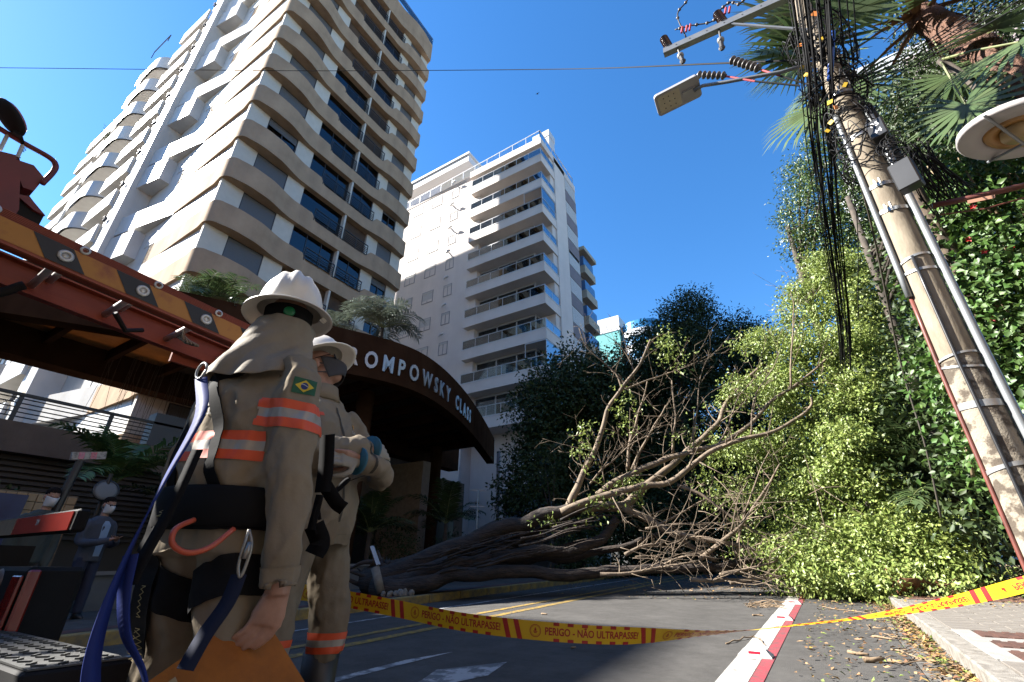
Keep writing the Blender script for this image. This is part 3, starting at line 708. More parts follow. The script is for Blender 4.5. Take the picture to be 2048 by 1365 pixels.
# sunlit street front across the road, out of frame: it throws warm light back into the shade
m_brick = mat('brick facade', (.24, .125, .07), .85, var=.2, vscale=3); m_ochre = mat('ochre facade', (.26, .17, .095), .85, var=.12, vscale=2)
for nm, lab, x0, y0, y1, h, m in (('brick_building', 'red brick apartment building across the street behind the pavement', 9.5, -34, -6.5, 30, m_brick), ('ochre_building', 'ochre rendered building beside the brick apartments', 9.0, -6, 3.6, 22, m_ochre), ('corner_building', 'brick corner building closing the street behind the truck', -7, -46, -38, 26, m_brick)):
    b_ = thing(nm, lab, 'building', (0, 0, 0)); x1 = x0 + 14
    MB().box(x0, x1, y0, y1, -1, h).obj('wall', m, b_); MB().box(x0 - .2, x1 + .2, y0 - .2, y1 + .2, h + .002, h + .5).obj('roof', m_cbal, b_)
    wme = MB().box(-.02, .02, 0, 1.6, 0, 1.5).mesh('window', m_bluegl)
    for k in range(int(h / 3)):
        for j in range(int((y1 - y0) / 3.2)): inst('window', wme, b_, (x0 - .01, y0 + 1 + j * 3.2, 1.2 + k * 3))

# ---------------------------------------------------------------- vegetation builders
m_bark = mat('bark', (.15, .105, .068), .9, col2=(.045, .034, .026), vscale=9, bump=.7, bscale=30, stretch=(1, 1, .5), contrast=(.3, .65))
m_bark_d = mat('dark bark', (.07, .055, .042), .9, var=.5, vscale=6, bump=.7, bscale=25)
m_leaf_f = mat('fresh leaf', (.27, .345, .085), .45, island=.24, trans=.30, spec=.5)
m_leaf_d = mat('dark leaf', (.042, .068, .02), .55, spec=.3, island=.3, trans=.18)  # darkened green: plants in deep shade carry that shade in it
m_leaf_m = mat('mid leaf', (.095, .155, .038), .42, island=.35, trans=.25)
m_leaf_p = mat('palm leaf', (.085, .13, .05), .45, island=.3, trans=.2)
m_leaf_g = mat('grey palm leaf', (.15, .18, .14), .4, island=.25, trans=.15)
m_leaf_b = mat('glossy shrub leaf', (.075, .15, .028), .5, island=.35, trans=.25)
m_stalk = mat('leaf stalk', (.16, .18, .06), .6, var=.2)
m_dry = mat('dry frond', (.24, .135, .06), .85, island=.35, var=.3, vscale=8)
def feather(root, d, length, droop=.9, leaflets=26, ll=.5, lw=.035, up=(0, 0, 1), hang=.6, vee=.5, stalk=.12):
    """feather frond: returns rachis points and leaflet V,F"""
    root, d = Vector(root), Vector(d).normalized(); P = []; p = root.copy(); v = d.copy(); n = 12
    for i in range(n + 1):
        P.append(p.copy()); p = p + v * (length / n); v = (v + Vector((0, 0, -1)) * (droop / n * (.4 + 1.2 * i / n))).normalized()
    Pn = np.array(P); t = np.linspace(stalk, .99, leaflets); idx = t * n; i0 = np.minimum(idx.astype(int), n - 1); fr = (idx - i0)[:, None]
    pos = Pn[i0] * (1 - fr) + Pn[i0 + 1] * fr; tan = Pn[i0 + 1] - Pn[i0]; tan /= np.linalg.norm(tan, axis=1, keepdims=True)
    side = np.cross(tan, [0, 0, 1.0]); side /= (np.linalg.norm(side, axis=1, keepdims=True) + 1e-6); nor = np.cross(side, tan)
    sc = np.sin(np.pi * (.12 + .82 * t)) ** .6
    Vs, Fs, nn = [], [], 0
    for s_ in (-1, 1):
        m_ = len(t); base = pos; a = side * s_ + tan * .55 + nor * vee * .6 + rng.normal(size=(m_, 3)) * .09; a /= np.linalg.norm(a, axis=1, keepdims=True)
        L = ll * sc * rng.uniform(.85, 1.1, m_); k = 3; prev = base; A = a.copy(); ring = []
        wv = np.cross(A, nor); wv /= (np.linalg.norm(wv, axis=1, keepdims=True) + 1e-6)
        pts = [base]
        for j in range(k):
            pts.append(pts[-1] + A * (L / k)[:, None]); A = A + np.array([0, 0, -1.0]) * hang * (j + 1) * .45; A /= np.linalg.norm(A, axis=1, keepdims=True)
        W = [.35, 1.0, .8, .02]
        V = np.stack([pts[j] + wv * lw * .5 * W[j] * q for j in range(k + 1) for q in (-1, 1)], 1).reshape(-1, 3)
        i = np.arange(m_)[:, None] * (2 * (k + 1)); F = np.concatenate([i + np.array([[2 * j, 2 * j + 1, 2 * j + 3, 2 * j + 2]]) for j in range(k)], 0)
        Vs.append(V); Fs.append(F + nn); nn += len(V)
    return P, np.concatenate(Vs), np.concatenate(Fs)
def frond_obj(name, parent, m, *a, rad=.018, mstalk=None, **k):
    P, V, F = feather(*a, **k); mb = MB().tube(P, [rad * (1 - .85 * i / (len(P) - 1)) for i in range(len(P))], 5)
    nb = len(mb.v); Va = np.concatenate([np.array(mb.v), V]); Fq = [f for f in mb.f] + [tuple(f) for f in (F + nb).tolist()]
    me = npmesh(name, Va, Fq, m); me.materials.append(mstalk or m_stalk)
    mi = np.array([1] * len(mb.f) + [0] * len(F), dtype=np.int32); me.polygons.foreach_set('material_index', mi)
    o = bpy.data.objects.new(name, me); link(o, parent); return o
def fan_leaf(name, parent, m, root, d, stalk, rad, n=26, span=300, nor=None, hang=.35, mstalk=None, lw=.05, split=.55):
    root, d = Vector(root), Vector(d).normalized(); c = root + d * stalk + Vector((0, 0, -.06 * stalk))
    nor = Vector(nor) if nor is not None else Vector((0, 0, 1)); sd = d.cross(nor).normalized(); nor = sd.cross(d).normalized()
    mb = MB().tube([root, (root + c) / 2 + Vector((0, 0, .03)), c], [.018, .014, .01], 5, 1); V = []; F = []
    for i in range(n):
        a = R(-span / 2 + span * i / (n - 1)) ; dr = d * math.cos(a) + sd * math.sin(a); L = rad * (.78 + .22 * math.cos(a * .6)) * rng.uniform(.92, 1.05)
        perp = (sd * math.cos(a) - d * math.sin(a)); fold = nor * (.03 * (1 if i % 2 else -1)); p = c.copy(); v = (dr + fold).normalized(); b = len(mb.v)
        pts = [p]
        for j in range(5):
            p = p + v * (L / 5); pts.append(p.copy()); v = (v + Vector((0, 0, -1)) * hang * (.02 + .09 * j * j * .35)).normalized()
        wd = 2 * math.tan(R(span / n / 2)) * L * .85
        ws = [.02, wd * .45, wd * .8, wd * .6, wd * .3, .004]
        VV = []
        for j, q in enumerate(pts): VV += [q - perp * ws[j] * .5, q + perp * ws[j] * .5]
        mb.add(VV, [(2 * j, 2 * j + 1, 2 * j + 3, 2 * j + 2) for j in range(5)], 0)
    me = bpy.data.meshes.new(name); me.from_pydata(mb.v, [], mb.f); me.materials.append(m); me.materials.append(mstalk or m_stalk)
    me.polygons.foreach_set('material_index', np.array(mb.m, dtype=np.int32)); o = bpy.data.objects.new(name, me); link(o, parent); return o
def blob_leaves(cloud, centre, rad, n, L, W, shell=.55, up=.35, droop=.3, clip=None, r=rng):
    """leaves through an ellipsoid, denser to its outside, gathered in small sprays"""
    rad = np.asarray(rad, float) * np.ones(3); ns = max(1, n // 9)
    d = rand_dirs(ns, r); q = (shell + (1 - shell) * r.random((ns, 1)) ** .6); sp_ = d * q
    out = d.copy(); out[:, 2] += up; out /= np.linalg.norm(out, axis=1, keepdims=True)
    tw = out + r.normal(size=(ns, 3)) * .45; tw[:, 2] -= droop; tw /= np.linalg.norm(tw, axis=1, keepdims=True)
    k = 9; t = (r.random((ns, k)) - .3)[:, :, None]; P = (np.asarray(centre) + sp_ * rad)[:, None, :] + tw[:, None, :] * t * L * 6 + r.normal(size=(ns, k, 3)) * L * .7
    A = tw[:, None, :] * .7 + r.normal(size=(ns, k, 3)) * .6; A[:, :, 2] -= droop * .6
    N_ = out[:, None, :] + r.normal(size=(ns, k, 3)) * .55
    P = P.reshape(-1, 3); A = A.reshape(-1, 3); N_ = N_.reshape(-1, 3)
    if clip is not None: kf = clip(P); P, A, N_ = P[kf], A[kf], N_[kf]
    m_ = len(P)
    if m_ == 0: return
    V, F = leaf_quads(P, A, N_, L * r.uniform(.7, 1.25, m_), W * r.uniform(.75, 1.2, m_), .18, .12); cloud.add(V, F)
def crown_tree(name, label, base, trunk_top, blobs, m_leaf, L, W, dens, group=None, trunk_r=.18, cat='tree', m_tr=None, limbs=True, up=.35, droop=.3):
    t = thing(name, label, cat, base, 0, group); b = Vector(base); tb = MB()
    top = Vector(trunk_top) - b; tb.tube([(0, 0, -.2), top * .35 + Vector((rng.uniform(-.2, .2), rng.uniform(-.2, .2), 0)), top * .7, top], [trunk_r, trunk_r * .85, trunk_r * .65, trunk_r * .45], 9)
    cl = Cloud()
    for (c, r_) in blobs:
        c = Vector(c) - b; rr_ = np.asarray(r_, float) * np.ones(3)
        if limbs:
            s0_ = top * rng.uniform(.6, 1); mid = (s0_ + c) / 2 + Vector((0, 0, .15)); tb.tube([s0_, mid, c, c + Vector((rng.uniform(-.3, .3), rng.uniform(-.3, .3), float(rr_[2]) * .5))], [trunk_r * .38, trunk_r * .28, trunk_r * .17, .012], 6)
            for q in range(3):
                e = c + Vector(rand_dirs(1)[0]) * float(rr_.mean()) * .75; tb.tube([c, (c + e) / 2 + Vector((0, 0, .05)), e], [trunk_r * .13, trunk_r * .09, .008], 5)
        vol = float((rr_[0] * rr_[1] + rr_[1] * rr_[2] + rr_[0] * rr_[2])); blob_leaves(cl, c, rr_, int(dens * vol), L, W, up=up, droop=droop)
    tb.obj('trunk', m_tr or m_bark_d, t, True); cl.obj('crown', m_leaf, t, 'stuff'); return t

# ---------------------------------------------------------------- round entrance canopy with lettering
m_can = mat('canopy brown', (.062, .031, .018), .9, spec=.0, col2=(.04, .02, .012), vscale=1.5, bump=.08, bscale=20, detail=7, streak=((.09, .055, .035), 2.0, .35))
m_canu = mat('canopy underside', (.05, .032, .022), .8, var=.25, vscale=1.3)
m_ltr = mat('steel letters', (.55, .55, .54), .38, metal=.55, var=.08, vscale=9)
ZTc, ZBc = 6.3, 5.17
CAN = thing('entrance_canopy', 'dark brown curved entrance canopy with raised steel letters and planted top', 'canopy', (0, 0, 0))
CP = [(-19.2, -3.6), (-16.6, -2.7), (-14.2, -.9), (-12.3, 1.5), (-10.8, 3.95), (-9.45, 6.5), (-8.82, 7.9), (-8.72, 9.1), (-9.1, 10.7), (-9.9, 12.8), (-11.2, 15.6), (-12.45, 18.1)]
def catmull(P, n=12):
    P = [Vector((*p, 0)) if len(p) == 2 else Vector(p) for p in P]; Q = [P[0] * 2 - P[1]] + P + [P[-1] * 2 - P[-2]]; out = []
    for i in range(1, len(Q) - 2):
        for k in range(n):
            t = k / n; p0, p1, p2, p3 = Q[i - 1:i + 3]
            out.append(.5 * ((2 * p1) + (p2 - p0) * t + (2 * p0 - 5 * p1 + 4 * p2 - p3) * t * t + (3 * p1 - p0 - 3 * p2 + p3) * t ** 3))
    out.append(P[-1]); return out
CC = catmull(CP, 10)
for _ in range(6): CC = [CC[0]] + [(CC[i - 1] + CC[i] * 2 + CC[i + 1]) / 4 for i in range(1, len(CC) - 1)] + [CC[-1]]
def ctan(i): return (CC[min(i + 1, len(CC) - 1)] - CC[max(i - 1, 0)]).normalized()
def cnor(i): t = ctan(i); return Vector((t.y, -t.x, 0))
def ribbon(mb, o0, o1, z0, z1):
    V = []; F = []; n = len(CC)
    for i in range(n):
        nn = cnor(i)
        for off, z in ((o1, z0), (o1, z1), (o0, z1), (o0, z0)): p = CC[i] + nn * off; V.append((p.x, p.y, z))
    for k in range(n - 1):
        for j in range(4): F.append((4 * k + j, 4 * k + 4 + j, 4 * k + 4 + (j + 1) % 4, 4 * k + (j + 1) % 4))
    F.append((0, 1, 2, 3)); F.append((4 * n - 1, 4 * n - 2, 4 * n - 3, 4 * n - 4)); mb.add(V, F)
mb = MB(); ribbon(mb, -.35, 0, ZBc, ZTc); mb.obj('fascia', m_can, CAN, 'auto')
mb = MB(); ribbon(mb, -.36, -.02, ZTc + .003, ZTc + .09); mb.obj('coping', m_can, CAN, 'auto')
MB().box(-15.6, -15.0, -4.2, 18.6, ZBc, ZTc).obj('inner_beam', m_can, CAN)
m_pan = mat('roof panel', (.30, .155, .06), .6, var=.25, vscale=2.5, trans=.45)
cys = np.array([p.y for p in CC]); cxs = np.array([p.x for p in CC])
for j in range(17):
    y0 = -2.6 + j * 1.25; y1 = y0 + 1.23; x0 = -14.998; e0, e1 = float(np.interp(y0, cys, cxs)) - .36, float(np.interp(y1, cys, cxs)) - .36
    if y1 > 18 or e0 <= x0 + .1 or e1 <= x0 + .1: continue
    zt = 5.9
    MB().add([(x0, y0, zt), (e0, y0, zt), (e1, y1, zt), (x0, y1, zt), (x0, y0, zt + .05), (e0, y0, zt + .05), (e1, y1, zt + .05), (x0, y1, zt + .05)], [(0, 3, 2, 1), (4, 5, 6, 7), (0, 1, 5, 4), (1, 2, 6, 5), (2, 3, 7, 6), (3, 0, 4, 7)]).obj('roof_panel', m_pan if j < 6 else m_canu, CAN)
    MB().box(x0, e0, y0 - .06, y0 + .06, 5.6, 5.898).obj('joist', m_can, CAN)
MB().box(-20.5, -15.602, 7.2, 18.4, 5.3, 5.6).obj('deck', m_canu, CAN)
# letters
txt = 'ROMPOWSKY CLASS'; ws = []; mes = []
for ch in txt:
    if ch == ' ': ws.append(.22); mes.append(None); continue
    me = text_mesh(ch, .64, .018, .015)
    for v in me.vertices: v.co.x *= .68
    xs = [v.co.x for v in me.vertices]; x0, x1 = min(xs), max(xs)
    ys = [v.co.y for v in me.vertices]
    for v in me.vertices: v.co.x -= (x0 + x1) / 2; v.co.y -= (min(ys) + max(ys)) / 2
    me.materials.append(m_ltr); ws.append(x1 - x0); mes.append(me)
S_ = np.concatenate([[0], np.cumsum([(CC[i + 1] - CC[i]).length for i in range(len(CC) - 1)])])
sA, sB = float(np.interp(6.80, cys, S_)), float(np.interp(12.75, cys, S_)); gap = ((sB - sA) - sum(ws)) / (len(txt) - 1); s_ = sA
for ch, wd, me in zip(txt, ws, mes):
    sc_ = s_ + wd / 2; s_ += wd + gap
    if me is None: continue
    i = int(np.searchsorted(S_, sc_)) - 1; f_ = (sc_ - S_[i]) / (S_[i + 1] - S_[i]); p = CC[i].lerp(CC[i + 1], f_); nn = cnor(i).lerp(cnor(i + 1), f_).normalized(); p = p + nn * .03
    o = inst('letter', me, CAN, (p.x, p.y, 5.66)); o.rotation_euler = (R(90), 0, math.atan2(nn.y, nn.x) + R(90))
for x, y in ((-10.2, 8.3), (-12.9, 14.5)):
    MB().tube([(x, y, -.5), (x, y, ZBc + .1)], .24, 16).obj('column', m_can, CAN, True)
x, y = -12.3, 18.25; MB().tube([(x, y, .3), (x, y, ZBc + .6)], .09, 8).obj('downpipe', mat('grey pipe', (.22, .24, .27), .5), CAN)

CAN.scale = (1.25, 1.25, 1.25); CAN.location = (0, 0, -.2)      # built in model metres, the real canopy is a quarter larger
# ---------------------------------------------------------------- entrance front and terrace behind the canopy
m_pod = mat('podium wall', (.135, .10, .075), .8, var=.25, vscale=1.5, bump=.2, bscale=25)
m_lou = mat('louvre', (.045, .038, .032), .7)
PO = thing('entrance_building', 'low brown entrance building with glazed lobby under the curved canopy', 'building', (0, 0, 0))
MB().box(-20.8, -17.2, 7.4, 22, -.5, 5.16).obj('wall', m_pod, PO)
for k in range(7):
    y = 8 + k * 1.9; MB().box(-17.2, -17.12, y, y + 1.7, .3, 3.6).obj('window', m_frame_d, PO); MB().box(-17.119, -17.11, y + .08, y + 1.62, .4, 3.5).obj('pane', mat('shaded lobby glass', (.012, .012, .013), .35), PO)  # panes matte near-black: the shade under the canopy is in their colour
MB().box(-17.2, -14.6, 15.6, 16.1, -.5, 5.1).obj('side_wall', mat('side wall tan', (.20, .14, .09), .8, var=.2), PO)
TE = thing('terrace', 'brown terrace deck with dark horizontal bar railing in front of the tower', 'terrace', (0, 0, 0))
MB().box(-20.5, -14.5, -14, 5.9, 2.98, 3.62).obj('deck', m_pod, TE)
MB().box(-20.4, -14.9, -14, 5.8, -.3, 2.978).obj('wall', m_lou, TE)
for k in range(14): MB().box(-14.9, -14.78, -14, 5.8, 1.3 + k * .12, 1.37 + k * .12).obj('louvre', m_lou, TE)
for k in range(5): MB().tube([(-14.6, -14, 3.74 + k * .1), (-14.6, 5.85, 3.74 + k * .1)], .014, 6).obj('rail', m_rail, TE)
MB().box(-14.65, -14.55, -14, 5.86, 4.20, 4.26).obj('handrail', m_rail, TE)
for k in range(11): MB().box(-14.63, -14.57, 5.75 - k * 1.7, 5.83 - k * 1.7, 3.62, 4.2).obj('post', m_rail, TE)
MB().box(-15.0, -14.55, 5.0, 5.9, 3.623, 4.5).obj('planter', mat('slate planter', (.06, .065, .075), .5), TE)
# gas station wall with tiles and its warning board
GW = thing('tiled_wall', 'low wall of small yellowish tiles behind the parked truck', 'wall', (-10.55, 0, gz0(2, -10.5) + .12))
MB().box(-.2, 0, -5, 2.95, -.2, 1.86).obj('wall_core', mat('grout', (.16, .13, .09), .9), GW)
tme = MB().box(.001, .016, 0, .118, 0, .118, bev=.004).mesh('tile', mat('tile yellow', (.36, .26, .12), .45, var=.2, vscale=3, island=.15))
for j in range(7):
    for i in range(40):
        y, z = 2.82 - i * .126, 1.72 - j * .126
        if -1.9 < y < 2.2 and 1.02 < z < 1.66: continue
        inst('tile', tme, GW, (0, y, z))
WSn = thing('warning_sign', 'blue and red gas warning board on the tiled wall', 'sign', (-10.50, 0, gz0(2, -10.5) + .12))
MB().box(0, .03, -1.2, 2.32, 1.08, 1.80).obj('board', mat('sign blue', (.02, .03, .11), .45, var=.2, vscale=5), WSn)
MB().box(.031, .034, -.4, 2.15, 1.1, 1.40).obj('red_field', mat('sign red', (.30, .02, .02), .5, var=.15, vscale=6), WSn)
m_sw = mat('sign white', (.5, .5, .52), .6)
def sign_text(body, size, y, z, parent, x=.036, bold=.002, m=m_sw, rz=90, align='CENTER', name='lettering'):
    me = text_mesh(body, size, bold, .001, align); me.materials.append(m); o = inst(name, me, parent, (x, y, z)); o.rotation_euler = (R(90), 0, R(rz)); return o
sign_text('ULTRAGAZ', .155, 1.5, 1.70, WSn); sign_text('GLP - Central de Gás Empresarial', .07, 1.3, 1.56, WSn, bold=.0005); sign_text('em caso de emergência ligue', .05, 1.3, 1.475, WSn, bold=.0005)
sign_text('GÁS INFLAMÁVEL', .15, 1.15, 1.315, WSn); sign_text('NÃO FUME', .15, 1.3, 1.175, WSn)
mb = MB(); mb.lathe([(0, .04), (.07, .04), (.07, .035)], (0, 0, 0), 16); o = mb.obj('round_mark', m_sw, WSn); o.rotation_euler = (0, R(90), 0); o.location = (0.0, .62, 1.17)
# barrier post with red and white arm, convex mirror
BP = thing('barrier_post', 'dark leaning barrier post with a red and white striped arm end', 'barrier', (-9.25, 2.3, gz0(2.3, -9.2) + .14))
MB().tube([(0, 0, 0), (.03, .13, 2.15)], .055, 10).obj('post', m_rail, BP); MB().obox((.03, .2, 2.24), (.03, 0, 0), (0, .20, .04), (0, -.008, .055)).obj('arm', m_wht, BP)
for q in (-.09, .05): MB().obox((.045, .2 + q, 2.24 + q * .2), (.019, 0, 0), (0, .035, .007), (0, -.008, .048)).obj('red_mark', m_refl, BP)
MR = thing('convex_mirror', 'round grey convex traffic mirror among dark palms beside the pavement', 'mirror', (-10.1, 3.15, gz0(3.1, -10)))
MB().tube([(-.05, 0, 0), (-.05, 0, 2.3)], .03, 8).obj('post', m_rail, MR)
rm = Matrix.Rotation(R(70), 3, 'Y') ; MB().lathe([(0, .02), (.07, .018), (.12, .012), (.165, .0), (.17, -.02), (0, -.03)], (0, 0, 2.02), 24, rot=rm).obj('mirror_dish', mat('mirror dish', (.17, .18, .18), .7), MR, True)
MB().lathe([(.165, .01), (.185, .01), (.185, -.025), (.165, -.025)], (0, 0, 2.02), 24, rot=rm).obj('mirror_rim', m_rail, MR, True)
# low walls under the canopy, blue-white garage side further along
LW = thing('planter_wall', 'low grey planter wall behind the fallen trunk', 'wall', (0, 0, 0)); o = MB().box(-12.6, -12.2, 4, 20, 0, .75).obj('wall_core', mat('wall grey', (.13, .135, .14), .85, var=.2, vscale=2), LW); shear(o)
o = MB().box(-12.66, -12.14, 3.98, 20.02, .752, .82).obj('coping', mat('coping', (.2, .2, .2), .8), LW); shear(o)
GS = thing('garage_building', 'small bluish white gatehouse with dark base behind the fallen tree', 'building', (0, 0, 0))
m_gs = mat('gatehouse wall', (.30, .36, .42), .7, var=.1, vscale=1.5)
MB().box(-14.4, -9.9, 22.0, 24.8, 2.05, 4.4).obj('wall', m_gs, GS); MB().box(-14.38, -9.92, 22.02, 24.8, -.3, 2.048).obj('base', mat('gatehouse base', (.17, .165, .155), .85), GS); MB().box(-14.6, -9.7, 21.7, 25.6, 4.402, 4.6).obj('roof', m_gs, GS)
for k in range(3): MB().box(-11.5 + k * .55, -11.46 + k * .55, 21.975, 21.999, 2.06, 4.39).obj('seam', m_wtrim, GS)
gt = thing('gate', 'white barred gate beside the gatehouse, partly hidden by the trunk', 'gate', (0, 0, 0))
MB().box(-15.8, -14.45, 21.9, 21.95, 2.0, 2.06).box(-15.8, -14.45, 21.9, 21.95, 1.2, 1.26).obj('frame', m_wtrim, gt)
for k in range(12): MB().box(-15.78 + k * .11, -15.75 + k * .11, 21.91, 21.94, .7, 2.0).obj('bar', m_wtrim, gt)
pl = thing('sign_post', 'thin post with two short crossbars in the shade under the canopy', 'post', (-9.5, 12.9, gz0(12.9)))
MB().tube([(0, 0, 0), (0, 0, 2.75)], .025, 8).obj('post', mat('galvanised', (.30, .32, .34), .45, metal=.4), pl); MB().bar((-.2, -.15, 2.72), (.2, .15, 2.72), .03).obj('crossbar', MATS['galvanised'], pl); MB().bar((-.2, -.15, 2.2), (.2, .15, 2.2), .03).obj('crossbar', MATS['galvanised'], pl)
rs = thing('round_sign', 'grey disc road sign seen from behind in front of the gatehouse', 'sign', (-8.57, 18.05, gz0(18)))
MB().tube([(0, .03, 0), (0, .03, 2.9)], .03, 8).obj('post', m_rail, rs); MB().lathe([(0, .0), (.24, .0), (.24, .015), (0, .015)], (0, 0, 1.75), 24, rot=Matrix.Rotation(R(90), 3, 'X')).obj('disc', mat('sign back', (.36, .40, .44), .4, metal=.3), rs)

# palms planted on the canopy and below it
def small_palm(label, base, h, n, L, m, ll=.55, group=None, droop=1.3, lw=.03, elev=(20, 75), leaflets=28):
    t = thing('palm', label, 'palm', base, 0, group)
    MB().tube([(0, 0, -.2), (.02, 0, h * .5), (0, .02, h)], [.09, .08, .07], 8).obj('trunk', m_bark_d, t, True)
    for k in range(n):
        a = 2 * math.pi * k / n * 1.0 + rng.uniform(-.3, .3); e = R(rng.uniform(*elev)); d = Vector((math.cos(a) * math.cos(e), math.sin(a) * math.cos(e), math.sin(e)))
        frond_obj('frond', t, m, (0, 0, h), d, L * rng.uniform(.8, 1.15), droop=droop, leaflets=leaflets, ll=ll, lw=lw, hang=.5, vee=.3)
    return t
p = gd(775, 655, 15.75)
small_palm('silvery feather palm standing on the canopy above the steel letters', (p.x - .3, p.y, 7.67), 1.15, 17, 1.8, m_leaf_g, ll=.75, droop=2.1, lw=.04)
p = gd(470, 585, 14.5); small_palm('dark arching palm on the canopy behind the white helmet', (p.x - .4, p.y, 7.6), .25, 12, 1.25, m_leaf_p, ll=.5, droop=2.0)
p = gd(420, 585, 14.25); small_palm('low green palm tuft on the canopy edge above the orange ladder', (p.x - .5, p.y, 7.6), .15, 10, 1.1, m_leaf_p, ll=.45, droop=2.2)
p = gd(690, 640, 14.75); small_palm('small drooping palm on the canopy behind the helmet brim', (p.x - .6, p.y, 7.67), .2, 9, 1.1, m_leaf_g, ll=.5, droop=2.0)
small_palm('broad bright green cycad below the terrace railing', (-12.2, 3.9, .4), 1.9, 14, 1.5, m_leaf_m, ll=.5, lw=.05, droop=1.4, group=None)
small_palm('dark palm standing at the planter under the canopy', (-12.9, 5.8, .3), 1.4, 13, 1.7, m_leaf_d, ll=.55, lw=.05)
small_palm('dark palm leaning toward the fallen trunk by the planter wall', (-12.7, 11.3, .5), 1.3, 13, 1.7, m_leaf_d, ll=.55, lw=.05)
small_palm('dark palm next to the sign post under the canopy', (-12.4, 14.8, .6), 1.7, 13, 1.8, m_leaf_d, ll=.6, lw=.05)
# hanging roots and shrubs of the planted canopy
sh = thing('hanging_roots', 'thin dry aerial roots hanging from the canopy beam', 'plant', (-18.6, 5.6, 7.2))
mb = MB()
for k in range(46):
    x, y = rng.uniform(.0, .3), rng.uniform(-1.2, 1.6); L = rng.uniform(.8, 3.2); mb.tube([(x, y, 0), (x + rng.uniform(-.05, .05), y + rng.uniform(-.05, .05), -L * .5), (x + rng.uniform(-.1, .1), y + rng.uniform(-.1, .1), -L)], .005, 4)
mb.obj('root_strands', mat('dry root', (.12, .1, .08), .9), sh)
# shrubs in the planter under the canopy
for i, (x, y, r_) in enumerate(((-13.4, 7.6, .8), (-13.5, 9.3, .9), (-13.3, 13.0, .9), (-13.4, 16.8, 1.0), (-13.0, 18.8, .9), (-13.2, 2.2, .9), (-12.6, .6, .9))):
    crown_tree('shrub', ['round dark shrub behind worker, under the canopy column', 'round dark shrub by the shaded lobby glass under the canopy', 'dark shrub between two palms by the planter wall', 'dark shrub against the tan side wall', 'dark shrub at the far end of the planter wall', 'dark shrub below the terrace louvres', 'dark shrub above the tiled wall'][i], (x, y, .5), (x, y, 1.0), [((x, y, 1.25), (r_, r_, .75))], m_leaf_d, .09, .05, 800, trunk_r=.05, cat='shrub', limbs=False, group=None)
# ---------------------------------------------------------------- utility pole with its gear
m_conc = mat('pole concrete', (.30, .25, .18), .85, col2=(.16, .125, .085), vscale=5, bump=.35, bscale=45, stretch=(1, 1, .35), detail=9, contrast=(.34, .62))
m_peel = mat('peeling poster residue', (.095, .075, .055), .95, col2=(.30, .26, .2), vscale=7, detail=12, bump=.6, bscale=60, contrast=(.47, .55))
m_galv = mat('galvanised pipe', (.27, .285, .295), .45, metal=.35, var=.15, vscale=5)
m_blk = mat('black cable', (.010, .010, .011), .75, spec=.15); m_blk2 = mat('grey cable', (.04, .04, .042), .6, spec=.2)
m_box = mat('black plastic box', (.02, .021, .024), .4, var=.3, vscale=4)
m_rpipe = mat('red brown pipe', (.16, .045, .032), .5, var=.3, vscale=6)
m_strap = mat('steel strap', (.46, .47, .47), .35, metal=.6)
m_oran = mat('orange tag', (.55, .17, .02), .5); m_ytag = mat('yellow tag', (.62, .40, .02), .5)
PB = Vector((1.45, 5.61, gz0(5.6) + .1))
def pax(z): return Vector((1.45 + .014 * max(0, z - 2.5), 5.61 - .004 * z, z))   # the pole leans a little
def prad(z): return .176 - .0082 * z
UP = thing('utility_pole', 'leaning round concrete utility pole strapped with pipes and tangled black cables', 'utility pole', PB)
def rel(p): return Vector(p) - PB
mb = MB(); zs = [0.0, 1, 2, 3, 4, 5, 6, 7, 8, 9.3]
mb.tube([rel(pax(z)) for z in zs], [prad(z) for z in zs], 28); mb.obj('shaft', m_conc, UP, True)
mb = MB(); zs = [.1, .8, 1.4, 2.0, 2.55]; mb.tube([rel(pax(z)) for z in zs], [prad(z) + .003 for z in zs], 28, cap=False); mb.obj('poster_residue', m_peel, UP, True)
def around(z, ang, off=0): a = R(ang); return rel(pax(z)) + Vector((math.cos(a), math.sin(a), 0)) * (prad(z) + off)
def strap(z, w_=.035, t=.006, tilt=.04, m=m_strap, bolt=True, a0=0):
    mb = MB(); P = []; n = 30
    V = []; F = []
    for k in range(n):
        a = 2 * math.pi * k / n; c = rel(pax(z)); dz = tilt * math.cos(a + 1); d = Vector((math.cos(a), math.sin(a), 0))
        for r_, q in ((prad(z) + .004, -1), (prad(z) + .004 + t, -1), (prad(z) + .004 + t, 1), (prad(z) + .004, 1)): V.append(c + d * r_ + Vector((0, 0, dz + q * w_ / 2)))
    for k in range(n):
        for j in range(4): F.append((4 * k + j, 4 * ((k + 1) % n) + j, 4 * ((k + 1) % n) + (j + 1) % 4, 4 * k + (j + 1) % 4))
    mb.add(V, F)
    if bolt:
        for da in (-8, 8): p = around(z, 250 + da + a0, .03); mb.tube([p - Vector((0, 0, .03)), p + Vector((0, 0, .05))], .012, 6)
    return mb.obj('strap', m, UP, 'auto')
for z, w_, b in ((2.12, .06, 0), (2.50, .02, 0), (2.58, .02, 0), (3.55, .03, 0), (3.68, .025, 0), (4.36, .045, 1), (4.72, .045, 1), (5.5, .05, 0), (1.55, .035, 0), (6.3, .04, 1)): strap(z, w_, bolt=bool(b), tilt=rng.uniform(-.05, .05))
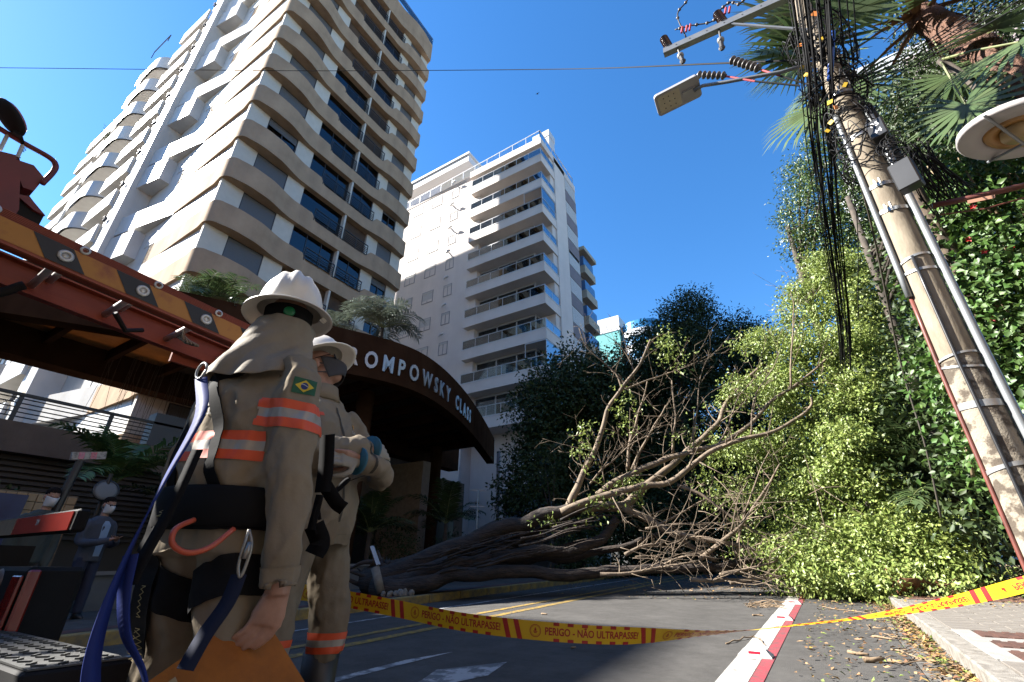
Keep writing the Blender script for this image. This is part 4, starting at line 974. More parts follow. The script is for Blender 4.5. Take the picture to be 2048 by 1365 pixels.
# pipes that climb the pole: grey conduit on the street side and a stout one behind, black cable, red pipe
def climb(ang, off, r_, z0, z1, m, name): zs = np.linspace(z0, z1, 10); MB().tube([around(z, ang, off) for z in zs], r_, 10).obj(name, m, UP, True)
climb(200, .03, .029, 3.3, 6.0, m_galv, 'conduit'); climb(195, .012, .018, .0, 3.3, m_rpipe, 'red_pipe'); climb(330, .045, .036, .0, 5.9, m_galv, 'conduit')
climb(255, .018, .014, .0, 3.7, m_box, 'riser_cable')
# junction boxes
def boxat(px, py, dist, sx, sy, sz, rz, name='junction_box', tilt=0):
    p = rel(gd(px, py, dist)); mb = MB().box(-sx / 2, sx / 2, -sy / 2, sy / 2, -sz / 2, sz / 2, bev=.012); o = mb.obj(name, m_box, UP); o.location = p; o.rotation_euler = (tilt, 0, rz); return o, p
b1, p1 = boxat(1756, 262, 5.55, .16, .13, .26, R(-20)); b2, p2 = boxat(1812, 352, 5.5, .20, .15, .34, R(-25), tilt=R(4))
for body, dz in (('05', .05), ('44', -.05)):
    me = text_mesh(body, .085, .002, .0005); me.materials.append(m_sw); o = inst('number', me, b1, (0, -.067, dz)); o.rotation_euler = (R(90), 0, 0)
# cable coils and loose loops round the pole head
def wire(pts, r_, n=6, seg=6): P = catmull([tuple(p) for p in pts], seg); return P, r_, n
mb = MB()
for k in range(130):
    z = rng.uniform(5.0, 7.6); r_ = prad(z) + rng.uniform(.02, .22) * (1.3 if z > 6 else .7); a0 = rng.uniform(0, 6.3); sp_ = rng.uniform(1.2, 4.5); pts = []
    for j in range(6):
        a = a0 + sp_ * j / 5; pts.append(rel(pax(z)) + Vector((math.cos(a) * r_ - .06, math.sin(a) * r_ - .08, rng.uniform(-.12, .12) + .1 * math.sin(j * 1.7 + a0))))
    P, _, _ = wire(pts, 0); mb.tube(P, rng.choice([.005, .006, .009]), 5, int(rng.random() < .3))
mb.obj('cable_tangle', [m_blk, m_blk2], UP, True)
mb = MB()
for k in range(40):
    a = rel(gd(1830 + rng.uniform(-30, 30), 300 + rng.uniform(-20, 20), 5.6)); b = rel(gd(1890 + rng.uniform(-30, 60), 400 + rng.uniform(-30, 40), 6.4)); mb.tube(catmull([a, (a + b) / 2 + Vector((rng.uniform(-.1, .1), 0, -rng.uniform(0, .15))), b], 5), .006, 5)
for k in range(10):
    c = rel(gd(1790 + rng.uniform(-15, 20), 290 + rng.uniform(-20, 30), 5.5)); r_ = rng.uniform(.06, .13); mb.tube([c + Vector((math.cos(t) * r_, -.05, math.sin(t) * r_)) for t in np.linspace(0, 6.0, 14)], .006, 5)
mb.obj('cable_loops', m_blk, UP, True)
# blue roll, tags
MB().tube([rel(gd(1665, 65, 5.3)), rel(gd(1660, 160, 5.3))], .033, 12).obj('blue_sleeve', mat('blue sleeve', (.03, .10, .42), .4), UP, True)
for (x, y, s_, m) in ((1630, 28, .06, m_oran), (1602, 90, .05, m_oran), (1642, 80, .05, m_ytag), (1660, 205, .055, m_ytag), (1672, 215, .04, m_oran), (1604, 135, .045, m_ytag), (1662, 245, .05, m_ytag), (1655, 262, .035, m_ytag), (1613, 150, .05, m_ytag), (1690, 170, .04, m_ytag)):
    p = rel(gd(x, y, 5.25)); o = MB().box(-s_ / 2, s_ / 2, -.004, .004, -s_ * .7, s_ * .7).obj('cable_tag', m, UP); o.location = p; o.rotation_euler = (rng.uniform(-.3, .3), rng.uniform(-.8, .8), rng.uniform(-.5, .5))
# crossarm, insulators, jumpers
m_brown = mat('brown insulator', (.045, .022, .018), .25); m_rubber = mat('grey rubber', (.10, .09, .085), .5); m_pin = mat('pink band', (.5, .05, .06), .5)
A0, A1 = Vector((-.42, 5.45, 8.70)), Vector((1.75, 5.5, 8.52))
MB().bar(rel(A0), rel(A1), .10, .12).obj('crossarm', m_galv, UP)
for q in (.1, .2, .32, .44, .56, .68, .8): MB().tube([rel(A0.lerp(A1, q) + Vector((0, -.052, 0))), rel(A0.lerp(A1, q) + Vector((0, -.045, 0)))], .012, 6).obj('bolt', m_rail, UP)
MB().bar(rel((1.5, 5.48, 7.6)), rel((.62, 5.45, 8.55)), .03).obj('arm_brace', m_galv, UP)
def stackdisc(a, b, n, r0, r1, name, m):
    a, b = Vector(a), Vector(b); d = (b - a).normalized(); rot = d.to_track_quat('Z', 'Y').to_matrix(); L = (b - a).length; prof = [(.0, 0), (r0, 0)]
    for k in range(n): z = L * (k + .5) / n; prof += [(r0, z - L / n * .3), (r1, z - L / n * .12), (r1 * .95, z + L / n * .05), (r0, z + L / n * .3)]
    prof += [(r0, L), (0, L)]; MB().lathe(prof, rel(a), 14, rot=rot).obj(name, m, UP, True)
for q in (.045, .44): p = A0.lerp(A1, q); stackdisc(p + Vector((0, 0, .07)), p + Vector((-.05, -.01, .38)), 7, .05, .072, 'pin_insulator', m_brown); MB().tube([rel(p + Vector((0, 0, .05))), rel(p + Vector((0, 0, .12)))], .055, 12).obj('insulator_base', m_galv, UP, True)
for q, pe in ((.1, (-.17, 5.4, 8.2)), (.40, (.40, 5.4, 8.05))):
    p = A0.lerp(A1, q); e = Vector(pe); MB().tube([rel(p), rel(p.lerp(e, .5))], .018, 6).obj('hanger', m_rail, UP); MB().ball(rel(p.lerp(e, .62)), .055, n=12, m=8).obj('bell', m_galv, UP, True); MB().tube([rel(p.lerp(e, .72)), rel(e)], .035, 8).obj('clamp', m_rail, UP); MB().ball(rel(e), .05, .03, .06, n=8, m=5).obj('clamp', m_rail, UP)
stackdisc(gy(1395, 150, 5.4), gy(1452, 152, 5.4), 6, .028, .06, 'strain_insulator', m_rubber); stackdisc(gy(1462, 120, 5.45), gy(1520, 138, 5.45), 7, .03, .065, 'strain_insulator', m_rubber)
for a, b, c in ((gy(1452, 153, 5.4), gy(1510, 163, 5.4), gy(1600, 172, 5.45)), (gy(1522, 140, 5.45), gy(1560, 152, 5.45), gy(1605, 166, 5.5))): MB().tube([rel(a), rel(b)], .014, 6).obj('cable_end', m_pin, UP); MB().tube([rel(b), rel(c)], .013, 6).obj('cable_end', m_blk2, UP)
for pts in ([(1372, 75), (1355, 30), (1375, 0), (1390, -40)], [(1350, 60), (1380, 52), (1420, 45), (1440, 30)], [(1440, 20), (1460, 5), (1480, 8), (1500, -20)]):
    P = catmull([tuple(rel(gy(x, y, 5.45))) for x, y in pts], 6); MB().tube(P, .012, 6).obj('jumper', m_blk2, UP, True)
    for i in range(2, len(P) - 1, 3): MB().ball(P[i], .028, n=8, m=5).obj('spacer_bead', m_rubber, UP, True)
for (x, y) in ((1365, 60), (1374, 58), (1381, 55), (1452, 22), (1460, 20)): MB().tube([rel(gy(x, y - 6, 5.42)), rel(gy(x - 2, y + 6, 5.42))], .018, 8).obj('red_cap', m_pin, UP)
# street lamp on its arm
LA = thing('street_lamp', 'grey flat LED street lamp on a long arm from the pole', 'street lamp', gy(1600, 140, 5.4))
lr = lambda p: Vector(p) - Vector(LA.location)
P = [gy(1625, 128, 5.45), gy(1560, 145, 5.42), gy(1450, 165, 5.4), gy(1405, 172, 5.4), gy(1388, 182, 5.4)]
MB().tube([lr(p) for p in P], .026, 10).obj('arm', m_galv, LA, True)
hc = gy(1355, 192, 5.4); hd = (gy(1320, 208, 5.4) - gy(1390, 178, 5.4)).normalized()
HL = bpy.data.objects.new('lamp_head', None)
ax = Vector((-1, -.05, -.10)).normalized(); ay = Vector((.05, -1, .28)).normalized(); az = ax.cross(ay).normalized(); c = lr(hc)
m_lhead = mat('lamp grey', (.36, .36, .37), .45)
def plate(mb, c, ax, ay, az, L, W, T, r_=.05, mi=0):
    pts = []
    for sx, sy, a0 in ((1, 1, 0), (-1, 1, 90), (-1, -1, 180), (1, -1, 270)):
        for k in range(5): a = R(a0 + 22.5 * k); pts.append((sx * (L - r_) + r_ * math.cos(a), sy * (W - r_) + r_ * math.sin(a)))
    n = len(pts); V = [c + ax * x + ay * y - az * T for x, y in pts] + [c + ax * x + ay * y + az * T for x, y in pts]
    mb.add(V, [tuple(range(n))[::-1], tuple(range(n, 2 * n))] + [(i, (i + 1) % n, n + (i + 1) % n, n + i) for i in range(n)], mi); return mb
if az.z < 0: az = -az
o = plate(MB(), c, ax, ay, az, .34, .17, .035).obj('lamp_head', m_lhead, LA)
plate(MB(), c + ax * .13 - az * .037, ax, ay, az, .17, .135, .006, .03).obj('lens', mat('led lens', (.50, .45, .32), .3, var=.1, vscale=20), LA)
plate(MB(), c - ax * .16 - az * .042, ax, ay, az, .09, .03, .02, .01).obj('driver_cover', m_lhead, LA)
for i in range(3):
    for j in range(3): plate(MB(), c + ax * (.05 + i * .08) + ay * (-.08 + j * .08) - az * .045, ax, ay, az, .008, .008, .003, .004).obj('led', m_frame_d, LA)
for i in range(8): MB().obox(c + ax * (.05 + i * .03) + az * .05, ax * .006, ay * .12, az * .02).obj('fin', m_lhead, LA)
# round garden lamp with a white dish
DL = thing('disc_lamp', 'round pale dish lamp with amber inner ring beside the pole', 'lamp', (2.6, 3.2, gz0(3.2) + .1))
dc = gd(2046, 258, 4.2) - Vector(DL.location); dn = Vector((-.28, .12, -.93)).normalized(); rot = dn.to_track_quat('Z', 'Y').to_matrix()
MB().lathe([(0, -.03), (.32, -.03), (.34, -.015), (.34, .015), (.325, .03), (.27, .02), (.205, .025), (.2, .01)], dc, 40, rot=rot).obj('dish', mat('pale dish', (.46, .43, .42), .45, var=.08, vscale=5), DL, True)
MB().lathe([(.198, .012), (.185, .03), (.13, .02), (.125, .0), (0, .0)], dc, 32, rot=rot).obj('amber_ring', mat('amber ring', (.40, .20, .05), .4, var=.15, vscale=9), DL, True)
MB().lathe([(.115, .012), (.11, .05), (.0, .06)], dc, 24, rot=rot).obj('bulb_cover', mat('bulb cover', (.5, .34, .16), .35), DL, True)
MB().tube([dc + Vector((.35, .05, .05)), dc + Vector((.75, .1, -.3)), Vector((.2, .1, 2.3)), Vector((.2, .1, 0))], .035, 10).obj('post', m_galv, DL, True)
for a in (20, 140, 260): q = dc + rot @ Vector((math.cos(R(a)) * .36, math.sin(R(a)) * .36, .02)); MB().tube([q, dc + dn * .12], .01, 6).obj('spoke', m_galv, DL)
# red-brown pipe bracket to the right
RB = thing('red_pipe_arm', 'red brown steel pipe running from the pole toward the shrubs with a stamped plate', 'pipe', gd(1865, 412, 6.0))
q0 = Vector(RB.location); MB().tube([(0, 0, 0), gd(1960, 392, 6.1) - q0, gd(2120, 355, 6.3) - q0], .032, 10).obj('pipe', m_rpipe, RB, True); MB().tube([gd(1880, 430, 6.05) - q0, gd(1970, 418, 6.1) - q0, gd(2100, 382, 6.3) - q0], .008, 6).obj('stay_wire', m_rpipe, RB)
p = gd(1962, 399, 6.02) - q0; pl_ = MB().box(-.10, .10, -.003, .003, -.02, .02).obj('plate', mat('stamped plate', (.35, .18, .11), .5), RB); pl_.location = p; pl_.rotation_euler = (0, R(14), R(-12))

# ---------------------------------------------------------------- cables of the line
def cable(label, pts, r_, m, name='cable', group=None, seg=10):
    P = [Vector(p) for p in pts]; o = MB(); b = P[0]; o.tube(catmull([tuple(p - b) for p in P], seg), r_, 6); ob = o.obj(name, m, None, True); ob.location = b; return tag(ob, label, 'cable', group)
cable('single dark wire crossing the sky from the pole over the towers', [(1.4, 5.5, 7.05), gd(1100, 139, 12), gd(600, 142, 20), gd(100, 137, 30), gd(-300, 133, 40)], .016, m_blk)
for i in range(24):
    o_ = rng.uniform(-30, 30); ye = 735 + rng.uniform(-90, 25) * (1 if i % 3 else .3); q = rng.uniform(.85, 1.0); dd = rng.uniform(-.12, .12)
    cable('black cable of the straight bundle hanging past the pole into the fallen crown', [gd(1600 + o_ * 1.6, -120, 4.5 + dd), gd(1616 + o_ * 1.5, 0, 4.9 + dd), gd(1632 + o_ * 1.2, 150, 5.3 + dd), gd(1645 + o_ * .95 + rng.uniform(-7, 7), 300, 6.3 + dd), gd(1665 + o_ * .7 + rng.uniform(-6, 6), 480, 8.0), gd(1684 + o_ * .5, 620, 9.6), gd(1692 + o_ * .4, ye, 11.0)], rng.choice([.0055, .007, .010]), m_blk, group='cables hanging past the pole into the tree')
for i in range(9):
    a = pax(6.4 + rng.uniform(-.4, 1.0)) + Vector((rng.uniform(-.25, .05), rng.uniform(-.3, -.1), 0)); x = 1585 + i * 15 + rng.uniform(-6, 6)
    cable('black cable looping from the pole head to the lines overhead', [a, gd(x, 70, 5.1), gd(x - 5, -60, 4.5), Vector((.5 + i * .08, -8, 8.6))], rng.choice([.007, .010, .013]), m_blk, group='cables running overhead from the pole')
cable('slack rope-like cable hanging beside the pole in front of the dark palms', [pax(6.2) + Vector((-.05, .2, 0)), gd(1738, 430, 7.6), gd(1800, 720, 9.2), gd(1850, 890, 9.6), gd(1882, 1035, 9.9)], .014, mat('brown cable', (.05, .042, .03), .7))
cable('thin cable hanging straight through the pale foliage', [pax(6.4) + Vector((-.1, .2, 0)), gd(1712, 420, 8), gd(1716, 600, 9), gd(1718, 640, 9.4)], .007, m_blk)
for i in range(6): cable('thin wire running from the pole head to the upper right past the palm', [pax(6.1 + i * .06) + Vector((.1, -.05, 0)), gd(1850, 120 - i * 7, 5.6), gd(2060, 0 - i * 12, 5.4), gd(2300, -140 - i * 15, 5.6)], .006, m_blk, group='wires past the palm')
# ---------------------------------------------------------------- the fallen tree
TPn = Vector((.481, -.877, 0)); TP0 = Vector((-8.5, 8.1, 0))
def tp(x, y, off=0.0): return gpl(x, y, TP0 - TPn * off, TPn)      # off: metres behind the tree's middle plane
FT = thing('fallen_tree', 'uprooted tree lying across the road with bare branches and fresh green crown', 'tree', (-8.6, 8.2, gz0(8.2, -8.6) + .14))
FB0 = Vector(FT.location)
def clampz(p, r_):
    g = gz0(p.y, p.x) + r_ * .7 + (.13 if p.x < -7 else 0); return Vector((p.x, p.y, max(p.z, g)))
def limb(name, pts, r0, r1, off=0.0, offe=None, n=9, wob=.0, seg=5, m=m_bark):
    offe = off if offe is None else offe; k = len(pts) - 1
    P = [tp(x, y, off + (offe - off) * i / k) for i, (x, y) in enumerate(pts)]; P = catmull([tuple(p) for p in P], seg); L = len(P) - 1
    rad = [(r0 + (r1 - r0) * (i / L) ** .8) * .86 for i in range(L + 1)]
    Q = []
    for i, p in enumerate(P):
        if wob: p = p + Vector(noise.noise_vector(p * 1.7)) * wob
        Q.append(clampz(p, rad[i]) - FB0)
    return Q, rad
m_trunk = mat('shaded trunk bark', (.06, .038, .025), .85, col2=(.014, .010, .008), vscale=7, bump=.9, bscale=22, bdist=.04, stretch=(.5, .5, 2.2), detail=8, contrast=(.36, .66))  # bark darkened: the shade over the trunk is put into its colour
m_limb = mat('sunlit limb bark', (.26, .195, .13), .85, col2=(.10, .072, .05), vscale=6, bump=.6, bscale=40, detail=7, contrast=(.3, .66))  # bark paled: sunlight on the limbs is part of this colour
limbs_ = []
def L_(pts, r0, r1, off=0, offe=None, name='branch', m=None, wob=.04):
    Q, rad = limb(name, pts, r0, r1, off, offe, wob=wob); MB().tube(Q, rad, 9).obj(name, m or m_limb, FT, True); limbs_.append((Q, rad)); return Q
# root end and trunk stems
for i, (pts, r0, r1, o) in enumerate((
    ([(735, 1165), (800, 1148), (880, 1112), (960, 1075), (1030, 1052), (1080, 1032), (1150, 1014)], .30, .16, .0),
    ([(745, 1180), (820, 1160), (900, 1130), (1000, 1112), (1068, 1108), (1182, 1090), (1236, 1034)], .25, .11, -.3),
    ([(750, 1185), (850, 1165), (960, 1145), (1136, 1148), (1273, 1146), (1409, 1134), (1477, 1126), (1568, 1130)], .22, .05, -.6),
    ([(740, 1150), (850, 1128), (950, 1100), (1040, 1078), (1120, 1038), (1180, 1022)], .20, .11, .35),
    ([(760, 1170), (900, 1150), (1050, 1120), (1150, 1110), (1260, 1088), (1350, 1060)], .2, .05, .2),
    ([(770, 1150), (860, 1110), (930, 1080), (990, 1050)], .18, .10, .5))): L_(pts, r0, r1, o, name='trunk_stem', m=m_trunk, wob=.12)
mb = MB()
for k in range(60):    # split bark strips along the trunk
    x = rng.uniform(780, 1150); y = 1178 - (x - 740) * .26 + rng.uniform(-40, 20); l = rng.uniform(50, 160); o = rng.uniform(-.9, .3)
    Q, rad = limb('s', [(x, y), (x + l * .5, y - l * .14 + rng.uniform(-5, 5)), (x + l, y - l * .25 + rng.uniform(-8, 8))], .035, .008, o, wob=.06); mb.tube(Q, rad, 5)
mb.obj('bark_strips', m_trunk, FT, True)
rb = MB()
for k in range(34):
    a = Vector((0, 0, .35)) + Vector((rng.uniform(-.25, .15), rng.uniform(-.3, .3), rng.uniform(-.3, .3))); d = Vector((rng.uniform(-1, -.1), rng.uniform(-.9, .9), rng.uniform(-.7, .9))).normalized() * rng.uniform(.3, .95)
    rb.tube(catmull([a, a + d * .5 + Vector((0, 0, rng.uniform(-.1, .1))), a + d], 4), [.07, .06, .06, .05, .05, .04, .03, .02, .012], 6)
rb.obj('root_plate', m_trunk, FT, True)
A = L_([(1150, 1014), (1205, 1013), (1245, 1014), (1273, 989), (1313, 957), (1345, 930), (1395, 884), (1436, 848), (1447, 816), (1482, 771), (1527, 728)], .155, .05, 0, 1.0)
B_ = L_([(1120, 1025), (1204, 993), (1282, 973), (1336, 966), (1386, 930), (1427, 900), (1491, 878), (1545, 864), (1591, 839), (1622, 812), (1624, 795)], .10, .03, -.25, -.9)
C_ = L_([(1195, 989), (1254, 952), (1327, 921), (1386, 902), (1436, 893), (1491, 857), (1545, 803), (1586, 775), (1636, 734), (1677, 687)], .10, .025, .1, -.6)
L_([(1586, 775), (1640, 765), (1700, 759)], .035, .012, -.4)
Dd = L_([(1136, 1018), (1150, 985), (1164, 952), (1191, 893), (1213, 825), (1245, 775), (1282, 725), (1302, 678)], .115, .03, 0, -.3)
L_([(1245, 775), (1235, 750), (1213, 729), (1173, 694), (1158, 656)], .035, .008, -.15); L_([(1268, 745), (1250, 705), (1225, 680), (1195, 660)], .02, .006, -.2)
L_([(1254, 939), (1259, 889), (1273, 843), (1286, 798), (1293, 762)], .055, .015, .1); L_([(1263, 939), (1286, 893), (1313, 848), (1332, 812)], .05, .02, .2)
L_([(1345, 907), (1350, 834), (1343, 759)], .04, .015, 0); L_([(1240, 780), (1295, 762), (1345, 742), (1391, 728)], .035, .01, -.1)
L_([(1245, 1016), (1318, 1052), (1377, 1089), (1432, 1121)], .11, .05, -.1, -.5); L_([(1350, 1068), (1432, 1082), (1513, 1102), (1572, 1134)], .075, .025, -.5, -1.2)
L_([(1354, 971), (1409, 993), (1477, 1043), (1545, 1084), (1600, 1120)], .05, .012, -.4, -1.3); L_([(1318, 1050), (1363, 1025), (1400, 1005), (1445, 990)], .035, .012, -.2)
L_([(1291, 1056), (1345, 1050), (1430, 1046), (1500, 1055)], .03, .01, -.6); L_([(1400, 1118), (1440, 1085), (1490, 1040), (1528, 985), (1560, 930)], .06, .02, -.7, -1.2)
L_([(1180, 965), (1215, 930), (1250, 900), (1300, 868)], .03, .012, 0); L_([(1209, 966), (1204, 930), (1190, 905), (1150, 895), (1128, 890)], .022, .006, -.2)
L_([(1436, 893), (1455, 860), (1475, 800), (1490, 780), (1520, 745)], .03, .008, -.2); L_([(1386, 905), (1392, 830), (1400, 760), (1420, 715), (1445, 690)], .022, .006, -.3)
L_([(1580, 775), (1582, 700), (1588, 620), (1580, 585)], .03, .008, -.9); L_([(1500, 870), (1508, 800), (1545, 740), (1560, 700)], .025, .008, -.5); L_([(1470, 1120), (1480, 1060), (1500, 1000), (1520, 940), (1540, 900)], .035, .01, -.8)
for (x0, y0, x1, y1) in ((1300, 1140, 1420, 1100), (1200, 1150, 1400, 1120), (1440, 1150, 1560, 1120), (1380, 1160, 1600, 1150), (1250, 1110, 1330, 1085), (1460, 1165, 1640, 1160), (1430, 1140, 1530, 1155)): L_([(x0, y0), ((x0 + x1) / 2, (y0 + y1) / 2 - rng.uniform(-8, 12)), (x1, y1)], .045, .015, -rng.uniform(.4, 1.4), name='branch')
# thin bare twigs off the limbs
tw = MB(); tips = []
for (Q, rad) in limbs_[6:]:
    for k in range(14):
        i = rng.integers(2, len(Q)); p = Q[i]; t = (Q[i] - Q[i - 1]).normalized(); d = (t * rng.uniform(.2, .9) + Vector(rand_dirs(1)[0]) * .8 + Vector((0, 0, rng.uniform(-.2, .6)))).normalized(); l = rng.uniform(.25, 1.1)
        e = p + d * l; m1 = p + d * l * .5 + Vector(rand_dirs(1)[0]) * l * .12
        if (e + FB0).z < gz0((e + FB0).y): continue
        r_ = min(.02, rad[i] * .4); tw.tube(catmull([p, m1, e], 3), [r_ + (.003 - r_) * j / 6 for j in range(7)], 5)
        for j in range(2):
            q = m1.lerp(e, rng.random()); f = q + (d + Vector(rand_dirs(1)[0]) * .9).normalized() * l * .35; tw.tube([q, f], [.005, .002], 4)
        tips.append(e)
for k in range(85):   # brushwood low down under the crown
    x, y, o = rng.uniform(1280, 1680), rng.uniform(960, 1165), rng.uniform(-2.0, .3); p = tp(x, y, o); d = Vector((rng.uniform(-.3, 1), rng.uniform(-.6, .6), rng.uniform(-.5, .7))).normalized(); l = rng.uniform(.4, 1.6)
    a, b = clampz(p - d * l / 2, 0) - FB0, clampz(p + d * l / 2, 0) - FB0; tw.tube(catmull([a, (a + b) / 2 + Vector(rand_dirs(1)[0]) * .12, b], 3), [.008, .0075, .007, .006, .005, .004, .002], 5)
o = tw.obj('twigs', m_limb, FT, True); o['kind'] = 'stuff'
# crown: leaves in drooping sprays
cl = Cloud()
gclip = lambda P: (P[:, 2] + FB0.z > SLOPE * (P[:, 1] + FB0.y) + .03)
CROWN = [(1640, 545, 14.0, .8, 1700), (1705, 540, 14.2, .9, 1900), (1770, 575, 14.2, .9, 1800), (1600, 605, 14.0, .8, 1700), (1690, 620, 13.8, 1.0, 2200), (1790, 650, 14.0, .9, 1500), (1550, 690, 13.6, .8, 1600), (1620, 700, 13.4, .9, 2000), (1700, 710, 13.2, 1.0, 2200), (1770, 730, 13.6, .8, 1300),
    (1535, 770, 13.2, .7, 1200), (1590, 810, 12.9, .9, 2000), (1670, 810, 12.8, .9, 2000), (1720, 830, 12.8, .7, 1200), (1540, 900, 12.8, .8, 1300), (1610, 910, 12.5, .9, 1900), (1680, 920, 12.3, .9, 2000), (1740, 945, 12.2, .7, 1300), (1790, 985, 12.0, .7, 1300), (1590, 1010, 12.2, .8, 1500), (1660, 1020, 12.0, .9, 1900), (1740, 1040, 11.7, .8, 1700), (1810, 1050, 11.6, .75, 1500), (1860, 1090, 11.4, .7, 1300),
    (1610, 1100, 11.6, .7, 1300), (1680, 1110, 11.3, .75, 1600), (1760, 1120, 11.1, .8, 1700), (1840, 1135, 11.0, .75, 1500), (1910, 1130, 11.1, .7, 1200), (1640, 1150, 11.0, .5, 900), (1720, 1165, 10.7, .5, 1000), (1800, 1170, 10.6, .5, 900), (1590, 1150, 11.3, .4, 600), (1470, 800, 13.4, .4, 220), (1500, 1000, 12.8, .8, 600), (1470, 920, 13.0, .6, 350), (1520, 1060, 12.4, .7, 600)]
for (x, y, dist, r_, n) in CROWN:
    c = gd(x, y, dist) - FB0; ns = max(4, int(11 * r_))
    for q in range(ns):
        d = rand_dirs(1)[0] * (rng.random() ** .45) * r_ * np.array([1, 1, .9]); rr = rng.uniform(.2, .42)
        blob_leaves(cl, np.array(c) + d, (rr * 1.2, rr * 1.2, rr * .75), int(n / ns * 1.9 * (rr / .31) ** 1.6), .082, .048, shell=.3, up=.9, droop=.7, clip=gclip)
for (x, y, r_) in ((1340, 690, .35), (1250, 960, .3), (1240, 840, .25), (1165, 905, .2), (1185, 1010, .25), (1345, 700, .4), (1255, 800, .25), (1210, 995, .2), (1280, 985, .2), (1165, 860, .2), (1380, 860, .3), (1420, 960, .4), (1100, 1040, .15)):
    blob_leaves(cl, tp(x, y, -.2) - FB0, r_, int(700 * r_ * r_ + 60), .085, .05, shell=.2, droop=.6)
cl.obj('crown', m_leaf_f, FT, 'stuff')
# snapped bollard and rubble at the root end
PBx = tp(748, 1140, -.7); BO = thing('broken_post', 'snapped white concrete post with a pale plate leaning at the torn root end', 'post', (PBx.x, PBx.y, gz0(PBx.y, PBx.x)))
q = lambda x, y, o: tp(x, y, o) - Vector(BO.location)
MB().tube([q(762, 1186, -.8), q(750, 1135, -.8)], .085, 10).obj('stump', mat('dirty concrete', (.24, .21, .17), .9, var=.4, vscale=6), BO, True)
a, b = q(757, 1130, -.8), q(744, 1093, -.8); MB().bar(a, b, .15, .04).obj('plate', mat('pale plate', (.55, .62, .72), .5), BO)
for i in range(7):
    p = tp(770 + i * 9 + rng.uniform(-5, 5), 1188 + rng.uniform(-3, 10), -1.0); mb = MB(); mb.ball((0, 0, 0), rng.uniform(.05, .11), rng.uniform(.04, .09), rng.uniform(.04, .07), n=7, m=5); o = mb.obj('rubble_lump', MATS['dirty concrete'], None); o.location = (p.x, p.y, gz0(p.y, p.x) + .05 + (.14 if p.x < -7 else 0)); o.rotation_euler = (rng.uniform(0, 3), rng.uniform(0, 3), 0)
    tag(o, 'lump of broken concrete lying by the torn roots', 'rubble', 'rubble at the roots')

# ---------------------------------------------------------------- dark trees behind, in the tower's shade
def at(x, y, d): return gd(x, y, d)
def bg(name, label, x, dist, blobs, m, L, W, dens, group='trees behind the fallen tree', tr=.2, **k):
    b = gd(x, 1100, dist); b.z = gz0(b.y) - .1; top = gd(blobs[0][0], blobs[0][1] + 40, dist); return crown_tree(name, label, b, (b.x + .3, b.y, max(2.5, top.z - 1.0)), [(tuple(gd(px, py, dist + dd)), r_) for px, py, dd, r_ in blobs], m, L, W, dens, group, tr, **k)
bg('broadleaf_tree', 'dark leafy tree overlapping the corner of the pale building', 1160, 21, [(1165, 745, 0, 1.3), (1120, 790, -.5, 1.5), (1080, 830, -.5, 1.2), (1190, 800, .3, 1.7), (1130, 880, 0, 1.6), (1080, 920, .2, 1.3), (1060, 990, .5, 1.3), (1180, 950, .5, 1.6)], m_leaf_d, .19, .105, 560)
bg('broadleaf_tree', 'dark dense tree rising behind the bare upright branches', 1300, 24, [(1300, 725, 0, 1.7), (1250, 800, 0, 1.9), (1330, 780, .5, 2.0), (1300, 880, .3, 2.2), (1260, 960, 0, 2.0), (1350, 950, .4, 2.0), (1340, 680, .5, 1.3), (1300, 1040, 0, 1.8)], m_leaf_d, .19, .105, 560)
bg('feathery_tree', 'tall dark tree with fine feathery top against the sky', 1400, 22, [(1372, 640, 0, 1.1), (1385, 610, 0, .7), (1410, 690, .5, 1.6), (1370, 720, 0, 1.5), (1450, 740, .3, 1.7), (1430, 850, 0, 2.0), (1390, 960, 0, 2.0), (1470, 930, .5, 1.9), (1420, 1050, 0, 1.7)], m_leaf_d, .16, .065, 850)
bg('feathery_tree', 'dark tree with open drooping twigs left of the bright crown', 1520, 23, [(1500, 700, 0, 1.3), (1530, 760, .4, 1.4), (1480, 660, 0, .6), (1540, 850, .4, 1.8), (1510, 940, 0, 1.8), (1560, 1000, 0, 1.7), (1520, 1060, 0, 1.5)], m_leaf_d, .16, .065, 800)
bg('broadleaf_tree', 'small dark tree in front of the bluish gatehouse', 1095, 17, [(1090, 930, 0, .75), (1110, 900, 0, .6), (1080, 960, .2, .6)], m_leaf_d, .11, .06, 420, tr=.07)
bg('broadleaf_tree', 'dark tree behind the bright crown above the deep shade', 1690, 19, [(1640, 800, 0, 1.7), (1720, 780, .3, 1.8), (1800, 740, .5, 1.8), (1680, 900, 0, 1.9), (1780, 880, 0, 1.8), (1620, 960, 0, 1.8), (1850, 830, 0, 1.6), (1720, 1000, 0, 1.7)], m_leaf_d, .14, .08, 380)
bg('broadleaf_tree', 'dark tree in deep shade between the bright crown and the concrete pole', 1850, 20.5, [(1850, 760, 0, 1.8), (1790, 820, .4, 1.6), (1860, 900, 0, 1.8), (1930, 860, .4, 1.8), (1900, 990, 0, 1.7), (1830, 680, .4, 1.5), (1980, 1000, .2, 1.6), (1780, 960, 0, 1.6)], m_leaf_d, .17, .10, 520, tr=.14)  # dark leaves paint in the deep shade here
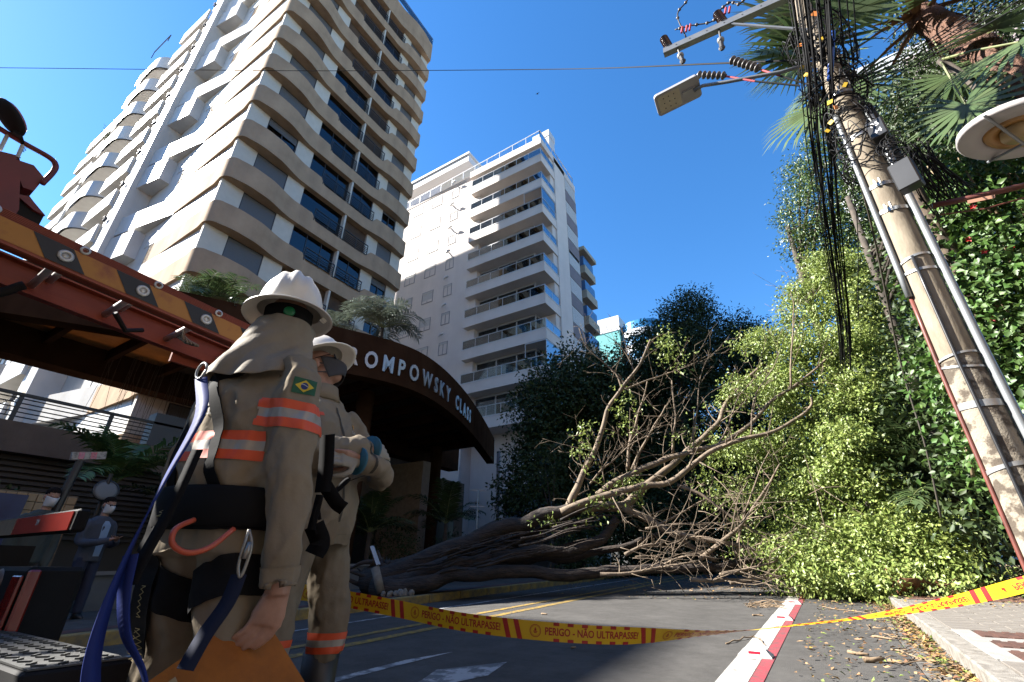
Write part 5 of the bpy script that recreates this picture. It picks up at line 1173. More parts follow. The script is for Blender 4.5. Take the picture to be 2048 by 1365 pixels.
# feathery acacia against the sky on the right
bg('acacia_tree', 'tall feathery acacia hanging over the fallen crown beside the cables', 1760, 15.5, [(1650, 330, 0, .9), (1600, 350, .2, .55), (1630, 420, 0, .85), (1580, 420, .2, .45), (1660, 470, .2, .8), (1600, 480, 0, .5), (1720, 300, .4, 1.0), (1720, 420, .4, 1.1), (1780, 380, .6, 1.2), (1780, 250, .6, 1.1), (1680, 540, .3, .8), (1760, 500, .5, 1.1), (1640, 270, 0, .5), (1620, 520, 0, .35)], m_leaf_m, .11, .042, 1150, group=None, tr=.16, droop=.6)
bg('dark_tree', 'dark overhanging tree behind the palm at the top right', 1950, 13, [(1900, 180, 0, 1.2), (1980, 230, 0, 1.4), (1850, 230, 0, 1.2), (1920, 300, .3, 1.4), (2040, 120, .3, 1.6), (1840, 330, 0, 1.1), (2040, 300, .3, 1.5), (1800, 180, .3, .9), (1950, 20, .3, 1.6), (2050, 0, .3, 1.5)], m_leaf_d, .12, .055, 520, group=None, tr=.14)
# bright hibiscus hedge to the right of the pole
HB = thing('hibiscus_hedge', 'tall glossy green hibiscus bush with small red flowers right of the pole', 'shrub', (4.1, 8.2, gz0(8.2) + .1)); hb = Vector(HB.location); cl = Cloud(); st_ = MB(); fl = MB()
for (x, y, d, r_, n) in ((1915, 470, 9.2, .6, 450), (1960, 420, 9.0, .8, 700), (2030, 450, 8.8, .8, 700), (1950, 560, 9.0, .7, 600), (2000, 540, 8.8, .8, 700), (2060, 600, 8.6, .8, 600), (1960, 660, 8.9, .8, 700), (2030, 700, 8.7, .8, 700), (1990, 780, 8.8, .8, 600), (2060, 800, 8.6, .8, 600), (2000, 340, 9.2, .7, 500), (2060, 330, 9.0, .7, 500), (1930, 380, 9.4, .5, 350), (2040, 900, 8.8, .8, 450)):
    c = gd(x, y, d) - hb; blob_leaves(cl, c, r_, int(n * 1.9), .105, .072, shell=.4, up=.3, droop=.5)
    for k in range(2):
        a = c + Vector(rand_dirs(1)[0]) * r_ * .5; st_.tube([a + Vector((rng.uniform(-.2, .2), 0, -1.2)), a, a + Vector((rng.uniform(-.2, .1), 0, .6))], [.022, .018, .008], 6)
for (x, y) in ((1937, 480), (1968, 505), (2020, 498), (1985, 640), (1945, 415)):
    p = gd(x, y, 8.1) - hb
    for k in range(5): a = R(72 * k); V, F = leaf_quads([p], [(math.cos(a), -.3, math.sin(a))], [(0, -1, .1)], .05, .04); fl.add(V, [tuple(f) for f in F])
cl.obj('foliage', m_leaf_b, HB, 'stuff'); st_.obj('stems', mat('pale stem', (.33, .24, .14), .8, var=.3), HB, True); fl.obj('flowers', mat('red petal', (.5, .02, .02), .5), HB)
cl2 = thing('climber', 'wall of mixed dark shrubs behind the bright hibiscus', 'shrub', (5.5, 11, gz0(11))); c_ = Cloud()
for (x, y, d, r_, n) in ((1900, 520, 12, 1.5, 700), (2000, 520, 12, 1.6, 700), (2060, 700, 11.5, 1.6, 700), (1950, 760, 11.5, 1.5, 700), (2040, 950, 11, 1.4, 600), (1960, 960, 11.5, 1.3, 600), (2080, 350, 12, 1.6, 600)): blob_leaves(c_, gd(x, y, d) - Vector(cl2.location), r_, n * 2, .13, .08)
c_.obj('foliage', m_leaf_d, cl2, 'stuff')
# palms: feather palm behind the pole head, dark ones in the shade, leaning fan palm at the top right
FP = thing('feather_palm', 'tall fan palm whose drooping leaves hang beside the street lamp', 'palm', (2.6, 9.0, gz0(9) + .1)); fb = Vector(FP.location); top = gd(1672, 120, 7.9) - fb
MB().tube([(0, 0, 0), top * .5 + Vector((.2, 0, 0)), top], [.16, .13, .12], 12).obj('trunk', m_bark, FP, True)
for (x, y, rad_, hg) in ((1560, 110, 1.35, 1.0), (1530, 45, 1.25, .9), (1600, 190, 1.3, 1.1), (1640, 10, 1.2, .7), (1590, 250, 1.1, 1.2), (1500, 130, 1.1, 1.2), (1590, 20, 1.3, .8), (1655, 215, 1.1, 1.0), (1545, 170, 1.15, 1.3)):
    c = gd(x + 35, y - 25, 7.6 + rng.uniform(-.5, .4)) - fb; d = c - top; fan_leaf('leaf', FP, m_leaf_p, top, d, max(.2, d.length - .3), rad_, n=40, span=250, nor=(rng.uniform(-.3, .3), -.75, .75), hang=hg)
for i, (x, y, d, h) in enumerate(((1830, 950, 13, 1.0), (1790, 900, 14, 1.4), (1930, 1000, 12, 1.1))):
    p = gd(x, y, d); small_palm(['dark feather palm in deep shade right of the crown', 'dark feather palm half hidden behind the crown', 'dark feather palm behind the base of the pole'][i], (p.x, p.y, gz0(p.y)), max(.6, p.z - gz0(p.y)), 13, 1.9, m_leaf_d, ll=.6, lw=.05, droop=1.5, group=None)
LP = thing('leaning_palm', 'leaning palm with shaggy red brown trunk and dead brown leaf bases', 'palm', (6.2, 7.0, gz0(7))); lb = Vector(LP.location); c0, c1, c2 = gd(1840, 30, 8.2) - lb, gd(1945, 90, 8.0) - lb, gd(2120, 190, 7.7) - lb
P = catmull([tuple(c0), tuple(c1), tuple(c2), (0, 0, 0)], 14); mb = MB(); rads = []
for i in range(len(P)): rads.append(.19 + .018 * math.sin(i * 2.4) + .02 * rng.random())
mb.tube(P, rads, 16); m_lpt = mat('red brown palm trunk', (.21, .105, .065), .9, col2=(.09, .045, .03), vscale=14, bump=1.0, bscale=45, bdist=.03, contrast=(.35, .65)); mb.obj('trunk', m_lpt, LP, True)
fib = Cloud(); n = 2600; idx = rng.integers(0, 34, n); Pn = np.array([tuple(p) for p in P]); d = rand_dirs(n); base = Pn[idx] + (Pn[idx + 1] - Pn[idx]) * rng.random((n, 1)) + d * .18; ax_ = (Pn[idx] - Pn[idx + 1]) / np.linalg.norm(Pn[idx] - Pn[idx + 1], axis=1, keepdims=True)
V, F = leaf_quads(base, -ax_ * .6 + d * .5 + rng.normal(size=(n, 3)) * .25, d, .10, .014); fib.add(V, F); fib.obj('fibres', m_lpt, LP, 'stuff')
for k in range(26):   # dead leaf bases round the crown
    d = (Vector(rand_dirs(1)[0]) + Vector((-.6, -.2, -.25))).normalized(); l = rng.uniform(.5, 1.2); a = c0 + Vector(rand_dirs(1)[0]) * .12; e = a + d * l + Vector((0, 0, -.2)); s2 = d.cross(Vector((0, 0, 1))).normalized() * .05
    mid = (a + e) / 2 + Vector((0, 0, .05)); MB().add([a - s2, a + s2, mid + s2 * .8, mid - s2 * .8, e + s2 * .15, e - s2 * .15, a + Vector((0, 0, .03)), mid + Vector((0, 0, .02))], [(0, 1, 2, 7), (0, 7, 3), (3, 7, 2, 4, 5), (0, 6, 1)]).obj('dead_leaf_base', m_dry, LP)
for (x, y, rad_) in ((2010, 40, 1.0), (2060, 130, .9), (1930, 200, .8), (1990, 120, .6), (1900, -40, 1.0), (1760, -30, 1.0)):
    c = gd(x, y, 7.6) - lb; src = c0 if x < 1950 else c1; d = c - src; fan_leaf('leaf', LP, m_leaf_p, src, d, max(.3, d.length * .7), rad_, n=30, span=250, nor=(.1, -.6, .8), hang=.8)
fan = thing('fan_leaf_plant', 'broad green fan palm leaf spread in front of the dark tree', 'palm', (4.4, 7.6, gz0(7.6)))
f0 = Vector(fan.location); r0 = gd(1880, 120, 7.4) - f0; c = gd(1945, 235, 7.0) - f0
fan_leaf('leaf', fan, m_leaf_p, r0, c - r0, (c - r0).length * .75, .75, n=38, span=300, nor=(-.2, -.9, .3), hang=.25)
MB().tube([(0, 0, 0), r0 * .5 + Vector((.4, 0, 0)), r0], [.08, .07, .05], 10).obj('trunk', m_bark_d, fan, True)
c = gd(2080, 60, 6.4) - f0; fan_leaf('leaf', fan, m_leaf_p, r0, c - r0, (c - r0).length * .8, 1.0, n=34, span=260, nor=(-.2, -.8, .5), hang=.7)
# building glimpsed behind the right-hand trees
RBd = thing('pink_building', 'white and pale pink apartment building glimpsed behind the acacia', 'building', (0, 0, 0)); m_pk = mat('pale pink render', (.55, .44, .42), .8, var=.1)
MB().box(7, 20, 24, 36, -1, 26).obj('wall', m_fw, RBd)
for k in range(8):
    for j in range(4):
        MB().box(7.6 + j * 3.1, 9.2 + j * 3.1, 23.9, 23.998, 2 + k * 3, 3.5 + k * 3).obj('window', m_bluegl, RBd); MB().box(9.4 + j * 3.1, 10.4 + j * 3.1, 23.92, 23.998, 1.6 + k * 3, 4.2 + k * 3).obj('panel', m_pk, RBd)
    MB().box(6.9, 20.1, 23.7, 24, .8 + k * 3, 1.2 + k * 3).obj('ledge', m_fw, RBd)

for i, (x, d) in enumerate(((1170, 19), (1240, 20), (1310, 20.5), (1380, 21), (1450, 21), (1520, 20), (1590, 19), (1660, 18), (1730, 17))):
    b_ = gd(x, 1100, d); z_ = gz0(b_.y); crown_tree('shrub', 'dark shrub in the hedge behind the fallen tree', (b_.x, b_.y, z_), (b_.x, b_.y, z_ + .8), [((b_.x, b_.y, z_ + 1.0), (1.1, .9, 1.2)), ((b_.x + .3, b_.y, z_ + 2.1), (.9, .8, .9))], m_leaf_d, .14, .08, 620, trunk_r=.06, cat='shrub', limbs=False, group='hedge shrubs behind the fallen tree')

# unseen trees added along both pavements to cut the sky light up front
for i, (x, y, lab) in enumerate(((3.2, -4.5, 'unseen leafy tree added on the right pavement by the ochre front to cut sky light'), (3.4, -10.5, 'unseen leafy tree added on the right pavement by the brick apartments to cut sky light'), (-9.0, -9.5, 'unseen leafy tree added on the left pavement beyond the truck to cut sky light'), (-9.2, -15.5, 'unseen leafy tree added on the left pavement before the corner building to cut sky light'))):
    crown_tree('sky_block_tree', lab, (x, y, gz0(y)), (x + .2, y, 4.2), [((x + dx, y + dy, 6.2 + dz), r_) for dx, dy, dz, r_ in ((0, 0, 0, 2.3), (1.4, .8, .3, 1.7), (-1.4, -.5, .2, 1.8), (.3, -1.6, .5, 1.7), (-.2, 1.3, .8, 1.6), (0, 0, 1.6, 1.6))], m_leaf_m, .26, .16, 240, trunk_r=.2)
# ---------------------------------------------------------------- people
V3 = Vector
m_skin = mat('skin', (.40, .215, .145), .5, var=.12, vscale=25, bump=.15, bscale=120, bdist=.002)
m_uni = mat('khaki uniform', (.265, .222, .165), .95, spec=.05, var=.12, vscale=6, bump=.45, bscale=9, bdist=.02, detail=7)
m_unit = mat('khaki trousers', (.225, .185, .135), .95, spec=.05, var=.14, vscale=6, bump=.5, bscale=8, bdist=.02)
m_hiv = mat('orange tape', (.70, .085, .02), .55); m_sil = mat('reflective silver', (.36, .33, .29), .45, metal=.25)
m_hat = mat('helmet white', (.95, .91, .83), .35, col2=(.74, .69, .6), vscale=4, detail=6, contrast=(.3, .75))
m_web = mat('black webbing', (.008, .008, .009), .85, spec=.12, bump=.3, bscale=160, bdist=.0012); m_bluew = mat('blue webbing', (.012, .026, .15), .7, spec=.2, bump=.25, bscale=200, bdist=.001)
m_boot = mat('black rubber', (.014, .014, .014), .5); m_flap = mat('neck flap', (.25, .21, .155), .85, var=.1, vscale=7, bump=.5, bscale=12, bdist=.015)
m_hair = mat('dark hair', (.016, .012, .010), .9, spec=.05, bump=.6, bscale=60)
def limb_rings(mb, pts, rad, n=14, flat=1.0):
    mb.tube(catmull([tuple(p) for p in pts], 5), list(np.interp(np.linspace(0, len(pts) - 1, (len(pts) - 1) * 5 + 1), range(len(pts)), rad)), n)
def hand_shape(mb, wrist, pd, nrm, fd, side=1, s=1.0, curl=.9, thumb=None):
    """palm from the wrist along pd, fingers bending to fd; nrm = back of the hand"""
    wrist, pd, nrm, fd = map(lambda v: V3(v), (wrist, pd, nrm, fd)); pd.normalize(); fd.normalize(); nrm = (nrm - pd * nrm.dot(pd)).normalized(); ac = pd.cross(nrm).normalized() * side
    k = wrist + pd * .085 * s
    mb.loft([(wrist - pd * .02, ac * .028 * s, nrm * .02 * s), (wrist + pd * .02 * s, ac * .034 * s, nrm * .017 * s), (wrist + pd * .06 * s, ac * .042 * s, nrm * .016 * s), (k, ac * .042 * s, nrm * .013 * s)], 14)
    for i, (o, L) in enumerate(((.031, .072), (.011, .080), (-.010, .075), (-.030, .058))):
        b = k + ac * o * s - pd * .008; d = pd.copy(); P = [b]
        for j, f in enumerate((.45, .32, .23)):
            d = d.lerp(fd, min(1, curl * (.45 + .3 * j))).normalized(); d = (d + ac * o * 1.2).normalized(); P.append(P[-1] + d * L * f * s)
        mb.tube(P, [.0095 * s, .009 * s, .008 * s, .0065 * s], 8); mb.ball(P[-1], .0068 * s, n=8, m=5)
    t0 = wrist + pd * .025 * s + ac * .032 * s; td = V3(thumb).normalized() if thumb is not None else (pd * .6 + ac * .7 - nrm * .3).normalized()
    P = [t0 - ac * .01, t0 + td * .03 * s, t0 + (td * .8 + fd * .3).normalized() * .058 * s, t0 + (td * .6 + fd * .5).normalized() * .08 * s]; mb.tube(P, [.013 * s, .0115 * s, .0105 * s, .008 * s], 8); mb.ball(P[-1], .008 * s, n=8, m=5)
def head_shape(mb, c, fwd, up, s=1.0):
    """c = head centre (eye height); fwd face direction"""
    f = V3(fwd).normalized(); u = V3(up); u = (u - f * u.dot(f)).normalized(); r = f.cross(u); c = V3(c)
    P = lambda x, y, z: c + r * x * s + f * y * s + u * z * s
    rot = Matrix((r, f, u)).transposed()
    mb.ball(P(0, -.012, .03), .076 * s, .097 * s, .092 * s, n=18, m=12, rot=rot); mb.ball(P(0, .018, -.045), .062 * s, .075 * s, .075 * s, n=16, m=10, rot=rot); mb.ball(P(0, .05, -.09), .04 * s, .04 * s, .03 * s, n=12, m=8, rot=rot)
    mb.loft([(P(0, .082, .02), r * .009 * s, u * .01 * s), (P(0, .098, -.01), r * .012 * s, u * .012 * s), (P(0, .108, -.03), r * .017 * s, u * .012 * s), (P(0, .09, -.042), r * .018 * s, u * .008 * s)], 8)      # nose
    mb.ball(P(0, .085, -.066), .024 * s, .014 * s, .007 * s, n=10, m=6, rot=rot); mb.ball(P(0, .083, -.078), .02 * s, .013 * s, .007 * s, n=10, m=6, rot=rot)      # lips
    mb.ball(P(-.03, .078, .022), .024 * s, .012 * s, .008 * s, n=8, m=5, rot=rot); mb.ball(P(.03, .078, .022), .024 * s, .012 * s, .008 * s, n=8, m=5, rot=rot)     # brows
    for q in (-1, 1): mb.ball(P(q * .078, -.01, -.012), .012 * s, .02 * s, .034 * s, n=10, m=7, rot=rot)                                                       # ears
    return P, rot
def wrinkle(me, amp, sc, seed=0, z0=-9, z1=9):
    off = V3((seed * 3.1, seed * 1.7, seed)); me.calc_loop_triangles() if False else None
    nor = np.empty(len(me.vertices) * 3, dtype=np.float32); me.vertices.foreach_get('normal', nor); nor = nor.reshape(-1, 3)
    for i, v in enumerate(me.vertices):
        p = v.co; q = V3((p.x * sc, p.y * sc, p.z * sc * .62 + .35 * math.sin(p.x * 9))) + off
        n = noise.ridged_multi_fractal(q, .9, 2.0, 3, .9, 1.6) * .5 + noise.noise(q * 2.3) * .35
        v.co = p + V3(nor[i]) * amp * (n - .6)
    me.update(); return me
def band_from(me, point, normal, lo, hi, keep, off, m, name, parent):
    bm = bmesh.new(); bm.from_mesh(me); n = V3(normal).normalized(); p = V3(point)
    bmesh.ops.bisect_plane(bm, geom=bm.verts[:] + bm.edges[:] + bm.faces[:], plane_co=p + n * hi, plane_no=n, clear_outer=True)
    bmesh.ops.bisect_plane(bm, geom=bm.verts[:] + bm.edges[:] + bm.faces[:], plane_co=p + n * lo, plane_no=n, clear_inner=True)
    bm.normal_update(); bmesh.ops.delete(bm, geom=[f for f in bm.faces if not keep(f.calc_center_median())], context='FACES')
    for v in bm.verts: v.co += v.normal * off
    o = bpy.data.meshes.new(name); bm.to_mesh(o); bm.free(); o.materials.clear(); o.materials.append(m); o.polygons.foreach_set('use_smooth', np.ones(len(o.polygons), dtype=bool)); ob = bpy.data.objects.new(name, o); link(ob, parent); return ob
def hi_vis(me, point, normal, w_, keep, parent, off=.0035):
    k = w_ / 3
    for lo, hi, m, nm in ((-w_ / 2, -w_ / 2 + k, m_hiv, 'orange_stripe'), (-w_ / 2 + k, w_ / 2 - k, m_sil, 'silver_stripe'), (w_ / 2 - k, w_ / 2, m_hiv, 'orange_stripe')): band_from(me, point, normal, lo, hi, keep, off, m, nm, parent)
def bvh_of(me): bm = bmesh.new(); bm.from_mesh(me); t = BVHTree.FromBMesh(bm); bm.free(); return t
def decal(me_flat, bvh, org, xa, ya, dirn, off, m, name, parent, sub=True):
    """lays flat artwork (x,y in metres) on a surface along dirn"""
    org, xa, ya, dirn = V3(org), V3(xa).normalized(), V3(ya).normalized(), V3(dirn).normalized(); bm = bmesh.new(); bm.from_mesh(me_flat)
    if sub: bmesh.ops.triangulate(bm, faces=bm.faces[:]); bmesh.ops.subdivide_edges(bm, edges=[e for e in bm.edges if e.calc_length() > .012], cuts=2, use_grid_fill=True)
    for v in bm.verts:
        p = org + xa * v.co.x + ya * v.co.y - dirn * .3; h = bvh.ray_cast(p, dirn, .8); v.co = (h[0] - dirn * off) if h[0] is not None else org + xa * v.co.x + ya * v.co.y
    bm.normal_update(); me = bpy.data.meshes.new(name); bm.to_mesh(me); bm.free(); me.materials.clear(); me.materials.append(m); o = bpy.data.objects.new(name, me); link(o, parent); return o
def flat(pts): return npmesh('flat', [(x, y, 0) for x, y in pts], [tuple(range(len(pts)))])
def grid(wd, ht, nx=10, ny=8): 
    V = [(-wd / 2 + wd * i / nx, -ht / 2 + ht * j / ny, 0) for j in range(ny + 1) for i in range(nx + 1)]; return npmesh('flat', V, [(j * (nx + 1) + i, j * (nx + 1) + i + 1, (j + 1) * (nx + 1) + i + 1, (j + 1) * (nx + 1) + i) for j in range(ny) for i in range(nx)])
def mobj(name, me, m, parent): me.materials.clear(); me.materials.append(m); o = bpy.data.objects.new(name, me); link(o, parent); return o
def helmet(parent, c, fwd, up, s=1.0):
    f = V3(fwd).normalized(); u = V3(up); u = (u - f * u.dot(f)).normalized(); r = f.cross(u); c = V3(c); rot = Matrix((r, f, u)).transposed()
    N, M = 48, 18; V = []; F = []
    for i in range(M + 1):
        ph = R(90) * i / M
        for k in range(N):
            t = 2 * math.pi * k / N; x, y, z = .122 * math.cos(t) * math.cos(ph) ** .85, .145 * math.sin(t) * math.cos(ph) ** .85, .165 * math.sin(ph)
            rid = 0
            for x0, wd, h in ((0, .016, .012), (-.048, .013, .007), (.048, .013, .007)): rid = max(rid, h * math.exp(-((x - x0) / wd) ** 4) * (1 if z > .075 else max(0, (z - .035) / .04)))
            q = 1 + rid / .15; V.append(c + rot @ V3((x * q, y * q, z * q + (.004 if z < .02 else 0)))) 
    for i in range(M):
        for k in range(N): F.append((i * N + k, i * N + (k + 1) % N, (i + 1) * N + (k + 1) % N, (i + 1) * N + k))
    sh = MB().add(V, F).obj('helmet', m_hat, parent, True)
    V = []; F = []; prof = [(1.0, .012), (1.08, .004), (1.28, -.014), (1.36, -.02), (1.365, -.026), (1.27, -.02), (1.05, -.004), (.97, .0)]
    for i, (q, z) in enumerate(prof):
        for k in range(N): t = 2 * math.pi * k / N; fr = 1.06 if math.sin(t) > .3 else 1.0; V.append(c + rot @ V3((.122 * q * math.cos(t), .145 * q * math.sin(t) * (1 + (fr - 1) * (q > 1.1)), z * s - (.012 * math.sin(t) if q > 1.1 else 0))))
    for i in range(len(prof) - 1):
        for k in range(N): F.append((i * N + k, i * N + (k + 1) % N, (i + 1) * N + (k + 1) % N, (i + 1) * N + k))
    MB().add(V, F).obj('brim', m_hat, sh, True); return sh, rot

# ---- first worker: seen from behind on his right, board in his right hand
W1 = thing('person', 'worker in khaki uniform and harness seen from behind, carrying an orange board', 'person', (-1.60, .835, gz0(.86)), R(7)); W1.scale = (.985, .985, .972)
tor = MB()
tor.loft([((0, 0, .95), (.18, 0, 0), (0, .145, 0)), ((0, -.005, 1.0), (.212, 0, 0), (0, .172, 0)), ((0, -.01, 1.06), (.222, 0, 0), (0, .178, 0)), ((0, -.008, 1.15), (.218, 0, 0), (0, .172, 0)), ((0, -.005, 1.27), (.228, 0, 0), (0, .168, 0)), ((0, -.005, 1.37), (.222, 0, 0), (0, .155, 0)), ((0, 0, 1.44), (.19, 0, 0), (0, .128, 0)), ((0, .01, 1.49), (.12, 0, 0), (0, .10, 0)), ((0, .02, 1.54), (.085, 0, 0), (0, .085, 0))], 28)
RA = [(.15, -.005, 1.425), (.215, -.01, 1.36), (.243, -.02, 1.22), (.262, -.025, 1.07), (.262, .0, .92), (.262, .022, .785)]
limb_rings(tor, RA, [.085, .090, .084, .078, .070, .056]); tor.tube([(.262, .020, .80), (.263, .026, .735)], [.058, .056], 14)
LAp = [(-.15, -.005, 1.425), (-.215, -.01, 1.36), (-.25, -.02, 1.22), (-.27, -.01, 1.08), (-.24, .12, 1.0), (-.19, .25, .98)]
limb_rings(tor, LAp, [.085, .090, .082, .076, .066, .056])
jk = remesh(tor, .0085, 10, 'jacket'); wrinkle(jk, .036, 4.6, 1); wrinkle(jk, .016, 11, 4); mobj('jacket', jk, m_uni, W1); jb = bvh_of(jk)
tr = MB(); tr.loft([((0, 0, 1.02), (.178, 0, 0), (0, .145, 0)), ((0, -.01, .92), (.195, 0, 0), (0, .165, 0)), ((0, -.01, .82), (.2, 0, 0), (0, .165, 0))], 24)
for q in (-1, 1): limb_rings(tr, [(q * .095, -.01, .88), (q * .11, 0, .70), (q * .125, .02, .48), (q * .13, -.01, .28), (q * .13, -.02, .10)], [.108, .108, .092, .090, .085])
tm = remesh(tr, .010, 10, 'trousers'); wrinkle(tm, .028, 5.5, 2); wrinkle(tm, .009, 14, 7); mobj('trousers', tm, m_unit, W1)
for q in (-1, 1):
    b = MB(); b.loft([((q * .13, -.02, .30), (.07, 0, 0), (0, .07, 0)), ((q * .13, -.02, .12), (.062, 0, 0), (0, .066, 0)), ((q * .13, .02, .07), (.058, 0, 0), (0, .11, 0)), ((q * .13, .04, .015), (.056, 0, 0), (0, .14, 0)), ((q * .13, .04, .0), (.056, 0, 0), (0, .14, 0))], 18); b.obj('boot', m_boot, W1, True)
bd = MB(); hf = V3((-.80, .60, .10)); hu = V3((.04, -.06, 1)); HP, hrot = head_shape(bd, (0.0, .035, 1.665), hf, hu)
bd.tube([(0, .01, 1.45), (0, .02, 1.52), (0, .03, 1.60)], [.065, .06, .06], 14); bd.loft([((0, 0, .9), (.13, 0, 0), (0, .1, 0)), ((0, 0, 1.2), (.16, 0, 0), (0, .11, 0)), ((0, 0, 1.42), (.15, 0, 0), (0, .08, 0)), ((0, .01, 1.48), (.08, 0, 0), (0, .07, 0))], 16)
limb_rings(bd, RA + [(.262, .03, .72)], [.05, .055, .05, .045, .04, .034, .032]); limb_rings(bd, LAp, [.05, .055, .05, .045, .04, .032])
for q in (-1, 1): limb_rings(bd, [(q * .09, 0, .92), (q * .11, 0, .7), (q * .125, .02, .48), (q * .13, -.01, .28), (q * .13, -.02, .08)], [.075, .075, .055, .05, .045])
iR = Matrix.Rotation(R(-7), 3, 'Z'); cam_r = iR @ _r; cam_d = iR @ V3((-1.3, .88, -.03)).normalized()
hand_shape(bd, (.262, .03, .735), V3((0, .0, -1)) - cam_r * .22, -cam_d, -cam_r * .9 + V3((0, 0, -.55)) - cam_d * .10, side=-1, s=1.08, curl=.95, thumb=-cam_r * .85 + V3((0, 0, -.5)))
hand_shape(bd, (-.19, .26, .98), (.5, .8, 0), (-.5, .3, .4), (.8, -.2, -.3), side=-1, curl=.9)
mobj('body', remesh(bd, .0048, 3, 'body'), m_skin, W1)
hl, hro = helmet(W1, HP(0, -.005, .058), hf, hu)
MB().tube([HP(.118, -.03, .055), HP(.135, -.02, .045)], .014, 8).obj('side_slot', m_hat, hl)
me = flat([(-.02, .0), (.02, .0), (.024, .022), (-.016, .022)])
# suspension band, ratchet knob and neck flap
N = 40; V = []
for z in (-.03, .035):
    for k in range(N): t = 2 * math.pi * k / N; V.append(HP(.089 * math.cos(t), -.008 + .112 * math.sin(t), z + .02))
MB().add(V, [(k, (k + 1) % N, N + (k + 1) % N, N + k) for k in range(N)]).obj('head_band', m_web, hl, True)
MB().lathe([(0, .012), (.016, .012), (.02, .008), (.02, 0)], HP(0, -.121, .018), 16, rot=Matrix((hrot @ V3((1, 0, 0)), hrot @ V3((0, 0, 1)), hrot @ V3((0, -1, 0)))).transposed()).obj('ratchet_knob', mat('green knob', (.0, .16, .05), .4), hl, True)
N = 72; V = []; F = []; rows = 16; hy = math.atan2(hf.y, hf.x) - R(90)
for i in range(rows):
    f_ = i / (rows - 1); ce = V3(HP(0, -.012, -.012)).lerp(V3((0.0, -.012, 1.445)), f_ ** .9)
    rx = .098 + .02 * sm(f_ * 2.2) + .07 * sm((f_ - .35) / .65); ry = .121 + .0 * f_ + .045 * sm((f_ - .3) / .7)
    for k in range(N):
        t = 2 * math.pi * k / N; c_, s_ = math.cos(t), math.sin(t); a = hy * (1 - sm(f_ * 1.2)); x, y = rx * c_, ry * s_; X, Y = x * math.cos(a) - y * math.sin(a), x * math.sin(a) + y * math.cos(a)
        fold = 1 + .05 * f_ * math.sin(5 * t + 4 * f_) + .035 * f_ * math.sin(11 * t + 7 * f_) ; drop = -.03 * f_ * f_ * (1 - s_) * 1.2
        V.append(ce + V3((X * fold, Y * fold, drop + .012 * f_ * math.sin(3 * t + 1))))
for i in range(rows - 1):
    for k in range(N):
        # open over the face: the part in front of the ears is left away
        t = 2 * math.pi * (k + .5) / N
        if math.sin(t) > .45 and i < rows * .62: continue
        F.append((i * N + k, i * N + (k + 1) % N, (i + 1) * N + (k + 1) % N, (i + 1) * N + k))
nf_ = MB().add(V, F); fme = nf_.mesh('neck_flap', m_flap, True); wrinkle(fme, .024, 8, 6)
fo = bpy.data.objects.new('neck_flap', fme); link(fo, W1); so_ = fo.modifiers.new('t', 'SOLIDIFY'); so_.thickness = .004; sb_ = fo.modifiers.new('s', 'SUBSURF'); sb_.levels = 1; sb_.render_levels = 1
# reflective bands
isarm = lambda c: c.x > .185 and c.z > .6
keep_t = lambda c: abs(c.x) < .245 and not (c.x > .2 and c.y < .06 and c.y > -.1)
band_keep = lambda c: abs(c.x) < .236
hi_vis(jk, (0, 0, 1.135), (0, 0, 1), .092, lambda c: abs(c.x) < .2, W1)
hi_vis(jk, (.25, -.02, 1.235), (.10, .03, 1), .092, lambda c: c.x > .165, W1)
# flag on the sleeve
to_cam = iR @ V3((1.32, -.90, -.0)).normalized(); fx = iR @ _r; fz = V3((0, 0, 1)); fo_ = V3((.25, -.02, 1.335))
decal(grid(.078, .056), jb, fo_, fx, fz, -to_cam, .003, mat('flag green', (.005, .085, .03), .7), 'flag_patch', W1, False)
decal(flat([(-.032, 0), (0, -.022), (.032, 0), (0, .022)]), jb, fo_, fx, fz, -to_cam, .0042, mat('flag yellow', (.62, .45, .02), .7), 'flag_diamond', W1)
decal(flat([(.0125 * math.cos(R(a)), .0125 * math.sin(R(a))) for a in range(0, 360, 15)]), jb, fo_, fx, fz, -to_cam, .0052, mat('flag blue', (.01, .03, .16), .7), 'flag_disc', W1)
decal(flat([(-.0125, .004), (-.006, .0045), (.0, .003), (.006, .000), (.0122, -.003), (.0122, -.0008), (.006, .0025), (0, .0055), (-.006, .007), (-.0125, .0065)]), jb, fo_, fx, fz, -to_cam, .006, m_sw, 'flag_band', W1)
# lettering on the back
m_print = mat('grey print', (.36, .35, .33), .7)
for body, size, x, z in (('Celesc', .068, -.06, 1.29), ('Distribuição S.A.', .033, -.06, 1.25)): decal(text_mesh(body, size, .0006, 0), jb, (x, -.16, z), (1, 0, 0), (0, 0, 1), (0, 1, 0), .003, m_print, 'back_lettering', W1, False)
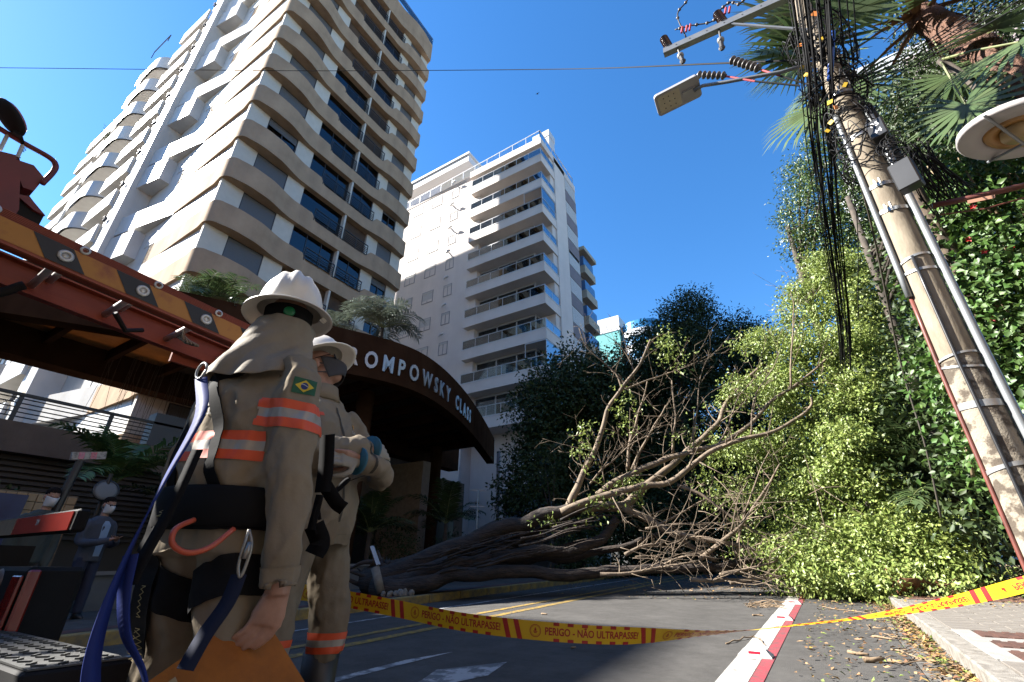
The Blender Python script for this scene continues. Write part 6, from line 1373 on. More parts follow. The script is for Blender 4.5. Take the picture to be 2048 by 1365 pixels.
# harness: belt, shoulder straps, thigh loops, D-ring, lanyards, karabiner
band_from(tm, (0, 0, .96), (0, 0, 1), -.07, .055, lambda c: True, .012, m_web, 'harness_belt', W1)
bl = MB(); bl.loft([((0, -.005, .90), (.212, 0, 0), (0, .182, 0)), ((0, -.005, .915), (.222, 0, 0), (0, .19, 0)), ((0, -.005, 1.0), (.225, 0, 0), (0, .192, 0)), ((0, -.005, 1.012), (.215, 0, 0), (0, .185, 0))], 36); bl.obj('belt_pad', m_web, W1, 'auto')
def strap_on(pts, wd, m, name, off=.006, bv=None, dirn=(0, 1, 0)):
    P = catmull([tuple(p) for p in pts], 8); Q = []
    for p in P:
        if bv is not None:
            h = bv.ray_cast(V3(p) - V3(dirn) * .4, V3(dirn), .9); p = (h[0] - V3(dirn) * off) if h[0] is not None else V3(p)
        Q.append(V3(p))
    mb = MB(); V = []; F = []
    for i, p in enumerate(Q):
        t = (Q[min(i + 1, len(Q) - 1)] - Q[max(i - 1, 0)]).normalized(); s_ = t.cross(V3(dirn)).normalized() * wd / 2
        for a, b in ((-1, 0), (1, 0), (1, 1), (-1, 1)): V.append(p + s_ * a - V3(dirn) * .003 * b)
    for i in range(len(Q) - 1):
        for j in range(4): F.append((4 * i + j, 4 * i + 4 + j, 4 * i + 4 + (j + 1) % 4, 4 * i + (j + 1) % 4))
    mb.add(V, F); return mb.obj(name, m, W1, 'auto')
strap_on([(-.02, -.2, 1.37), (-.07, -.2, 1.2), (-.10, -.2, 1.0)], .045, m_web, 'back_strap', bv=jb); strap_on([(-.02, -.2, 1.37), (.07, -.2, 1.2), (.11, -.2, 1.0)], .045, m_web, 'back_strap', bv=jb)
strap_on([(-.02, -.2, 1.36), (-.12, -.15, 1.46)], .045, m_web, 'back_strap', bv=jb); strap_on([(-.02, -.2, 1.36), (.10, -.15, 1.46)], .045, m_web, 'back_strap', bv=jb)
MB().tube([V3((-.02, -.20, 1.38)) + V3((math.cos(t) * .024, -.012, math.sin(t) * .028)) for t in np.linspace(0, 6.28, 16)], .004, 8).obj('d_ring', m_galv, W1, True)
for q in (-1, 1):
    band_from(tm, (q * .1, 0, .73), (-q * .45, .15, 1), -.05, .05, lambda c, q=q: c.x * q > .0 and .5 < c.z < .92, .008, m_web, 'thigh_strap', W1)
strap_on([(-.12, -.22, .93), (-.13, -.22, .80), (-.12, -.22, .68), (-.13, -.2, .56)], .085, m_web, 'hip_strap', bv=bvh_of(tm), off=.02)
stm = mat('yellow stitching', (.28, .20, .06), .7)
tmb = bvh_of(tm)
def stitch(bv, org, w_, h_, off, n=5):
    sx = MB()
    def ln(x0, y0, x1, y1, t=.0011):
        d = V3((x1 - x0, y1 - y0, 0)); p_ = V3((-d.y, d.x, 0)).normalized() * t; a_, b_ = V3((x0, y0, 0)), V3((x1, y1, 0)); m1 = (a_ + b_) / 2; sx.add([a_ - p_, m1 - p_, b_ - p_, b_ + p_, m1 + p_, a_ + p_], [(0, 1, 4, 5), (1, 2, 3, 4)])
    for k in range(n): y = -h_ / 2 + h_ * k / n; ln(-w_ / 2, y, w_ / 2, y + h_ / n); ln(w_ / 2, y, -w_ / 2, y + h_ / n)
    for y in (-h_ / 2, h_ / 2): ln(-w_ / 2, y, w_ / 2, y)
    decal(sx.mesh('stitching', stm), bv, org, (1, 0, 0), (0, 0, 1), (0, 1, 0), off, stm, 'stitching', W1, False)
for z0 in (.70, .59): stitch(tmb, (-.125, -.16, z0), .055, .08, .026)
stitch(tmb, (.0, -.2, .955), .065, .06, .04)
band_from(jk, (.262, .02, .765), (0, .1, -1), -.03, .03, lambda c: c.x > .18 and c.z < .86, .004, m_uni, 'cuff', W1)
inv1 = Matrix.Diagonal((1 / .985, 1 / .985, 1 / .972, 1)) @ Matrix.Rotation(R(-7), 4, 'Z') @ Matrix.Translation(-V3((-1.60, .835, gz0(.86))))
def w1p(x, y, d): return inv1 @ gd(x, y, d)
def ribbon3(name, pts, wd, m, parent, twist=0, th=.002, wdir=None):
    P = catmull([tuple(p) for p in pts], 8); V = []; F = []
    for i, p in enumerate(P):
        t = (P[min(i + 1, len(P) - 1)] - P[max(i - 1, 0)]).normalized(); a = (wdir or V3((1, 0, 0))).copy(); a = (a - t * a.dot(t)).normalized(); b = t.cross(a); an = twist * i / len(P); s_ = (a * math.cos(an) + b * math.sin(an)) * wd / 2; n_ = t.cross(s_).normalized() * th
        V += [p - s_ - n_, p + s_ - n_, p + s_ + n_, p - s_ + n_]
    for i in range(len(P) - 1):
        for j in range(4): F.append((4 * i + j, 4 * i + 4 + j, 4 * i + 4 + (j + 1) % 4, 4 * i + (j + 1) % 4))
    return MB().add(V, F).obj(name, m, parent, True)
crl = iR @ _r
ribbon3('blue_lanyard', [(-.03, -.2, 1.36), w1p(400, 830, 1.55), w1p(330, 960, 1.5), w1p(265, 1090, 1.48), w1p(215, 1210, 1.46), w1p(185, 1320, 1.45), w1p(180, 1420, 1.45)], .035, m_bluew, W1, twist=2.2, wdir=crl)
ribbon3('blue_lanyard', [w1p(262, 1110, 1.49), w1p(248, 1190, 1.48), w1p(252, 1270, 1.46), w1p(285, 1340, 1.44), w1p(300, 1420, 1.42)], .035, m_bluew, W1, twist=1.0, wdir=crl)
ribbon3('black_lanyard', [w1p(395, 900, 1.55), w1p(345, 1010, 1.52), w1p(290, 1110, 1.5), w1p(262, 1170, 1.49)], .03, m_web, W1, wdir=crl)
MB().tube(catmull([w1p(388, 1040, 1.58), w1p(352, 1058, 1.54), w1p(345, 1088, 1.52), w1p(375, 1106, 1.51), w1p(420, 1095, 1.52), w1p(468, 1058, 1.55)], 6), .0075, 8).obj('orange_gear_loop', mat('orange hose', (.50, .08, .03), .45), W1, True)
MB().tube(catmull([w1p(498, 1060, 1.5), w1p(503, 1090, 1.49), w1p(492, 1130, 1.49), w1p(480, 1155, 1.49), w1p(477, 1130, 1.49), w1p(490, 1085, 1.49), w1p(498, 1060, 1.5)], 5), .0042, 8).obj('karabiner', mat('steel', (.30, .28, .25), .4, metal=.8), W1, True)
MB().tube([w1p(500, 1085, 1.49), w1p(488, 1118, 1.485)], .0075, 10).obj('karabiner_sleeve', MATS['steel'], W1, True)
ribbon3('hip_lanyard', [w1p(478, 1150, 1.5), w1p(455, 1205, 1.48), w1p(410, 1270, 1.46), w1p(370, 1340, 1.44)], .04, mat('dark blue webbing', (.012, .016, .035), .8, spec=.15), W1, wdir=crl)
# ---- the board
a, b, d = gd(512, 1213, 1.72), gd(640, 1420, 1.70), gd(285, 1372, 1.52); BDo = thing('wooden_board', 'worn orange plywood board held low by the worker with the harness', 'board', a)
e1, e2 = b - a, d - a; nn = e1.cross(e2).normalized() * .006
V = [-nn, e1 - nn, e1 + e2 - nn, e2 - nn, nn, e1 + nn, e1 + e2 + nn, e2 + nn]
MB().add(V, [(0, 3, 2, 1), (4, 5, 6, 7), (0, 1, 5, 4), (1, 2, 6, 5), (2, 3, 7, 6), (3, 0, 4, 7)]).obj('panel', mat('orange ply', (.38, .125, .012), .6, spec=.2, col2=(.26, .08, .009), vscale=9, bump=.25, bscale=60, detail=8), BDo)
sg = 1 if nn.dot(C0 - a) > 0 else -1; nn2 = nn * 1.3 * sg
lc = e2 * .82 + e1 * .08; MB().add([lc + nn2, lc + e2 * .14 + e1 * .0 + nn2, lc + e2 * .15 + e1 * .09 + nn2, lc + e2 * .01 + e1 * .09 + nn2], [(0, 1, 2, 3)]).obj('paper_label', mat('torn label', (.42, .31, .17), .8, col2=(.30, .19, .08), vscale=20), BDo)

# ---- second worker: arms crossed, looking up
W2 = thing('person', 'masked worker in khaki uniform with crossed arms looking up', 'person', (-2.105, 1.53, gz0(1.6)), R(-84)); W2.scale = (1.05, 1.05, 1.085)
tor = MB(); LB = lambda z: -.23 * max(0, (z - .85)) ** 1.2     # lean back
Cz = lambda x, y, z: (x, y + LB(z), z)
tor.loft([(Cz(0, 0, .80), (.185, 0, 0), (0, .145, 0)), (Cz(0, 0, .90), (.20, 0, 0), (0, .16, 0)), (Cz(0, .01, 1.02), (.205, 0, 0), (0, .165, 0)), (Cz(0, .01, 1.18), (.21, 0, 0), (0, .16, 0)), (Cz(0, .005, 1.32), (.212, 0, 0), (0, .15, 0)), (Cz(0, 0, 1.42), (.18, 0, 0), (0, .12, 0)), (Cz(0, 0, 1.47), (.115, 0, 0), (0, .09, 0)), (Cz(0, .01, 1.51), (.08, 0, 0), (0, .08, 0))], 28)
w2R = [Cz(.14, 0, 1.40), Cz(.205, .02, 1.34), Cz(.235, .07, 1.22), Cz(.225, .15, 1.13), Cz(.10, .26, 1.16), Cz(-.04, .29, 1.19)]
w2L = [Cz(-.14, 0, 1.40), Cz(-.205, .02, 1.34), Cz(-.245, .07, 1.22), Cz(-.235, .16, 1.10), Cz(-.10, .30, 1.10), Cz(.05, .30, 1.115)]
limb_rings(tor, w2R, [.08, .085, .078, .076, .066, .055]); limb_rings(tor, w2L, [.08, .085, .078, .076, .066, .055])
j2 = remesh(tor, .0095, 8, 'jacket'); wrinkle(j2, .032, 5.5, 8); wrinkle(j2, .013, 12, 3); mobj('jacket', j2, m_uni, W2); jb2 = bvh_of(j2)
co = MB(); co.loft([(Cz(0, .005, 1.46), (.098, 0, 0), (0, .092, 0)), (Cz(0, .01, 1.50), (.084, 0, 0), (0, .082, 0)), (Cz(0, .012, 1.54), (.078, 0, 0), (0, .08, 0)), (Cz(0, .012, 1.545), (.07, 0, 0), (0, .072, 0)), (Cz(0, .01, 1.47), (.074, 0, 0), (0, .074, 0))], 26); co.obj('collar', m_uni, W2, True)
tr = MB(); tr.loft([((0, 0, .93), (.165, 0, 0), (0, .135, 0)), ((0, 0, .84), (.185, 0, 0), (0, .15, 0)), ((0, 0, .77), (.185, 0, 0), (0, .15, 0))], 24)
L2 = {1: [(.09, 0, .82), (.125, .0, .66), (.15, .02, .47), (.16, .0, .34)], -1: [(-.09, 0, .82), (-.125, .0, .66), (-.15, .03, .47), (-.16, .0, .34)]}
for q in (-1, 1): limb_rings(tr, L2[q], [.105, .104, .09, .086])
t2 = remesh(tr, .010, 8, 'trousers'); wrinkle(t2, .028, 6, 3); wrinkle(t2, .009, 15, 9); mobj('trousers', t2, m_unit, W2)
for q in (-1, 1):
    hi_vis(t2, (q * .15, .01, .40), (0, 0, 1), .075, lambda c, q=q: c.x * q > 0, W2)
    x = q * .16; b = MB(); b.loft([((x, 0, .37), (.078, 0, 0), (0, .08, 0)), ((x, 0, .2), (.07, 0, 0), (0, .075, 0)), ((x, .0, .12), (.062, 0, 0), (0, .07, 0)), ((x, .05, .07), (.058, 0, 0), (0, .12, 0)), ((x, .06, .0), (.056, 0, 0), (0, .15, 0))], 20); b.obj('boot', m_boot, W2, True)
hi_vis(j2, w2L[2], V3(w2L[1]) - V3(w2L[3]), .085, lambda c: c.x < -.165 and c.z > 1.1, W2); hi_vis(j2, w2R[2], V3(w2R[1]) - V3(w2R[3]), .085, lambda c: c.x > .16 and c.z > 1.1, W2)
bd = MB(); hc2 = V3(Cz(-.005, -.01, 1.66)); hf2 = V3((-.55, .72, .52)); hu2 = V3((0, -.5, 1)); HP2, hr2 = head_shape(bd, hc2, hf2, hu2)
bd.tube([Cz(0, 0, 1.42), Cz(0, .0, 1.5), Cz(0, -.01, 1.60)], [.068, .062, .06], 14); bd.loft([((0, 0, .85), (.13, 0, 0), (0, .1, 0)), (Cz(0, 0, 1.2), (.16, 0, 0), (0, .11, 0)), (Cz(0, 0, 1.40), (.14, 0, 0), (0, .08, 0)), (Cz(0, 0, 1.46), (.08, 0, 0), (0, .07, 0))], 16)
limb_rings(bd, w2R, [.05, .055, .05, .045, .04, .032]); limb_rings(bd, w2L, [.05, .055, .05, .045, .04, .032])
for q in (-1, 1): limb_rings(bd, L2[q] + [(q * .16, 0, .08)], [.075, .07, .055, .05, .045])
hand_shape(bd, Cz(-.045, .29, 1.195), (-1, -.1, .1), (0, .8, .6), (-.6, -.8, .1), side=1, curl=.8); hand_shape(bd, Cz(.055, .30, 1.115), (1, -.1, .0), (0, .8, -.6), (.6, -.8, 0), side=-1, curl=.8)
mobj('body', remesh(bd, .0055, 3, 'body'), m_skin, W2)
m_glove = mat('grey glove', (.30, .27, .22), .85); m_cuff = mat('teal cuff', (.01, .10, .16), .7)
for wr, dd in ((w2R[-1], V3((-1, -.05, .08))), (w2L[-1], V3((1, -.05, .0)))):
    wr = V3(wr); MB().tube([wr + dd * .0, wr + dd * .014], .062, 16).obj('glove_cuff', m_cuff, W2, True); g = MB(); hand_shape(g, wr + dd * .01, dd, (0, .8, .5), (dd.x * .6, -.8, 0), side=1 if dd.x < 0 else -1, s=1.16, curl=.75); mobj('glove', remesh(g, .005, 3, 'glove'), m_glove, W2)
helmet(W2, HP2(0, -.005, .055), hf2, hu2)
# dark mask, straps, glasses
def patch_on_head(HP, fn, nx, ny, m, name, parent): 
    V = [fn(i / nx, j / ny) for j in range(ny + 1) for i in range(nx + 1)]; o = MB().add(V, [(j * (nx + 1) + i, j * (nx + 1) + i + 1, (j + 1) * (nx + 1) + i + 1, (j + 1) * (nx + 1) + i) for j in range(ny) for i in range(nx)]).obj(name, m, parent, True); md = o.modifiers.new('t', 'SOLIDIFY'); md.thickness = .003; return o
def face_mask(HP, m, parent, s=1.0):
    def fn(u, v):
        a = (u - .5) * R(165); z = .005 - v * .115; w_ = math.sin(math.pi * min(1, max(0, .12 + .8 * v))) ; y = .085 + .045 * w_ * math.cos(a) ** 2
        return HP(.078 * math.sin(a) * (1 - .25 * v), .012 + (y - .012) * math.cos(a), z + .02 * abs(math.sin(a)) * (v - .5) * -1)
    patch_on_head(HP, fn, 18, 10, m, 'face_mask', parent)
    for q in (-1, 1):
        MB().tube([HP(q * .073, .02, -.03), HP(q * .086, -.02, .0), HP(q * .078, -.045, -.02), HP(q * .07, -.03, -.06), HP(q * .062, .02, -.085)], .0028, 6).obj('mask_strap', m, parent, True)
m_mask = mat('charcoal mask', (.045, .045, .05), .85, bump=.3, bscale=60); face_mask(HP2, m_mask, W2)
for q in (-1, 1):
    MB().tube([HP2(q * .066, .075, .018), HP2(q * .08, .0, .02), HP2(q * .082, -.02, .012)], .0025, 6).obj('glasses_arm', m_web, W2); MB().ball(HP2(q * .034, .092, .008), .03, .006, .019, n=14, m=8, rot=hr2).obj('lens', mat('dark lens', (.015, .018, .03), .12), W2, True)
# jacket front: zip line, breast mark, chest tabs
zp = V3((0, .4, 1.3))
decal(grid(.012, .62, 2, 40), jb2, (.0, .2, 1.12), (1, 0, 0), (0, -.13, 1), (0, -1, -.1), .004, mat('dark zip', (.05, .042, .03), .8), 'zip', W2, False)  # zip laid on as a thin dark strip
for k in range(3): decal(flat([(-.016 + k * .004, -.008 + k * .012), (.012 + k * .004, -.004 + k * .012), (.016 + k * .003, .006 + k * .012), (-.012 + k * .004, .002 + k * .012)]), jb2, (-.09, .2, 1.33), (-1, 0, 0), (0, -.1, 1), (0, -1, -.1), .004, mat('gold mark', (.45, .22, .02), .6), 'breast_mark', W2)
decal(text_mesh('Celesc', .024, .0004), jb2, (-.09, .2, 1.305), (-1, 0, 0), (0, -.1, 1), (0, -1, -.1), .004, m_print, 'breast_lettering', W2, False)
decal(grid(.03, .02, 3, 3), jb2, (.11, .2, 1.37), (-1, 0, 0), (0, -.1, 1), (0, -1, -.1), .004, m_hiv, 'orange_tab', W2, False)
# dark harness straps that hang between the two
HS = thing('hanging_harness', 'black harness strap with loop hanging between the two workers', 'strap', gd(650, 880, 2.0)); h0 = V3(HS.location)
for pts, wd in (([(655, 870), (652, 930), (645, 985)], .06), ([(648, 975), (668, 985), (690, 968), (698, 958), (690, 962), (672, 980)], .014), ([(650, 970), (672, 1005), (688, 1018)], .055), ([(640, 990), (630, 1030), (622, 1060)], .03), ([(628, 1050), (640, 1085), (628, 1110)], .075), ([(640, 1040), (634, 1010), (626, 1040), (632, 1070)], .012)):
    ribbon3('strap', [gd(x, y, 2.0) - h0 for x, y in pts], wd, m_web, HS, wdir=_r.copy())

# ---- bystanders on the far pavement
def simple_person(label, loc, rz, coat, trou, shirt, pose, hairm, mask_m, glasses=False, sc=1.0):
    t = thing('person', label, 'person', loc, rz); t.scale = (sc, sc, sc); tor = MB()
    tor.loft([((0, 0, .80), (.19, 0, 0), (0, .14, 0)), ((0, 0, .95), (.185, 0, 0), (0, .13, 0)), ((0, 0, 1.15), (.195, 0, 0), (0, .135, 0)), ((0, 0, 1.35), (.21, 0, 0), (0, .13, 0)), ((0, 0, 1.43), (.16, 0, 0), (0, .10, 0)), ((0, 0, 1.48), (.09, 0, 0), (0, .07, 0))], 22)
    Ra, La = pose; limb_rings(tor, Ra, [.075, .078, .065, .055, .047]); limb_rings(tor, La, [.075, .078, .065, .055, .047])
    jm = remesh(tor, .014, 5, 'jacket'); wrinkle(jm, .012, 8, 5); mobj('jacket', jm, coat, t); jv = bvh_of(jm)
    tr = MB(); tr.loft([((0, 0, .98), (.16, 0, 0), (0, .12, 0)), ((0, 0, .84), (.175, 0, 0), (0, .13, 0))], 20)
    for q in (-1, 1): limb_rings(tr, [(q * .09, 0, .86), (q * .11, .02, .48), (q * .13, .0, .09)], [.098, .078, .07])
    tm_ = remesh(tr, .014, 5, 'trousers'); wrinkle(tm_, .012, 8, 3); mobj('trousers', tm_, trou, t)
    for q in (-1, 1): MB().loft([((q * .13, 0, .10), (.045, 0, 0), (0, .06, 0)), ((q * .13, .03, .06), (.048, 0, 0), (0, .10, 0)), ((q * .13, .045, .0), (.048, 0, 0), (0, .135, 0))], 16).obj('shoe', m_boot, t, True)
    bd = MB(); f = V3((0, .9, -.25)); HPx, hr = head_shape(bd, (0, .03, 1.65), f, (0, .2, 1)); bd.tube([(0, 0, 1.42), (0, .01, 1.58)], [.058, .055], 12); bd.loft([((0, 0, .85), (.12, 0, 0), (0, .09, 0)), ((0, 0, 1.4), (.13, 0, 0), (0, .07, 0))], 14)
    limb_rings(bd, Ra, [.045, .05, .04, .035, .03]); limb_rings(bd, La, [.045, .05, .04, .035, .03])
    for q in (-1, 1): limb_rings(bd, [(q * .09, 0, .86), (q * .11, .02, .48), (q * .13, .0, .07)], [.06, .05, .045])
    for A_, q in ((Ra, 1), (La, -1)):
        w_ = V3(A_[-1]); dd = (w_ - V3(A_[-2])).normalized(); hand_shape(bd, w_, dd, (0, -.2, -1), (-q * .7, .4, .4), side=q, curl=.7)
    mobj('body', remesh(bd, .007, 3, 'body'), m_skin, t)
    hm = MB(); hm.ball(HPx(0, -.02, .045), .083, .103, .09, n=20, m=12, rot=hr); hme = hm.mesh('hair', hairm, True)
    bm = bmesh.new(); bm.from_mesh(hme); ff = V3(hr @ V3((0, 1, 0))); uu = V3(hr @ V3((0, 0, 1))); cc = HPx(0, 0, 0)
    bmesh.ops.delete(bm, geom=[f_ for f_ in bm.faces if (f_.calc_center_median() - cc).dot(uu) < .035 + .9 * max(0, (f_.calc_center_median() - cc).dot(ff)) * .55 - .05 * ((f_.calc_center_median() - cc).dot(ff) < 0)], context='FACES'); bm.to_mesh(hme); bm.free(); wrinkle(hme, .012, 30, 2); o = bpy.data.objects.new('hair', hme); link(o, t)
    face_mask(HPx, mask_m, t)
    if glasses:
        for q in (-1, 1): MB().ball(HPx(q * .034, .09, .01), .028, .006, .018, n=12, m=6, rot=hr).obj('lens', mat('dark lens', (.015, .018, .03), .12), t, True)
        MB().tube([HPx(-.07, .06, .015), HPx(0, .095, .015), HPx(.07, .06, .015)], .003, 5).obj('glasses_bar', m_web, t)
    if shirt: decal(flat([(-.045, -.30), (.05, -.30), (.075, .16), (.03, .22), (-.03, .22), (-.06, .16)]), jv, (0, .2, 1.18), (-1, 0, 0), (0, 0, 1), (0, -1, 0), .005, shirt, 'shirt', t)
    return t
m_mskw = mat('white mask', (.60, .60, .60), .8)
Rb = [(.14, 0, 1.38), (.205, 0, 1.30), (.235, .02, 1.08), (.14, .26, 1.08), (.05, .36, 1.12)]; Lb = [(-.14, 0, 1.38), (-.205, 0, 1.30), (-.235, .02, 1.08), (-.14, .26, 1.08), (-.05, .36, 1.12)]
p = gg(140, 1250, .14)
sv = simple_person('man in grey blazer, jeans and white mask looking at a phone', (-9.95, 3.2, gz0(3.2, -10) + .13), R(-70), mat('grey blue blazer', (.055, .062, .085), .85, bump=.3, bscale=40), mat('dark jeans', (.018, .024, .055), .85, bump=.3, bscale=60), mat('pale blue shirt', (.26, .36, .52), .8), (Rb, Lb), m_hair, m_mskw, True)
PH = thing('phone', 'dark phone held in both hands by the man in the blazer', 'phone', (0, 0, 0)); pm = MB().box(-.036, .036, -.075, .075, -.004, .004, bev=.002).obj('phone_case', m_frame_d, PH); MB().box(-.032, .032, -.068, .068, .0041, .0046).obj('screen', mat('phone screen', (.02, .03, .05), .1), PH)
q = Matrix.Rotation(R(-70), 3, 'Z') @ V3((0, .42, 1.15)); PH.location = V3((-9.95, 3.2, gz0(3.2, -10) + .13)) + q; PH.rotation_euler = (R(35), 0, R(-70))
Rc = [(.14, 0, 1.38), (.205, 0, 1.30), (.24, .0, 1.05), (.22, .05, .85), (.2, .08, .74)]; Lc = [(-x, y, z) for x, y, z in Rc]
simple_person('dark haired man in green jacket and printed white mask behind the truck', (-9.2, 2.27, gz0(2.3, -9.2) + .10), R(-80), mat('dark green jacket', (.04, .05, .045), .85), mat('dark trousers', (.02, .02, .022), .85), None, (Rc, Lc), m_hair, m_mskw)
# ---------------------------------------------------------------- truck with ladder and bucket
m_org = mat('orange fibreglass', (.30, .055, .014), .6, col2=(.2, .033, .01), vscale=7, bump=.35, bscale=70, stretch=(1, .1, 1), detail=7, bdist=.004)
m_yeltp = mat('ladder yellow', (.40, .16, .008), .55, col2=(.26, .065, .01), vscale=9, detail=8, contrast=(.28, .5)); m_blktp = mat('ladder black mark', (.012, .01, .009), .6, col2=(.12, .03, .012), vscale=22, detail=10, contrast=(.28, .36))
m_alu = mat('rung aluminium', (.62, .61, .59), .45, metal=.3, var=.15, vscale=14)
m_tred = mat('bucket red', (.13, .008, .009), .5, var=.2, vscale=5); m_tblk = mat('truck black', (.011, .010, .010), .75, spec=.2, var=.3, vscale=6)
LD = thing('ladder', 'orange fibreglass extension ladder with yellow and black marks laid along the truck', 'ladder', (-2.55, 0, 0))
def lz(y): return 2.045 - .055 * y
ym0, ym1 = -2.4, 1.62
def rail(x, sgn, name, marks):
    mb = MB(); n = 2
    for (dx0, dx1, dz0, dz1) in ((-.004, .004, -.072, .072), (-.05 if sgn > 0 else .004, -.004 if sgn > 0 else .05, .066, .074), (-.05 if sgn > 0 else .004, -.004 if sgn > 0 else .05, -.074, -.066)):
        V = []
        for y in (ym0, ym1):
            for a, b in ((dx0, dz0), (dx1, dz0), (dx1, dz1), (dx0, dz1)): V.append((x + a, y, lz(y) + b))
        mb.add(V, [(0, 1, 2, 3), (7, 6, 5, 4)] + [(i, i + 4, (i + 1) % 4 + 4, (i + 1) % 4) for i in range(4)])
    for k in range(5):     # ribs of the pultruded channel
        V = []
        for y in (ym0, ym1):
            for a, b in ((.004, .040 + k * .007), (.007, .041 + k * .007), (.007, .044 + k * .007), (.004, .045 + k * .007)): V.append((x + a * (1 if sgn > 0 else -1), y, lz(y) + b))
        mb.add(V, [(i, i + 4, (i + 1) % 4 + 4, (i + 1) % 4) for i in range(4)])
    return mb.obj(name, m_org, LD)
r1 = rail(0, 1, 'near_rail', True); r2 = rail(-.44, -1, 'far_rail', False); r3 = None
def patch(y0, y1, sk, m, name, z0=-.058, z1=.034, x=.0065):
    V = [(x, y0, lz(y0) + z0), (x, y1, lz(y1) + z0), (x, y1 - sk, lz(y1 - sk) + z1), (x, y0 - sk, lz(y0 - sk) + z1)]; MB().add(V, [(0, 1, 2, 3)]).obj(name, m, r1)
rungs = [.335 + .302 * k for k in range(-8, 5)]
for i, y in enumerate(rungs):
    patch(y - .055, y + .085, .07, m_blktp, 'black_mark', x=.0085)
patch(ym0 + .05, ym1 - .45, .0, m_yeltp, 'yellow_field')
for y in rungs:
    z = lz(y) - .012
    MB().tube([(.012, y, z), (-.452, y, z)], .0165, 12).obj('rung', m_alu, LD, True); MB().tube([(-.02, y + .05, z + .055), (-.44, y + .05, z + .055)], .016, 12).obj('rung', m_alu, LD, True)
    MB().lathe([(.011, 0), (.027, 0), (.029, .006), (.022, .012), (.015, .010), (.0145, -.02)], (.006, y, z), 18, rot=Matrix.Rotation(R(90), 3, 'Y')).obj('rung_collar', m_alu, LD, True)
    MB().lathe([(.008, 0), (.02, 0), (.02, .006), (.012, .008)], (.005, y + .05, z + .062), 14, rot=Matrix.Rotation(R(90), 3, 'Y')).obj('rung_collar', m_alu, LD, True)
MB().box(-.47, -.45, 1.0, 1.35, 1.87, 2.0).obj('end_plate', m_org, LD); MB().tube([(-.2, .62, 1.93), (-.25, .7, 1.88), (-.3, .78, 1.93)], .012, 8).obj('rope_hook', m_tblk, LD)
mb = MB()
for k in range(5): mb.tube(catmull([(-.2 - .03 * k, .93, 1.98), (-.22, .95 + .02 * k, 1.92), (-.3, 1.0, 1.945), (-.36, .94 + .015 * k, 1.99)], 5), .006, 6)
mb.obj('tied_rope', mat('grey rope', (.20, .22, .19), .9), LD, True)
MB().tube(catmull([(-.5, -.6, 1.86), (-.4, -.1, 1.80), (-.33, .2, 1.86), (-.3, .3, 1.95)], 8), .02, 10).obj('corrugated_hose', m_tblk, LD, True)
LD.location = (-3.06, 0, -.16); LD.scale = (1.2, 1.2, 1.2)      # wide truck ladder, rungs 36 cm apart
TR = thing('utility_truck', 'dark flatbed utility truck with red and white taped rear beam and tail lamp', 'truck', (-3.3, 0, 0))
MB().box(-1.4, -.05, -6, .85, .55, .88).obj('flatbed', m_tblk, TR); MB().box(-1.4, 1.0, .66, .70, .905, .985, bev=.008).obj('rear_beam', m_tblk, TR)
m_rtape = mat('red reflective tape', (.42, .03, .018), .35, col2=(.30, .025, .015), vscale=9, detail=9); m_wtape = mat('aged white tape', (.32, .26, .19), .45, col2=(.2, .16, .11), vscale=8)
for k, (x0, x1, m) in enumerate(((.33, .97, m_rtape), (-.1, .33, m_wtape), (-.75, -.1, m_rtape), (-1.3, -.75, m_wtape))):
    MB().box(x0 + .002, x1 - .002, .655, .659, .912, .977).obj('reflective_tape', m, TR)
me = text_mesh('3M', .03, .0008, 0); me.materials.append(m_sw); o = inst('lettering', me, TR, (.62, .6535, .95)); o.rotation_euler = (R(90), 0, 0)
MB().box(.2, .72, .66, .84, .5, .79, bev=.015).obj('tail_lamp_housing', m_tblk, TR)
MB().box(.721, .735, .662, .70, .5, .78, bev=.006).obj('tail_lamp_lens', mat('tail lamp red', (.24, .01, .007), .25, coat=.5), TR); MB().box(.62, .719, .648, .659, .5, .76, bev=.004).obj('tail_lamp_lens', MATS['tail lamp red'], TR)
MB().lathe([(0, .012), (.045, .01), (.055, .004), (.058, 0)], (.42, .659, .725), 20, rot=Matrix.Rotation(R(90), 3, 'X')).obj('round_reflector', mat('dirty reflector', (.22, .14, .10), .4, col2=(.08, .055, .04), vscale=20), TR, True)
m_dia = mat('chequer plate', (.085, .085, .08), .6, metal=.3, var=.3, vscale=8)
st1 = MB().box(.1, 1.68, .48, .70, .50, .575, bev=.006).obj('step', m_tblk, TR); sp2 = MB().box(.11, 1.67, .49, .69, .577, .581); dp = MB()
for i in range(32):
    for j in range(4):
        a = R(45 if (i + j) % 2 else -45); c = V3((.14 + i * .0485, .515 + j * .047, .5825)); d = V3((math.cos(a), math.sin(a), 0)); dp.obox(c, d * .014, V3((-d.y, d.x, 0)) * .004, V3((0, 0, .0025)))
sp2.obj('step_plate', m_dia, TR); dp.obj('chequer_bars', m_dia, TR)['kind'] = 'stuff'
MB().box(.3, .5, .5, .68, -.05, .5).obj('bracket', m_tblk, TR); MB().box(.1, 1.4, .52, .66, .25, .5).obj('step_box', m_tblk, TR)
for y in (-1.2, -5): MB().tube([(-1.45, y, .42), (-1.2, y, .42)], .42, 24).obj('wheel', m_boot, TR, True); MB().tube([(-.3, y, .42), (-.02, y, .42)], .42, 24).obj('wheel', m_boot, TR, True)
for y in (-1.8, -5.5): MB().bar((.2, y, .88), (.2, y, 2.2), .08).obj('rack_post', m_tblk, TR); MB().bar((-.9, y, .88), (-.9, y, 2.2), .08).obj('rack_post', m_tblk, TR); MB().bar((-1.0, y, 2.16), (.45, y, 2.16), .06).obj('rack_bar', m_tblk, TR)
